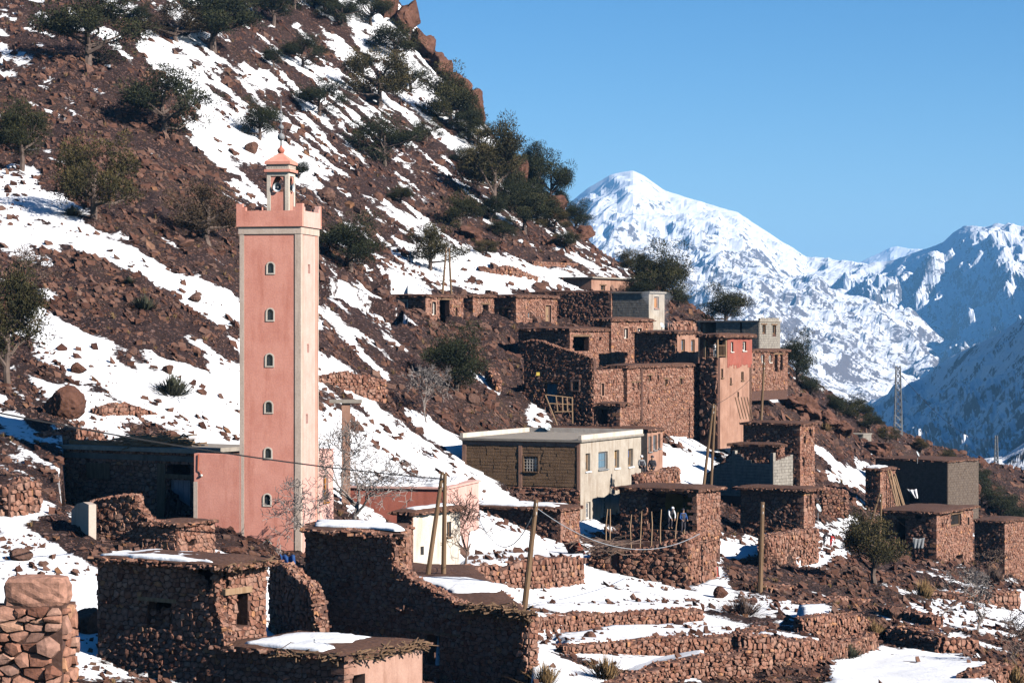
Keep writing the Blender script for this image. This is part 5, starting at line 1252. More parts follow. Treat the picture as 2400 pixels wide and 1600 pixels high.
for i in range(240):
    t = rg.uniform(px3(1090, 1436)[0], L3 + .25); z = px3(1200, 1437)[1] + rg.uniform(-.18, .22); c = f3.p(t, z, rg.uniform(-.1, .32)); g = rg.normal(0, .8); L_ = rg.uniform(.12, .4)
    mb.tube([c - f3.sd * L_ * math.cos(g) - f3.nd * L_ * math.sin(g), c + f3.sd * L_ * math.cos(g) + f3.nd * L_ * math.sin(g) + Vector((0, 0, rg.normal(0, .1)))], rg.uniform(.015, .05), 4)
o = mb.build('brushwood_eave', 'wood', w3); o['kind'] = 'stuff'
# near pillar of big stones
gp = House('stone_pier', 'massive pier of large orange-red stones with one long slab on top', 'pier', -160, 146, 151, 1420, 1800, 36, -6, Wr=1.2)
gp.size = .25
w = core(gp.F['front'], [(0, gp.H), (gp.Wf, gp.H)], -2, [], .6, 'wall', 'mortar', gp.root); lay_stones(gp.F['front'], [(0, gp.H), (gp.Wf, gp.H)], -.5, [], .27, gp.rng, w, 160, mat='stone_orange', proud=.12, aspect=1.7)
w = core(gp.F['side'], [(.6, gp.H), (gp.Wr, gp.H)], -2, [], .6, 'wall', 'mortar', gp.root); lay_stones(gp.F['side'], [(0, gp.H), (gp.Wr, gp.H)], -.5, [], .27, gp.rng, w, 30, mat='stone_orange', proud=.1)
q = gp.rect('front', (5, 146, 1362, 1400)); bm = bmesh.new(); bmesh.ops.create_cube(bm, size=1); bmesh.ops.subdivide_edges(bm, edges=bm.edges, cuts=5, use_grid_fill=True)
for v_ in bm.verts:
    c = v_.co; e = Vector((c.x * 2, c.y * 2, c.z * 2)); l8 = (abs(e.x) ** 6 + abs(e.y) ** 6 + abs(e.z) ** 6) ** (1 / 6); c *= 1 / max(l8, .2) * (1 + .10 * (random.random() - .5)) 
    v_.co = Vector((c.x * (q[1] - q[0]), c.y * 1.1, c.z * (gp.px('front', 80, 1358)[1] - gp.H + .12)))
me = bpy.data.meshes.new('capstone'); bm.to_mesh(me); bm.free(); at = me.attributes.new('rnd', 'FLOAT', 'FACE'); at.data.foreach_set('value', [.6] * len(me.polygons))
link('capstone', me, 'stone_orange', gp.root, (-gp.Wf + (q[0] + q[1]) / 2, .5, gp.H + (gp.px('front', 80, 1358)[1] - gp.H) / 2))
# low curved enclosure in front of the dark house
h = House('stone_enclosure', 'low ruined stone enclosure with snow on top in front of the grey-blue door', 'wall', 207, 414, 472, 1232, 1310, 56, -28, Wr=2.6)
h.size = .15
h.wall('front', 'stone', prof=[(207, 1176), (250, 1168), (300, 1160), (318, 1162), (324, 1185), (338, 1205), (352, 1220), (414, 1232)], nind=200)
h.wall('side', 'stone', [('hole', (441, 456, 1263, 1278), {})], nind=90); h.wall('left', 'mortar', nind=0); h.wall('back', 'mortar', nind=0); 
W_ = h.Wf; rr_ = roof_slab([(-W_ * .36, -.1), (.15, -.1), (.15, h.Wr + .1), (-W_ * .36, h.Wr + .1)], h.H - .01, .1, h.rng, h.root, dome=.03); edge_rubble([(-W_ * .36, -.1, 0), (.15, -.1, 0), (.15, h.Wr, 0)], h.H + .06, h.rng, rr_, 70, .13)
flat_wall('plaster_slab', 'short flaking white plastered wall end by the ruined enclosure', 'wall', (167, 58), (208, 56.4), 1188, 1177, 1262, 'trim', .3, prof=[(167, 1196), (180, 1180), (195, 1176), (208, 1182)])
# ------------------------------------------------------------------ dry-stone retaining walls and terraces of the fields
RW = [('stone retaining wall holding the snowy yard below the low stable', [(1090, 1330, 1405, 67), (1150, 1322, 1400, 68), (1240, 1316, 1395, 69), (1330, 1304, 1378, 70.5), (1368, 1306, 1372, 71.5)], 0.22, 120),
 ('upper field wall running below the stone pen', [(1236, 1445, 1505, 60), (1300, 1441, 1492, 61.5), (1390, 1436, 1472, 63), (1470, 1434, 1464, 64), (1560, 1429, 1462, 65), (1648, 1428, 1455, 66)], 0.16, 90),
 ('long field wall under the widest terrace of snow', [(1330, 1512, 1585, 55), (1430, 1506, 1585, 56), (1526, 1495, 1560, 57), (1620, 1495, 1540, 58), (1730, 1490, 1560, 59), (1800, 1466, 1560, 60.5)], 0.15, 110),
 ('lowest field wall curving up from the frame edge', [(1440, 1600, 1660, 50.5), (1490, 1577, 1650, 51.5), (1560, 1553, 1650, 52.5), (1660, 1535, 1650, 53.5), (1760, 1520, 1650, 54)], 0.14, 110),
 ('tall field wall beside the frozen white field', [(1740, 1486, 1650, 55), (1810, 1490, 1650, 55.5), (1870, 1500, 1640, 56), (1925, 1500, 1610, 57), (1985, 1505, 1565, 59), (2052, 1480, 1530, 61.5)], 0.15, 130),
 ('short high wall rising behind the tall field wall', [(1885, 1448, 1510, 63), (1957, 1441, 1505, 64), (2015, 1436, 1500, 65), (2058, 1478, 1510, 66)], 0.15, 100),
 ('dark shaded field wall topped with a snow ribbon', [(2080, 1472, 1545, 63), (2140, 1474, 1546, 62.5), (2206, 1490, 1548, 62), (2292, 1498, 1548, 62.5)], 0.18, 110),
 ('corner field wall at the right frame edge below the bare tree', [(2275, 1580, 1640, 53), (2330, 1562, 1640, 54), (2370, 1556, 1640, 55), (2460, 1560, 1640, 56)], 0.16, 60),
 ('stone wall below the snow heap beside the broad red-earth roof', [(1797, 1256, 1285, 84), (1850, 1247, 1288, 86), (1918, 1238, 1284, 88)], 0.19, 90),
 ('retaining wall under the cobbled path by the pepper bush', [(1880, 1412, 1440, 72), (1960, 1400, 1436, 74), (2040, 1405, 1440, 76)], 0.19, 60),
 ('wall below the two-storey stone house edged with snow', [(2100, 1325, 1370, 92), (2180, 1345, 1395, 93), (2270, 1350, 1400, 94), (2350, 1345, 1400, 96)], 0.19, 90),
 ('stone pier wall on the slope behind the minaret', [(232, 958, 1010, 72), (300, 945, 1020, 73), (360, 965, 1025, 74), (396, 990, 1025, 75)], 0.19, 100),
 ('ragged wall beside the concrete pillar', [(735, 890, 960, 88), (790, 875, 950, 89), (860, 880, 935, 90), (905, 892, 930, 91)], 0.21, 100),
 ('terrace wall below the topmost stone house', [(745, 800, 830, 103), (850, 795, 830, 105), (960, 806, 832, 107), (985, 812, 832, 108)], 0.21, 90),
 ('second terrace wall on the slope left of the juniper', [(760, 745, 775, 112), (840, 760, 780, 112), (895, 758, 782, 112)], 0.21, 60),
 ('field wall across the snow above the topmost house', [(960, 652, 675, 125), (1040, 645, 672, 127), (1130, 642, 675, 129), (1190, 622, 660, 131), (1260, 648, 668, 133)], 0.22, 90),
 ('stone wall on the snow behind the seated people', [(1500, 1112, 1150, 86), (1545, 1108, 1148, 88), (1592, 1094, 1148, 90)], 0.18, 80),
 ('left bank wall beside the snow lane', [(20, 1140, 1215, 58), (60, 1120, 1215, 58.5), (95, 1135, 1210, 59)], 0.21, 60)]
RW += [('low wall stub between the field pole and the leafy tree', [(1800, 1375, 1408, 75), (1860, 1372, 1410, 76), (1905, 1380, 1412, 77)], .19, 60),
 ('wall climbing beside the red cloth', [(1640, 1300, 1345, 80), (1668, 1290, 1330, 82)], .19, 40),
 ('stepped wall below the snow lane of the lower fields', [(2060, 1420, 1450, 71), (2130, 1432, 1462, 70), (2190, 1446, 1470, 69)], .18, 60),
 ('field wall climbing behind the pale leafless tree', [(2180, 1385, 1420, 80), (2260, 1392, 1428, 80), (2390, 1385, 1430, 81)], .2, 60),
 ('wall along the lane above the laundry house ruin', [(1925, 1140, 1175, 104), (1985, 1150, 1185, 104)], .2, 40),
 ('rough wall on the slope under the drooping tree', [(1140, 860, 905, 103), (1160, 890, 940, 102)], .2, 40),
 ('broken wall of stones in the left snowfield', [(95, 1015, 1050, 68), (180, 1000, 1045, 69), (240, 1010, 1040, 70)], .2, 60)]
for i, (lb, pts_, sz, ni) in enumerate(RW):
    free_wall('dry_stone_wall', lb, pts_, .55, sz, ni, seed=i * 3 + 1, proud=.10)
TERR += [[(1090, 1334, 67.3), (1240, 1320, 69.3), (1368, 1309, 71.8), (1362, 1285, 78), (1200, 1290, 77), (1080, 1300, 74)],
 [(1236, 1448, 60.3), (1390, 1440, 63.3), (1648, 1431, 66.3), (1640, 1412, 69), (1450, 1415, 68.5), (1250, 1415, 66)],
 [(1330, 1515, 55.3), (1430, 1510, 56.3), (1526, 1499, 57.3), (1620, 1499, 58.3), (1730, 1494, 59.3), (1740, 1478, 62), (1640, 1462, 64), (1430, 1466, 62.5), (1300, 1490, 59.5)],
 [(1440, 1606, 50.8), (1490, 1582, 51.8), (1560, 1558, 52.8), (1660, 1540, 53.8), (1650, 1525, 56.8), (1526, 1540, 56), (1450, 1590, 54)],
 [(1742, 1490, 55.3), (1925, 1504, 57.3), (1915, 1495, 62), (1800, 1480, 60)],
 [(1885, 1452, 63.3), (1957, 1445, 64.3), (2015, 1440, 65.3), (1990, 1418, 70), (1870, 1420, 68)],
 [(1950, 1640, 49), (2340, 1640, 49), (2330, 1556, 56), (2290, 1548, 61.5), (2060, 1535, 61), (1985, 1565, 57.5), (1950, 1600, 53)],
 [(2080, 1476, 63.3), (2206, 1494, 62.3), (2292, 1500, 62.8), (2280, 1480, 67), (2100, 1462, 67)],
 [(1797, 1260, 84.3), (1918, 1242, 88.3), (1910, 1228, 92), (1790, 1245, 89)],
 [(2100, 1328, 92.3), (2180, 1348, 93.3), (2350, 1348, 96.3), (2340, 1338, 106), (2100, 1332, 106)],
 [(745, 1650, 45.2), (1245, 1650, 49.5), (1240, 1640, 52.2), (718, 1580, 57.2), (655, 1560, 52)],
 [(140, 1200, 60), (470, 1252, 59), (475, 1245, 64), (150, 1192, 70)],
 [(745, 803, 103.3), (960, 809, 107.3), (940, 798, 110), (745, 790, 108)],
 [(960, 655, 125.3), (1130, 646, 129.3), (1260, 650, 133.3), (1250, 640, 137), (980, 640, 131)]]
SNOWPOLY += [([(1080,1335),(1100,1290),(1370,1285),(1370,1310)], .95), ([(1240,1450),(1250,1395),(1640,1395),(1650,1430)], .9), ([(1320,1520),(1310,1495),(1640,1458),(1740,1480),(1735,1500)], .98), ([(1480,1600),(1450,1600),(1530,1540),(1660,1520),(1660,1540)], .95),
 ([(1950,1620),(1945,1557),(1985,1560),(2060,1515),(2170,1542),(2330,1555),(2280,1578),(2300,1620)], 1.0), ([(1800,1425),(1870,1410),(1960,1435),(1900,1445),(1895,1480)], .95), ([(2120,1440),(2250,1410),(2400,1400),(2400,1430),(2200,1465)], .9),
 ([(0,400),(100,440),(250,540),(420,650),(555,700),(555,760),(400,700),(200,610),(60,560),(0,520)], .86), ([(60,720),(180,720),(330,810),(480,860),(550,860),(550,960),(400,960),(200,900),(90,850)], .86), ([(100,720),(200,640),(330,720),(420,790),(500,850),(400,850),(220,790)], .08),
 ([(140,560),(300,640),(450,730),(540,800),(450,800),(250,720),(120,620)], .10), ([(740,960),(860,980),(1000,1030),(1060,1060),(1060,1130),(860,1120),(740,1080)], .84), ([(730,830),(830,900),(830,915),(735,880)], .95), ([(895,960),(1060,1010),(1080,1020),(1000,1015)], .9),
 ([(1130,830),(1200,830),(1260,930),(1280,990),(1220,985)], .95), ([(900,650),(1020,610),(1240,600),(1320,660),(1310,690),(950,690)], .93), ([(1540,1000),(1680,990),(1640,1130),(1690,1260),(1620,1240),(1600,1130),(1550,1060)], .9), ([(1640,1130),(1700,1150),(1880,1220),(1900,1245),(1780,1250),(1680,1230)], .9), ([(1620,1290),(1700,1260),(1880,1290),(1990,1270),(1970,1310),(1760,1330),(1700,1400),(1640,1400)], .92),
 ([(1760,880),(1850,920),(1830,960),(1700,1010),(1690,990),(1760,970)], .92), ([(1935,1080),(2050,1100),(2040,1135),(1990,1150),(1920,1110)], .97),
 ([(1650,1150),(1760,1190),(1760,1250),(1660,1230)], .1), ([(1690,1310),(1790,1290),(1880,1330),(1870,1400),(1720,1390)], .08), ([(1800,1330),(2050,1340),(2060,1400),(1850,1400)], .12), ([(1700,960),(2000,930),(2100,1060),(1960,1080),(1880,1000)], .12),
 ([(980,780),(1250,780),(1240,990),(1050,1000),(900,930)], .1), ([(1040,900),(1210,940),(1230,1000),(1080,1000)], .05), ([(170,100),(260,180),(440,300),(560,480),(540,680),(380,560),(240,400),(0,260),(0,190)], .12), ([(345,70),(430,150),(530,250),(500,270),(380,180),(320,120)], .95), ([(450,290),(560,310),(660,360),(560,390),(470,350)], .95),
 ([(150,1380),(228,1400),(228,1600),(150,1600)], .9), ([(0,1210),(120,1230),(230,1300),(220,1390),(150,1370),(0,1350)], .9), ([(50,1230),(150,1200),(290,1290),(220,1330)], .1), ([(560,1270),(620,1290),(560,1290)], .3)]
SNOW = finish_terrain()
# ------------------------------------------------------------------ trees
def rot_between(v): return Vector(v).to_track_quat('Z', 'Y').to_matrix()
def evergreen(seed, leafmat, spread=0.55, open_=0.5, lean=0.0, low=0.25, nclump=72, per=190, leaf=0.025):
    """unit-height tree: returns an Empty with trunk and crown; leaves are small faces in clumps round the limb ends"""
    rg = np.random.default_rng(seed); tr = MB(); ends = []
    base = Vector((0, 0, -0.06)); top = Vector((lean * .5 + rg.normal(0, .04), rg.normal(0, .04), 0.55))
    tr.tube([base, Vector((rg.normal(0, .02), rg.normal(0, .02), .12)), Vector((lean * .2, 0, .32)), top], [.052, .042, .032, .018], 7)
    nl = 9
    for i in range(nl):
        g = 2 * math.pi * i / nl + rg.normal(0, .35); z0 = rg.uniform(.10, .5); st = Vector((lean * .4 * z0, 0, z0))
        r = spread * rg.uniform(.55, 1.0) * (1.15 - .45 * z0); zt = np.clip(z0 + rg.uniform(.02, .42), low * .6, .88)
        en = Vector((math.cos(g) * r + lean * (.4 + zt), math.sin(g) * r, zt)); mid = st.lerp(en, .5) + Vector((rg.normal(0, .03), rg.normal(0, .03), -.03 + rg.normal(0, .03)))
        tr.tube([st, mid, en], [.024, .015, .006], 5, cap=False); ends += [en, st.lerp(en, .75) + Vector((0, 0, .05)), mid.lerp(en, .3) + Vector((0, 0, .06))]
        for k in range(2):
            e2 = mid.lerp(en, rg.uniform(.2, .9)) + Vector((rg.normal(0, .1), rg.normal(0, .1), rg.uniform(.0, .14))); tr.tube([mid.lerp(en, .3), e2], [.01, .004], 4, cap=False); ends.append(e2)
    for k in range(8): ends.append(Vector((lean * .8 + rg.normal(0, spread * .35), rg.normal(0, spread * .35), rg.uniform(.6, .95))))
    cen = []
    for k in range(nclump):
        e = ends[k % len(ends)]; c = e + Vector((rg.normal(0, .055), rg.normal(0, .055), rg.normal(0, .045))); cen.append((c, rg.uniform(.08, .155) * (1.3 - open_ * .35)))
    n = nclump * per; ci = np.repeat(np.arange(nclump), per)
    C = np.array([tuple(c) for c, r in cen])[ci]; Rr = np.array([r for c, r in cen])[ci]
    d = rg.normal(0, 1, (n, 3)); d /= np.linalg.norm(d, axis=1, keepdims=True)
    pos = C + d * (Rr * rg.uniform(.25, 1.05, n) ** .6)[:, None] * np.array([1.25, 1.25, .8])
    dirv = d + rg.normal(0, .55, (n, 3)) + [0, 0, .3]; dirv /= np.linalg.norm(dirv, axis=1, keepdims=True)
    s = rg.normal(0, 1, (n, 3)); s -= (s * dirv).sum(1, keepdims=True) * dirv; s /= np.linalg.norm(s, axis=1, keepdims=True)
    Ln = leaf * rg.uniform(.6, 1.5, n); Wd = leaf * rg.uniform(.16, .34, n)
    V = np.stack([pos - s * Wd[:, None], pos + s * Wd[:, None], pos + dirv * Ln[:, None] + s * (Wd * .4)[:, None], pos + dirv * Ln[:, None] * 1.05 - s * (Wd * .4)[:, None]], 1)
    fa = np.arange(n * 4).reshape(n, 4)
    rn = np.clip(.35 + rg.normal(0, .2, n) + .25 * (d[:, 2]) + np.repeat(rg.normal(0, .16, nclump), per), 0, 1)
    me = mesh_np('crown', V.reshape(-1, 3), [fa], {'rnd': rn}); me.materials.append(MAT[leafmat])
    tm = bpy.data.meshes.new('trunk'); tm.from_pydata(tr.v, [], tr.f); tm.materials.append(MAT['bark'])
    return tm, me
PROTO = {'g1': evergreen(1, 'leaf_green', .52, .4), 'g2': evergreen(2, 'leaf_green', .62, .6), 'g3': evergreen(3, 'leaf_green', .45, .3, nclump=80), 'o1': evergreen(4, 'leaf_olive', .5, .4), 'o2': evergreen(5, 'leaf_olive', .58, .5),
 'b1': evergreen(6, 'leaf_brown', .6, .8, per=150), 'lean': evergreen(7, 'leaf_green', .42, .6, lean=.7, nclump=56), 'f1': evergreen(8, 'leaf_green', .50, .1, low=.05, nclump=100, per=170, leaf=.023), 'd1': evergreen(9, 'leaf_green', .42, .2, low=.05, nclump=90)}
def tree(name, label, u, vb, hpx, wpx, proto, d=None, cat='tree', group=None, rz=None, sink=0.0):
    p = hit(u, vb) if d is None else P(u, vb, d)
    if d is not None: p.z = max(p.z, gz(p.x, p.y) - .3) if sink == 0 else p.z
    s = hpx / F * p.y * 1.04; sw = wpx / F * p.y / 1.02
    o = thing(name, label, cat, p, random.uniform(0, 6.28) if rz is None else rz, group); o.scale = (sw, sw, s)
    tm, cm = PROTO[proto]
    for nm, me in (('trunk', tm), ('crown', cm)): c = bpy.data.objects.new(nm, me); COL.objects.link(c); c.parent = o
    return o
TR = [('juniper_tree', 'huge dark juniper cut by the top edge above the blue-shaded snow gully', 205, 150, 175, 210, 'g2'), ('juniper_tree', 'rounded russet-olive juniper between two big dark junipers at the hilltop', 415, 98, 95, 125, 'b1'), ('juniper_tree', 'very tall dark juniper beside the russet one above the long snow tongue', 500, 118, 150, 190, 'g1'), ('juniper_tree', 'dark juniper cut by the top edge next to bare grey rocks', 640, 60, 100, 115, 'g1'),
 ('juniper_tree', 'broad dark juniper casting a black shadow on bare scree', 380, 315, 160, 175, 'g2'), ('juniper_bush', 'small round dense juniper just above the minaret finial', 608, 328, 98, 98, 'f1'), ('juniper_tree', 'dark drooping juniper at the left edge beside bare red scree', 50, 400, 165, 150, 'g1'), ('juniper_tree', 'leaning golden-olive juniper overhanging the big left snowfield', 220, 510, 200, 180, 'o2'),
 ('thorn_tree', 'brown leafless-looking thorn tree with exposed roots left of the minaret top', 488, 570, 150, 160, 'b1'), ('juniper_bush', 'ragged juniper bush on snow upslope of the finial', 708, 158, 78, 92, 'g2'), ('juniper_bush', 'thin juniper bush amid snow streaks right of the finial', 748, 272, 88, 105, 'g2'),
 ('juniper_tree', 'big brown-green juniper with clear trunk near the rocky crest', 890, 250, 145, 150, 'o2'), ('juniper_tree', 'dark juniper against the rock crest behind the brown-green one', 925, 145, 95, 115, 'g1'), ('juniper_tree', 'dense sloping juniper hugging the rock crest', 1055, 300, 150, 130, 'g3'), ('juniper_tree', 'little juniper jutting from the rock crest against the sky', 1122, 268, 45, 42, 'g2'),
 ('juniper_tree', 'wind-bent juniper on top of the rock spire against the sky', 1190, 300, 70, 80, 'lean'), ('juniper_tree', 'tallest olive juniper below the rock spire', 1160, 490, 195, 140, 'o1'), ('juniper_tree', 'slim dark juniper behind the rock spire', 1245, 440, 108, 62, 'd1'), ('juniper_tree', 'open-topped juniper standing on the skyline between spire and peak', 1292, 490, 135, 95, 'g2'), ('juniper_tree', 'dark bushy juniper under the tallest olive juniper', 1230, 545, 105, 110, 'g1'),
 ('juniper_tree', 'wide juniper with forked trunk among snow streaks', 900, 388, 120, 140, 'g2'), ('juniper_bush', 'low dark juniper on snow right of the wide forked one', 1080, 545, 95, 92, 'g1'), ('juniper_tree', 'green juniper right beside the minaret parapet', 820, 632, 130, 160, 'f1'), ('juniper_tree', 'brownish juniper above the stone terrace behind the twin poles', 1008, 632, 115, 115, 'o2'),
 ('juniper_tree', 'small skyline juniper left of the snowy peak', 1378, 520, 75, 62, 'g2'), ('juniper_tree', 'large juniper on the skyline spur before the snowy peak', 1440, 605, 130, 125, 'g1'), ('juniper_tree', 'very dense dark tree beside the chimney smoke', 1556, 712, 140, 145, 'f1'), ('juniper_tree', 'dark solitary tree over the block house roof', 1700, 760, 92, 112, 'f1'), ('juniper_tree', 'dark tree behind the stone cottage with black doorways', 1868, 895, 120, 85, 'f1'),
 ('juniper_tree', 'small dark tree on the spur below the block house', 1930, 905, 55, 50, 'f1'), ('juniper_tree', 'twin dark tree on the spur above the pylon', 1982, 935, 60, 70, 'f1'), ('juniper_tree', 'sloping dark tree at the valley edge left of the pylon', 2010, 985, 60, 75, 'g3'), ('weeping_tree', 'dense drooping green tree in the gully between houses', 1068, 922, 160, 145, 'f1'), ('pepper_tree', 'leafy green tree with slim trunk in front of the two-storey stone house', 2050, 1368, 158, 155, 'o1'),
 ('juniper_tree', 'ragged green tree with hanging branches at the left edge over snow', 18, 905, 260, 190, 'o1')]
for t_ in TR: tree(*t_, d=138 if t_[2] == 1700 else None)
vg = np.random.default_rng(31)
for u, v, hh, ww in [(800, 60, 70, 90), (760, 30, 60, 80), (870, 60, 80, 90), (850, 175, 50, 70), (960, 215, 70, 80), (1000, 330, 50, 65), (1090, 400, 60, 70), (1120, 350, 70, 70), (1180, 560, 50, 70), (1260, 520, 70, 80), (1300, 545, 60, 80), (1330, 590, 50, 70), (1205, 470, 80, 70), (1260, 460, 80, 60), (1140, 600, 40, 60), (940, 480, 45, 60), (700, 420, 40, 50), (1310, 500, 60, 60), (1480, 640, 60, 70), (1500, 700, 50, 60), (1590, 720, 50, 60), (1845, 860, 50, 50), (1900, 925, 45, 60), (1960, 975, 50, 60), (2040, 1010, 40, 60), (2080, 1035, 36, 50), (640, 160, 50, 60), (330, 60, 50, 60), (550, 30, 80, 90), (690, 20, 70, 80), (1130, 430, 90, 100), (1200, 500, 80, 90), (1175, 430, 100, 90), (1240, 500, 80, 90), (1280, 530, 70, 80), (1350, 540, 70, 80), (1400, 580, 70, 80), (1100, 330, 80, 80), (1070, 280, 80, 80), (1460, 620, 70, 80), (1530, 690, 80, 90), (1150, 520, 60, 70)]:
    tree('juniper_bush', 'dark juniper scrub growing singly among rocks below the ridge crest', u, v, hh, ww, ['g1', 'f1', 'g2', 'o2', 'd1'][int(vg.integers(5))], cat='bush', group='juniper scrub below the ridge crest')
for k, (u, v, hh, ww, lb) in enumerate([(2250, 1140, 60, 60, 'dark shrub tree on the valley edge beyond the laundry house'), (2300, 1190, 70, 75, 'dark tree at the valley edge above the blue door'), (2215, 1095, 40, 50, 'scrubby tree below the lattice pylon'), (2345, 1215, 70, 80, 'olive tree close to the right frame edge above the blue door'), (2385, 1260, 80, 80, 'dark tree cut by the right frame edge'), (2160, 1062, 34, 40, 'low bush right of the pylon foot'), (2290, 1140, 50, 60, 'round dark tree between valley edge and far pylon'), (2265, 1230, 60, 60, 'olive scrub tree behind the two-storey stone house')]):
    tree('scrub_tree', lb, u, v, hh, ww, ['f1', 'g1', 'o1'][k % 3])

def bare_tree(name, label, u, vb, hpx, wpx, seed, d=None, depth=6, mat='bark_light', lean=(0, 0), r0=.022, cat='tree', nb=(2, 4), up=.5):
    p = hit(u, vb) if d is None else P(u, vb, d); H = hpx / F * p.y; rg = np.random.default_rng(seed); root = thing(name, label, cat, p)
    tk = MB(); br = MB(); wx = wpx / hpx; rmin = .0125 * p.y / 110
    def grow(q, dirv, L, r, lev):
        m = q + dirv * L * .5 + Vector(rg.normal(0, L * .07, 3)); e = m + (dirv + Vector(rg.normal(0, .2, 3))).normalized() * L * .5
        (tk if lev < 2 else br).tube([q, m, e], [max(r, rmin), max(r * .85, rmin), max(r * .7, rmin)], 6 if lev < 2 else (4 if lev < 4 else 3), cap=False)
        if lev >= depth: return
        for i in range(rg.integers(*nb) + (1 if lev == 0 else 0)):
            a = Vector(rg.normal(0, 1, 3)); a.x *= wx; nd = (dirv * .75 + a.normalized() * .8 + Vector((0, 0, up * (.5 if lev < 2 else .12)))).normalized()
            st = q.lerp(m, 1.0).lerp(e, rg.uniform(.1, 1.0)); grow(st, nd, L * rg.uniform(.66, .9), r * rg.uniform(.5, .66), lev + 1)
    grow(Vector((0, 0, -.15)), Vector((lean[0], lean[1], 1)).normalized(), H * .32, H * r0, 0)
    tk.build('trunk', mat, root); o = br.build('branches', mat, root); return root
bare_tree('bare_walnut_tree', 'wide leafless walnut tree spreading grey twigs before the pink hall', 830, 1255, 330, 480, 5, d=65, depth=7, lean=(.15, 0), r0=.018, nb=(2, 4))
bare_tree('bare_walnut_tree', 'leafless leaning branch tree at the foot of the minaret', 745, 1262, 180, 220, 8, d=60.5, depth=6, lean=(-.5, 0), r0=.014)
bare_tree('bare_walnut_tree', 'leafless twiggy tree between twin poles and low stable', 1090, 1330, 200, 240, 12, d=68, depth=6, lean=(.1, 0), r0=.014, mat='twig')
bare_tree('bare_tree', 'slender leafless tree on the snow below the drooping green tree', 1000, 990, 150, 110, 15, depth=6, r0=.014)
bare_tree('bare_tree', 'pale leafless tree in the lower right fields', 2290, 1478, 190, 200, 21, depth=7, lean=(.15, 0), r0=.02)
bare_tree('bare_tree', 'dark leafless shrub tree at the right edge beside the frozen field', 2380, 1570, 150, 170, 23, depth=6, r0=.02, mat='bark')
bare_tree('bare_tree', 'grey leafless shrub leaning over the left snowfield', 60, 700, 140, 240, 27, depth=6, lean=(.3, 0), r0=.02, mat='twig')
bare_tree('bare_tree', 'leafless scrub behind the two-storey stone house wall', 2330, 1350, 80, 150, 29, depth=6, mat='twig', r0=.02)
# ------------------------------------------------------------------ shrubs and dry grass
def tuft(seed, n, mat, h=1.0, sp=.5, w=.03):
    rg = np.random.default_rng(seed); g = rg.uniform(0, 6.28, n); r = np.abs(rg.normal(0, sp * .45, n)); b = np.stack([np.cos(g) * r * .5, np.sin(g) * r * .5, -.06 + 0 * g], 1)
    L = h * rg.uniform(.5, 1, n) * (1 - r * .5); e = b + np.stack([np.cos(g) * r * 1.1, np.sin(g) * r * 1.1, L], 1) + rg.normal(0, .06, (n, 3)); m = (b + e) / 2 + rg.normal(0, .05, (n, 3))
    s = np.stack([-np.sin(g), np.cos(g), 0 * g], 1) * w; V = np.stack([b - s, b + s, m + s * .8, m - s * .8, e], 1); o = (np.arange(n) * 5)[:, None]
    me = mesh_np('tuft', V.reshape(-1, 3), [np.array([0, 1, 2, 3])[None] + o, np.array([3, 2, 4])[None] + o], {'rnd': rg.uniform(0, 1, n * 2)}); me.materials.append(MAT[mat]); return me
TU = [tuft(1, 260, 'dry_grass', sp=.8, w=.018), tuft(2, 260, 'dry_grass', sp=.9, w=.02), tuft(3, 420, 'sage', sp=1.2, w=.03), tuft(4, 420, 'twig', sp=1.3, w=.016), tuft(5, 380, 'sage', sp=1.0, w=.03)]
SH = [('sage_bush', 'sparse green bush casting blue shadow on the left snowfield', 405, 925, 60, 4), ('sage_bush', 'small green bush on the brown strip in the left snowfield', 338, 725, 40, 4), ('grass_tuft', 'single dry tussock alone on upper left snow', 303, 663, 18, 2), ('grass_tuft', 'sage mound at the rim of the upper left snow', 170, 505, 30, 2), ('thorn_bush', 'bare brown thicket before the row of tiny windows', 1470, 1000, 45, 3), ('thorn_bush', 'twiggy thicket on the stone pen roof', 1770, 1062, 55, 3), ('thorn_bush', 'dry brush heap beside the tall narrow stone house', 1860, 1090, 50, 3), ('thorn_bush', 'dark thorn bush under the red house balcony', 1672, 960, 45, 4),
 ('thorn_bush', 'dry bramble at the foot of the single field pole', 1740, 1440, 60, 3), ('grass_tuft', 'golden tussock in the lower fields below the leafy tree', 2165, 1400, 55, 0), ('grass_tuft', 'golden tussock on the tall field wall', 2050, 1490, 45, 1), ('grass_tuft', 'golden tussock in the frame corner', 2375, 1600, 60, 1), ('thorn_bush', 'brown bramble patch beside the low field wall', 1420, 1590, 70, 0), ('grass_tuft', 'rust-coloured tussock on the spur beside the small hut', 1935, 1010, 25, 1), ('grass_tuft', 'pale tussock on the bank above the concrete pillar', 870, 925, 28, 0), ('thorn_bush', 'grey bramble below the blue door', 2330, 1365, 50, 3), ('grass_tuft', 'round golden tussock on the cliff edge near the cottage', 1895, 915, 26, 0),
 ('grass_tuft', 'ochre tussock beside the snowy yard wall', 1280, 1600, 60, 0), ('sage_bush', 'green sprig on the wall beside the frozen field', 1990, 1540, 40, 4)]
for nm, lb, u, v, hp, k in SH:
    p = hit(u, v); s = hp / F * p.y; o = link(nm, TU[k], None, None, p); o.scale = (s * 1.1, s * 1.1, s); o.rotation_euler.z = random.uniform(0, 6); tag(o, lb, 'bush' if 'bush' in nm else 'grass')
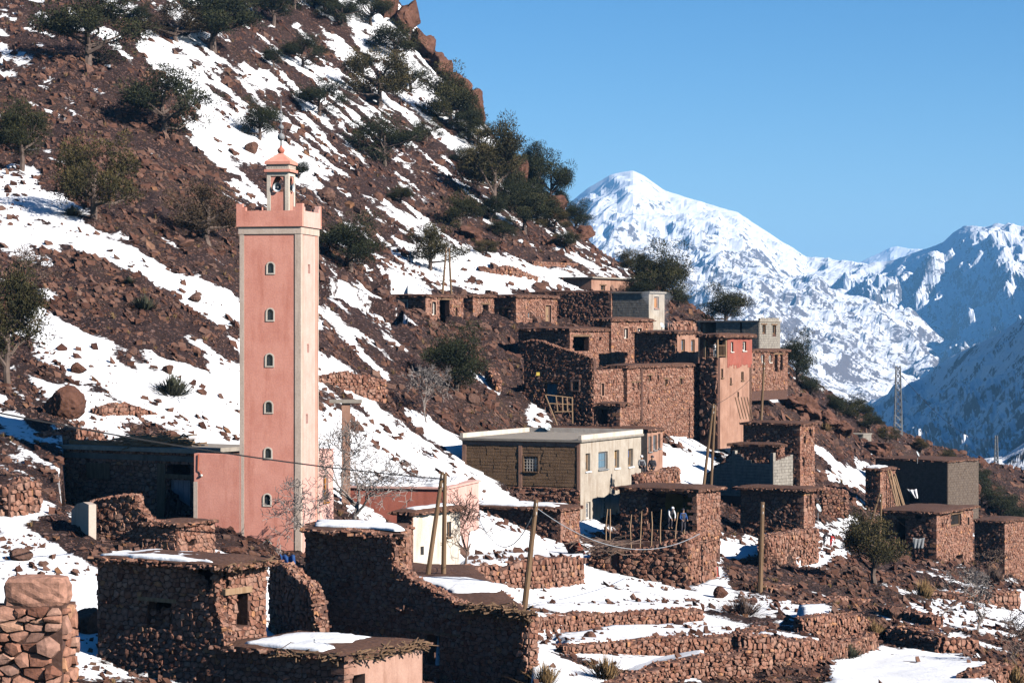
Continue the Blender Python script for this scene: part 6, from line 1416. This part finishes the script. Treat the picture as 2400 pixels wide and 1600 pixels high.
# dry grass, one mass
rg = np.random.default_rng(77); n = 900; ri = rg.integers(40, NROW - 90, 9000); ci = rg.integers(5, NCOL - 5, 9000)
ok = (SNOW[ri, ci] < .42) & (rg.uniform(0, 1, 9000) < .35); ri, ci = ri[ok][:n], ci[ok][:n]; X, Y, Z = GX[ri, ci], GY[ri, ci], GZ[ri, ci]; vs = []; 
nb = 26; N = len(X); g = rg.uniform(0, 6.28, (N, nb)); hh = (rg.uniform(.18, .42, N) * np.clip(Y / 150, .6, 1.4))[:, None] * rg.uniform(.6, 1.1, (N, nb)); r = hh * rg.uniform(.1, .9, (N, nb))
b = np.stack([X[:, None] + np.cos(g) * r * .3, Y[:, None] + np.sin(g) * r * .3, Z[:, None] - .04 + 0 * g], -1); e = b + np.stack([np.cos(g) * r, np.sin(g) * r, hh], -1); s = np.stack([-np.sin(g), np.cos(g), 0 * g], -1) * .022
me = mesh_np('dry_grass', np.stack([b - s, b + s, e], -2).reshape(-1, 3), [np.arange(N * nb * 3).reshape(-1, 3)], {'rnd': rg.uniform(0, 1, N * nb)}); tag(link('dry_grass', me, 'dry_grass'), 'scattered dry grass tussocks across the rubble slope', 'grass', None, 'stuff')
# ------------------------------------------------------------------ scree and boulders
rg = np.random.default_rng(5)
def scree(name, label, n, rmin, rmax, seed, snowp, mat='stone_fine', powr=2.6):
    rg = np.random.default_rng(seed); M = n * 4
    ri = rg.uniform(6, NROW - 120, M); ci = rg.uniform(2, NCOL - 3, M); r0, c0 = ri.astype(int), ci.astype(int)
    sn = SNOW[r0, c0]; clus = fbm(GX[r0, c0] * .25, GY[r0, c0] * .16, seed, 3) * 2 + .62
    keep = rg.uniform(0, 1, M) < np.where(sn < .46, np.clip(clus, .12, 1), snowp * np.clip(fbm(GX[r0, c0] * .3, GY[r0, c0] * .3, seed + 5, 3) * 6, 0, 1)); ri, ci = ri[keep][:n], ci[keep][:n]
    a = np.radians(-TAN + ci / (NCOL - 1) * 2 * TAN); y = TD0 * (TD1 / TD0) ** (ri / (NROW - 1)); x = np.tan(a) * y; z = ground(x, y)
    for poly, zz in FOOT:
        m = ~inpoly(x, y, [tuple(q) for q in poly]); x, y, z = x[m], y[m], z[m]
    n = len(x); R = rmin + (rmax - rmin) * rg.uniform(0, 1, n) ** powr; R *= np.clip(y / 160, .5, 1.35)
    V = np.array(_CUBE, float)[None] * rg.uniform(.5, 1.08, (n, 8, 3)) * (R[:, None] * np.stack([rg.uniform(.7, 1.3, n), rg.uniform(.6, 1.0, n), rg.uniform(.35, .75, n)], 1))[:, None, :]
    g = rg.uniform(0, 6.28, n); c, s = np.cos(g)[:, None], np.sin(g)[:, None]; tx = rg.normal(0, .35, n)[:, None]; ty = rg.normal(0, .35, n)[:, None]
    X = V[..., 0] * c - V[..., 1] * s; Y = V[..., 0] * s + V[..., 1] * c; Zz = V[..., 2] + X * (tx - .35) + Y * (ty + .25)
    W3 = np.stack([X + x[:, None], Y + y[:, None], Zz + z[:, None] + R[:, None] * .15], -1); o = (np.arange(n) * 8)[:, None, None]
    me = mesh_np(name, W3.reshape(-1, 3), [(np.array(_CF)[None] + o).reshape(-1, 4)], {'rnd': np.repeat(np.clip(rg.normal(.42, .25, n), 0, 1), 6)})
    return tag(link(name, me, mat), label, 'scree', None, 'stuff')
scree('scree', 'loose red-brown scree covering the bare slope', 57000, .06, .32, 5, .42, powr=2.9)
def boulder_mesh(seed, sub=2):
    rg = np.random.default_rng(seed); bm = bmesh.new(); bmesh.ops.create_icosphere(bm, subdivisions=sub, radius=1)
    pl = [(Vector(rg.normal(0, 1, 3)).normalized(), rg.uniform(.55, .9)) for _ in range(9)]
    for v in bm.verts:
        for nrm, dd in pl:
            k = v.co.dot(nrm)
            if k > dd: v.co -= nrm * (k - dd)
        v.co *= 1 + rg.normal(0, .025)
    me = bpy.data.meshes.new('boulder'); bm.to_mesh(me); bm.free(); at = me.attributes.new('rnd', 'FLOAT', 'FACE'); at.data.foreach_set('value', list(np.clip(rg.uniform(.2, .8) + rg.normal(0, .03, len(me.polygons)), 0, 1))); me.materials.append(MAT['stone_fine']); return me
BM = [boulder_mesh(k) for k in range(10)]; BH = [boulder_mesh(k + 40, 4) for k in range(3)]
ri = rg.integers(30, NROW - 150, 4000); ci = rg.integers(20, NCOL - 20, 4000); cnt = 0
for r, c in zip(ri, ci):
    s = SNOW[r, c]; x, y, z = GX[r, c], GY[r, c], GZ[r, c]
    if s > .5 and rg.uniform() > .12: continue
    if any(inpoly(np.array([x]), np.array([y]), [tuple(q) for q in poly])[0] for poly, zz in FOOT): continue
    R = rg.uniform(.4, .85) ** 2 * np.clip(y / 170, .55, 1.4) * 1.0; o = link('boulder', BM[cnt % 10], None, None, (x, y, z - R * .1)); o.scale = (R * rg.uniform(.8, 1.4), R, R * rg.uniform(.5, .9)); o.rotation_euler = (rg.normal(0, .3), rg.normal(0, .3) + .4, rg.uniform(0, 6.28))
    tag(o, 'angular red-brown boulder lying loose among the scree of the slope', 'boulder', 'boulders strewn over the scree slope'); cnt += 1
    if cnt >= 260: break
for u, v, w_, h_, lb, k in [(150, 975, 92, 78, 'big rounded grey-brown boulder on the low wall left of the minaret', 0), (205, 1480, 70, 62, 'dark boulder in the snow lane beside the ruined house', 1), (50, 1310, 50, 30, 'split boulder on the snow by the scree pile', 2), (550, 1300, 60, 22, 'flat pinkish boulder at the minaret foot', 0), (830, 1010, 32, 28, 'dark boulder on snow beside the concrete pillar', 1), (1110, 945, 28, 26, 'square boulder on the scree below the drooping tree', 2), (590, 358, 34, 28, 'round boulder on snow left of the minaret finial', 1), (455, 705, 32, 20, 'flat-topped grey boulder on the left snowfield', 2), (185, 875, 36, 28, 'grey boulder in the lower left snow', 0), (395, 875, 30, 22, 'pale boulder ending a row of stones on snow', 1), (760, 470, 50, 34, 'long dark slab on the slope right of the minaret lantern', 2), (1690, 1400, 36, 30, 'dark boulder below the single field pole', 0), (2100, 1450, 40, 30, 'dark boulder in the lower field rubble', 1), (1740, 945, 40, 36, 'boulder at the corner of the red house', 2)]:
    p = hit(u, v); s = p.y / F; o = link('boulder', BH[k], None, None, p + Vector((0, 0, h_ * s * .35))); o.scale = (w_ * s * .56, w_ * s * .5, h_ * s * .6); o.rotation_euler.z = rg.uniform(0, 6); tag(o, lb, 'boulder')
def outcrop(u, v, w_, h_, lb, seed, d=None):
    p = hit(u, v) if d is None else P(u, v, d); s = p.y / F; bm = bmesh.new(); bmesh.ops.create_icosphere(bm, subdivisions=4, radius=1); rg2 = np.random.default_rng(seed)
    pl = [(Vector((rg2.normal(), rg2.normal(), rg2.normal() * .5)).normalized(), rg2.uniform(.4, .85)) for _ in range(26)]
    for vv in bm.verts:
        c = vv.co
        for nrm, dd in pl:
            k = c.dot(nrm)
            if k > dd: c -= nrm * (k - dd)
        n = float(fbm(np.array([c.x * 3 + seed]), np.array([c.z * 2 + c.y * 3]), seed, 4)[0]); c *= 1 + n * .8
    me = bpy.data.meshes.new('rock_outcrop'); bm.to_mesh(me); bm.free(); at = me.attributes.new('rnd', 'FLOAT', 'FACE'); at.data.foreach_set('value', list(np.clip(.3 + rg2.normal(0, .08, len(me.polygons)), 0, 1)))
    o = link('rock_outcrop', me, 'crag', None, p + Vector((0, 0, h_ * s * .22))); o.scale = (w_ * s * .85, w_ * s * 1.1, h_ * s * .55); o.rotation_euler = (0, rg2.uniform(-.2, .3), 0); tag(o, lb, 'rock')
for k, (u, v, w_, h_, lb) in enumerate([(905, 30, 70, 110, 'jagged crest rock cut by the top edge'), (950, 75, 70, 100, 'reddish cliff of the rock crest below its top'), (995, 130, 62, 95, 'dark leaning slab on the rock crest'), (1035, 180, 60, 80, 'cliff block behind the dense sloping juniper'), (1075, 235, 60, 80, 'stepped rock under the little jutting juniper'), (1108, 285, 52, 95, 'rock block beneath the little jutting juniper'), (1188, 350, 46, 120, 'narrow rock spire carrying the wind-bent juniper'), (1210, 420, 50, 80, 'rock shoulder below the spire'),
   (1290, 500, 70, 50, 'dark rocks under the skyline juniper'), (1365, 560, 70, 40, 'grey rock band on the skyline spur'), (1890, 975, 70, 60, 'craggy dark rocks of the spur right of the single pole'), (1935, 1000, 60, 60, 'craggy rock rib beside the small grey hut'), (1975, 1020, 50, 40, 'low crag left of the small grey hut'), (2055, 1060, 70, 50, 'crag under the lattice pylon'), (1850, 950, 60, 40, 'broken rocks on the bank below the cottage'), (2260, 1175, 60, 70, 'sunlit bare rock beside the laundry house'), (830, 560, 40, 30, 'grey rock behind the green juniper by the minaret'), (1100, 560, 60, 40, 'rock shelf under the low dark juniper')]): outcrop(u, v, w_, h_, lb, 100 + k * 3)
# ------------------------------------------------------------------ poles, pylons, wires
def pole(label, segs, d, wpx, mat='wood_pole', cat='pole', cross=True):
    """segs: list of (u top, v top, u base, v base)"""
    b = P(segs[0][2], segs[0][3], d); root = thing('utility_pole', label, cat, b); r = wpx / F * DM(d) / 2
    for (u0, v0, u1, v1) in segs:
        a, c = P(u0, v0, d) - b, P(u1, v1, d) - b; mb = MB(); mb.tube([c + (c - a).normalized() * 1.0, a], [r * 1.15, r * .85], 8); mb.build('post', mat, root)
    if cross:
        a = P(segs[0][0], segs[0][1], d) - b
        for k in (0, 1): mb = MB(); q = a + Vector((0, -r * 1.2, -.25 - .35 * k)); mb.tube([q, q + Vector((0, -.12, 0)), q + Vector((0, -.12, .12))], [.02, .02, .03], 5); mb.build('insulator', 'white_paint', root)
    if len(segs) == 2: mb = MB(); a, c = P(segs[0][0], segs[0][1] + 14, d) - b, P(segs[1][0], segs[1][1] + 14, d) - b; mb.tube([a, c], .03, 5); mb.build('tie_bolt', 'metal_grey', root)
    return root
pole('twin timber poles joined at the top behind the topmost stone house', [(1046, 580, 1037, 692), (1052, 580, 1058, 693)], 118, 5)
pole('twin timber poles leaning together by the whitewashed room', [(1037, 1105, 1007, 1318), (1043, 1109, 1040, 1319)], 61, 10.5)
pole('single leaning timber pole beside the snowy yard wall', [(1257, 1170, 1232, 1400)], 58, 13)
pole('single upright timber pole by the field bramble', [(1787, 1176, 1781, 1400)], 74, 12)
pole('twin timber poles beside the unfinished block walls', [(1672, 946, 1649, 1140), (1676, 948, 1666, 1152)], 91, 6.5)
pole('single timber pole in front of the stone cottage doorways', [(1791, 846, 1784, 985)], 106, 6)
pole('twin timber poles behind the leafy green tree', [(2062, 1154, 2040, 1230), (2066, 1156, 2062, 1262)], 98, 6)
def pylon(label, u, vt, vb, d, w0, w1):
    b = P(u, vb, d); d = b.y; s = d / F; H = (vb - vt) * s; root = thing('lattice_pylon', label, 'pylon', b); r = .035 * d / 290
    def c(k, z): q = (w0 + (w1 - w0) * z / H) * s / 2; return Vector(((-1, 1, 1, -1)[k] * q, (-1, -1, 1, 1)[k] * q, z))
    for k in range(4): mb = MB(); mb.tube([c(k, -1), c(k, H)], r * 1.5, 4); mb.build('leg', 'metal_grey', root)
    n = 12; mb = MB()
    for i in range(n):
        z0, z1 = H * i / n, H * (i + 1) / n
        for k in range(4): mb.tube([c(k, z0), c((k + 1) % 4, z1)], r, 3); mb.tube([c((k + 1) % 4, z0), c(k, z1)], r, 3); mb.tube([c(k, z0), c((k + 1) % 4, z0)], r, 3)
    mb.build('bracing', 'metal_grey', root); return root
pylon('tall grey lattice pylon on the rocky spur above the valley', 2105, 857, 1052, 165, 20, 10)
pylon('far grey lattice pylon across the valley', 2335, 1020, 1145, 420, 12, 5)
def wire(label, a, b, sag, r, mat='wire', n=18):
    a, b = Vector(a), Vector(b); pts = [a.lerp(b, i / n) - Vector((0, 0, sag * 4 * (i / n) * (1 - i / n))) for i in range(n + 1)]
    mb = MB(); mb.tube([p - a for p in pts], r, 4); tag(mb.build('cable', mat, None, loc=a), label, 'cable')
wire('thick black cable sagging past the minaret to the twin poles', P(-160, 935, 44), P(1040, 1122, 61), .3, .035)
wire('pale cable looping from the leaning pole to the walnut twigs', P(1256, 1188, 58), P(1120, 1210, 60), 1.45, .022, 'wire_light')
wire('thin wire from the leaning pole to the stable wall', P(1255, 1190, 58), P(1140, 1250, 62), .2, .012)
wire('thin wire crossing the row of tiny windows', P(1478, 880, 100), P(1672, 955, 91), .5, .014)
wire('dark cable slung across the stone pen', P(1258, 1190, 58), P(1640, 1250, 72), 1.2, .02, 'wire_light', 24)
wire('wire rising from the single field pole to the red-earth roof', P(1786, 1182, 74), P(1890, 1230, 90), .3, .014)
wire('wire from the single field pole down to the pen corner', P(1786, 1182, 74), P(1640, 1270, 75), .5, .014)
wire('wire from the twin top poles down to the thatched house', P(1052, 585, 118), P(1290, 770, 116), .6, .014)
wire('wire slung between roofs beside the leafy tree', P(2080, 1200, 100), P(2180, 1270, 100), .1, .014)
wire('wire falling from the spur pole to the block walls', P(1790, 850, 106), P(1672, 950, 91), .4, .013)
wire('wire from the lattice pylon across the valley', P(2104, 870, 165), P(2335, 1026, 420), 3, .03)
# ------------------------------------------------------------------ dishes, laundry, sticks
def dish(label, u, v, d, rpx, az=.6):
    p = P(u, v, d); r = rpx / F * p.y; root = thing('satellite_dish', label, 'dish', p - Vector((0, 0, r * 1.5))); mb = MB()
    mb.lathe([(r * t, r * .28 * t * t) for t in (.01, .3, .6, .85, 1.0)] + [(r * 1.02, r * .27)], 18); M = Matrix.Translation((0, 0, r * 1.5)) @ Matrix.Rotation(az, 4, 'Z') @ Matrix.Rotation(math.radians(65), 4, 'X'); mb.v = [tuple(M @ Vector(q)) for q in mb.v]; mb.build('reflector', 'dish', root, smooth=True)
    mb = MB(); mb.tube([(0, 0, -.4), (0, 0, r * 1.4)], .03, 5); mb.build('mast', 'metal_grey', root); mb = MB(); mb.tube([tuple(M @ Vector((0, -r * .9, r * .2))), tuple(M @ Vector((0, 0, r * .9)))], .02, 4); mb.build('arm', 'metal_grey', root)
dish('pale blue satellite dish on the roof of the cream house', 1283, 1000, 93, 9, .5); dish('white satellite dish beside the chimney smoke', 1551, 763, 112, 7, .9); dish('white satellite dish on the corner of the broad red-earth roof house', 1917, 1190, 90, 10, 1.0); dish('rusty satellite dish on the roof of the laundry house', 2150, 1064, 120, 7, 1.2)
def cloth(name, label, cat, corners, mat, folds=5, amp=.08, seed=0):
    A, B, C, D = [Vector(c) for c in corners]; nx, ny = 18, 12; vs = []; fs = []; rg2 = np.random.default_rng(seed); nrm = (B - A).cross(D - A).normalized()
    for j in range(ny + 1):
        for i in range(nx + 1):
            u, v = i / nx, j / ny; p = A.lerp(B, u).lerp(D.lerp(C, u), v); p = p + nrm * (amp * math.sin(u * folds * 6.28 + v * 2) * (.3 + v)) + Vector((0, 0, -.08 * math.sin(u * 3.14) * (1 - v) + rg2.normal(0, .012))); vs.append(p)
    for j in range(ny):
        for i in range(nx): k = j * (nx + 1) + i; fs.append((k, k + 1, k + nx + 2, k + nx + 1))
    mb = MB(); o_ = vs[0]; mb.add([p - o_ for p in vs], fs, .5); o = mb.build(name, mat, None, smooth=True, loc=o_); md = o.modifiers.new('thick', 'SOLIDIFY'); md.thickness = .02; return tag(o, label, cat)
cloth('red_blanket', 'red cloth hanging from a stick beside the stone pen', 'cloth', [P(1660, 1330, 77), P(1682, 1326, 77.5), P(1686, 1372, 77.5), P(1668, 1374, 77)], 'red_cloth', 4, .15, 1)
mb = MB(); b_ = P(1686, 1378, 77.3); mb.tube([(0, 0, -.3), P(1683, 1322, 77.3) - b_], .035, 5); tag(mb.build('stick', 'wood', None, loc=b_), 'upright stick holding the red cloth beside the stone pen', 'stick')
cloth('orange_rug', 'orange-red rug thrown over a low frame beside the stable', 'rug', [P(1316, 1264, 76), P(1356, 1268, 75), P(1368, 1296, 74.5), P(1330, 1298, 75.5)], 'orange_cloth', 2, .1, 2)
cloth('laundry_sheet', 'white sheet hanging at the lower window of the dark block house', 'laundry', [P(2126, 1145, 120), P(2148, 1145, 120), P(2152, 1168, 120), P(2144, 1166, 120)], 'white_cloth', 2, .08, 3)
cloth('grey_curtain', 'grey curtain hung in the dark porch of the two-storey stone house', 'curtain', [P(2139, 1259, 100), P(2167, 1259, 100), P(2164, 1284, 100), P(2140, 1284, 100)], 'metal_grey', 3, .05, 4)
cloth('yellow_cloth', 'yellow striped cloth tied over the dark hole in the snow bank', 'cloth', [P(985, 965, 93), P(992, 962, 93), P(994, 1004, 93), P(986, 1004, 93)], 'yellow_cloth', 1, .05, 5)
cloth('yellow_cloth', 'second yellow cloth strip on the far side of the snow bank hole', 'cloth', [P(1031, 970, 93), P(1038, 966, 93), P(1045, 1010, 93), P(1036, 1010, 93)], 'yellow_cloth', 1, .05, 6)
cloth('blue_tarp', 'crumpled blue tarpaulin by the foot of the minaret', 'tarpaulin', [P(655, 1296, 54.5), P(690, 1300, 54.5), P(694, 1322, 53.5), P(668, 1330, 53.5)], 'blue_cloth', 2, .12, 7)
rg = np.random.default_rng(9); STK = [(1424, 1192, 1420, 1262), (1430, 1192, 1429, 1248), (1480, 1205, 1481, 1268), (1504, 1197, 1497, 1285), (1527, 1198, 1525, 1258), (1550, 1193, 1547, 1262), (1589, 1200, 1578, 1265), (1604, 1240, 1600, 1262)]
for k, (u0, v0, u1, v1) in enumerate(STK):
    b_ = P(u1, v1, 76.5); t_ = P(u0, v0, 76.5) - b_; mb = MB(); mb.tube([(0, 0, -1.2), t_ * .5 + Vector((rg.normal(0, .05), 0, 0)), t_], [.045, .04, .03], 5); tag(mb.build('fence_stick', 'wood_light', None, loc=b_), 'upright crooked stick rising from the stone pen before the yellow shed', 'stick', 'sticks standing in the stone pen')
mb = MB()
for k in range(70):
    c = P(rg.uniform(1340, 1470), rg.uniform(1262, 1300), rg.uniform(74, 76)); a = rg.normal(0, .6); L_ = rg.uniform(.3, 1.1); q = Vector((math.cos(a), rg.normal(0, .3), math.sin(a) * .5)) * L_; mb.tube([c - q, c + Vector((0, 0, rg.normal(0, .1))), c + q], rg.uniform(.015, .035), 4)
tag(mb.build('brushwood_heap', 'twig'), 'tangled heap of brushwood beside the pen door', 'brushwood', None, 'stuff')
fr = thing('rail_fence', 'rickety pole fence on the slope before the blue door', 'fence', P(1282, 965, 97)); b_ = P(1282, 965, 97)
for (u0, v0, u1, v1) in [(1280, 925, 1340, 932), (1285, 945, 1341, 948), (1300, 965, 1342, 964)]: mb = MB(); mb.tube([P(u0, v0, 97) - b_, P(u1, v1, 97) - b_], .04, 5); mb.build('rail', 'wood_light', fr)
for (u0, v0, u1, v1) in [(1341, 930, 1342, 992), (1278, 925, 1306, 996), (1303, 926, 1307, 965), (1318, 929, 1319, 963), (1329, 931, 1330, 964)]: mb = MB(); mb.tube([P(u0, v0, 97) - b_, P(u1, v1, 97) - b_], .045, 5); mb.build('fence_post', 'wood_light', fr)
for k in range(5):
    b_ = P(1736 + k * 7, 975, 105); t_ = P(1723 + k * 7, 930, 105) - b_; mb = MB(); mb.tube([(0, 0, -.2), t_], .04, 5); tag(mb.build('leaning_rod', 'wood', None, loc=b_), 'thin dark rod leaning at the foot of the red house', 'rod', 'rods leaning on the red house')
b_ = P(1261, 876, 100.5); mb = MB(); mb.box(-.12, .12, -.04, .04, -.12, .12); tag(mb.build('wall_box', 'yellow_cloth', None, loc=b_), 'small square yellow box on the dark sloping-topped stone house', 'box')
# ------------------------------------------------------------------ people
def person(label, loc, rz, pose, top, bottom, scale=1.0, hood=None):
    root = thing('person', label, 'person', loc, rz); root.scale = (scale,) * 3
    J = {'pel': (0, 0, .93), 'che': (0, 0, 1.28), 'nec': (0, -.01, 1.45), 'hea': (0, -.03, 1.60)}
    if pose == 'sit': dz = -.5; hip = {'kn': (.12, -.42, .45), 'an': (.12, -.45, .06), 'to': (.12, -.62, .03)}; arm = {'el': (.26, -.12, 1.02), 'wr': (.16, -.34, .95)}
    elif pose == 'bend': dz = 0; J.update({'che': (0, -.22, 1.2), 'nec': (0, -.34, 1.3), 'hea': (0, -.45, 1.38)}); hip = {'kn': (.11, -.06, .5), 'an': (.11, .04, .08), 'to': (.11, -.15, .03)}; arm = {'el': (.24, -.36, .95), 'wr': (.14, -.5, .72)}
    else: dz = 0; hip = {'kn': (.11, -.03, .5), 'an': (.12, .02, .08), 'to': (.12, -.17, .03)}; arm = {'el': (.27, -.06, 1.08), 'wr': (.2, -.26, .98)}
    if pose == 'sit': J = {k: (v[0], v[1] - (.06 if k != 'pel' else 0), v[2] + dz) for k, v in J.items()}; arm = {k: (v[0], v[1], v[2] + dz + .05) for k, v in arm.items()}
    che = J['che']; sh = (.18, che[1], che[2] + .09)
    def fig(name, parts, rad, mat, parent):
        vs = []; es = []; rs = []
        def ad(p, r, frm=None):
            vs.append(p); rs.append(r); i = len(vs) - 1
            if frm is not None: es.append((frm, i))
            return i
        pe = ad(J['pel'], .15 * rad)
        ch = ad(che, .165 * rad, pe); ne = ad(J['nec'], .065 * rad if name == 'body' else .09, ch)
        if name == 'body': hd = ad(J['hea'], .10, ne); ad((J['hea'][0], J['hea'][1] - .01, J['hea'][2] + .10), .075, hd); ad((J['hea'][0], J['hea'][1] - .095, J['hea'][2] + .0), .028, hd)
        for sg in (-1, 1):
            m = lambda p: (p[0] * sg, p[1], p[2])
            s_ = ad(m(sh), .075 * rad, ch); e_ = ad(m(arm['el']), .05 * rad, s_); w_ = ad(m(arm['wr']), .036 * rad, e_)
            if name == 'body':
                wv = Vector(m(arm['wr'])); dv = (wv - Vector(m(arm['el']))).normalized(); hp = ad(tuple(wv + dv * .07), .034, w_)
                sdv = dv.cross(Vector((0, 0, 1))).normalized()
                for k, off in enumerate((-.03, -.01, .01, .03)): b1 = ad(tuple(wv + dv * (.12 + .01 * (1.5 - abs(k - 1.5))) + sdv * off), .0095, hp); ad(tuple(wv + dv * (.15 + .012 * (1.5 - abs(k - 1.5))) + sdv * off + Vector((0, 0, -.025))), .0085, b1)
                t1 = ad(tuple(wv + dv * .06 + sdv * (-.045 * sg)), .011, w_); ad(tuple(wv + dv * .1 + sdv * (-.055 * sg)), .009, t1)
            if name != 'shirt':
                h_ = ad((.10 * sg, J['pel'][1], J['pel'][2] - .05), .105 * rad, pe); k_ = ad(m(hip['kn']), .072 * rad, h_); a_ = ad(m(hip['an']), .05 * rad, k_)
                if name == 'body': ad(m(hip['to']), .045, a_)
        me = bpy.data.meshes.new(name); me.from_pydata(vs, es, []); o = link(name, me, mat, parent); sk = o.modifiers.new('skin', 'SKIN'); sk.use_smooth_shade = True
        for i, r in enumerate(rs): me.skin_vertices[0].data[i].radius = (r, r)
        me.skin_vertices[0].data[0].use_root = True; o.modifiers.new('sub', 'SUBSURF').levels = 1; return o
    body = fig('body', None, .9, 'skin', root); fig('trousers', None, 1.1, bottom, root); fig('shirt', None, 1.22, top, root)
    mb = MB(); hp = Vector(J['hea']); mb.lathe([(.118 * math.cos(t), .125 * math.sin(t)) for t in np.linspace(-.35, math.pi / 2 - .01, 7)], 12, (hp.x, hp.y + .022, hp.z + .06)); mb.build('hood' if hood else 'hair', hood or 'dark_cloth', root, smooth=True)
    mb = MB()
    for sg in (-1, 1): ball(mb, (hp.x + .036 * sg, hp.y - .092, hp.z + .03), .012, 6)
    mb.build('eyes', 'dark', root)
    return root
person('person in dark top and pale trousers standing on the red house balcony', BALC, .5, 'stand', 'dark_cloth', 'white_cloth', .70)
pz_ = P
person('person in grey clothes seated at the corner of the three-window house', pz_(1503, 1107, 88), .3, 'sit', 'metal_grey', 'dark_cloth', .85, 'white_cloth'); person('person in black coat seated bent forward on the snowy wall', pz_(1529, 1110, 88), -.2, 'sit', 'dark_cloth', 'dark_cloth', .9)
for (u, v, pose, tp_, bt, lb, hd) in [(1570, 1238, 'bend', 'white_cloth', 'dark_cloth', 'person in pale hooded jacket stooping inside the open shed', 'white_cloth'), (1601, 1250, 'stand', 'blue_cloth', 'dark_cloth', 'person in bright blue clothes at the open shed end', None)]:
    k = (u - 1200) / F; dd = 79.6; person(lb, pz_(u, v, dd), .4, pose, tp_, bt, .8, hd)
for (u, v, tp_, lb) in [(1931, 1277, 'dark_cloth', 'person in dark blue crouching beside a shovel at the snow heap'), (1947, 1281, 'red_cloth', 'person in red bending over the snow heap with a stick')]:
    p = hit(u, v); person(lb, p, .8, 'bend', tp_, tp_, .55)
b_ = hit(1946, 1281); mb = MB(); mb.tube([(0, 0, 0), P(1958, 1248, b_.y) - b_], .02, 5); tag(mb.build('shovel_stick', 'wood_light', None, loc=b_), 'thin stick held by the person in red at the snow heap', 'stick')

# thin smoke over the chimney behind the mud house
mb = MB(); c0 = P(1562, 768, 116); prof_ = []
for i in range(9): t = i / 8; prof_.append((.25 + 1.1 * t + .18 * math.sin(i * 2.1), t * 2.9))
prof_ = [(.01, -.02)] + prof_ + [(.01, 3.1)]
mb.lathe(prof_, 12); mb.v = [(x - .35 * z + .15 * math.sin(z * 3), y, z) for x, y, z in mb.v]
o = mb.build('smoke', None, None, smooth=True, loc=c0); tag(o, 'thin pale smoke drifting up from a chimney beside the white dish', 'smoke', None, 'stuff')
sm = bpy.data.materials.new('smoke'); sm.use_nodes = True; st = sm.node_tree; st.nodes.remove(st.nodes['Principled BSDF']); pv = st.nodes.new('ShaderNodeVolumePrincipled'); pv.inputs['Density'].default_value = .10; pv.inputs['Color'].default_value = (.8, .85, .92, 1); st.links.new(pv.outputs[0], st.nodes['Material Output'].inputs['Volume']); o.data.materials.append(sm)
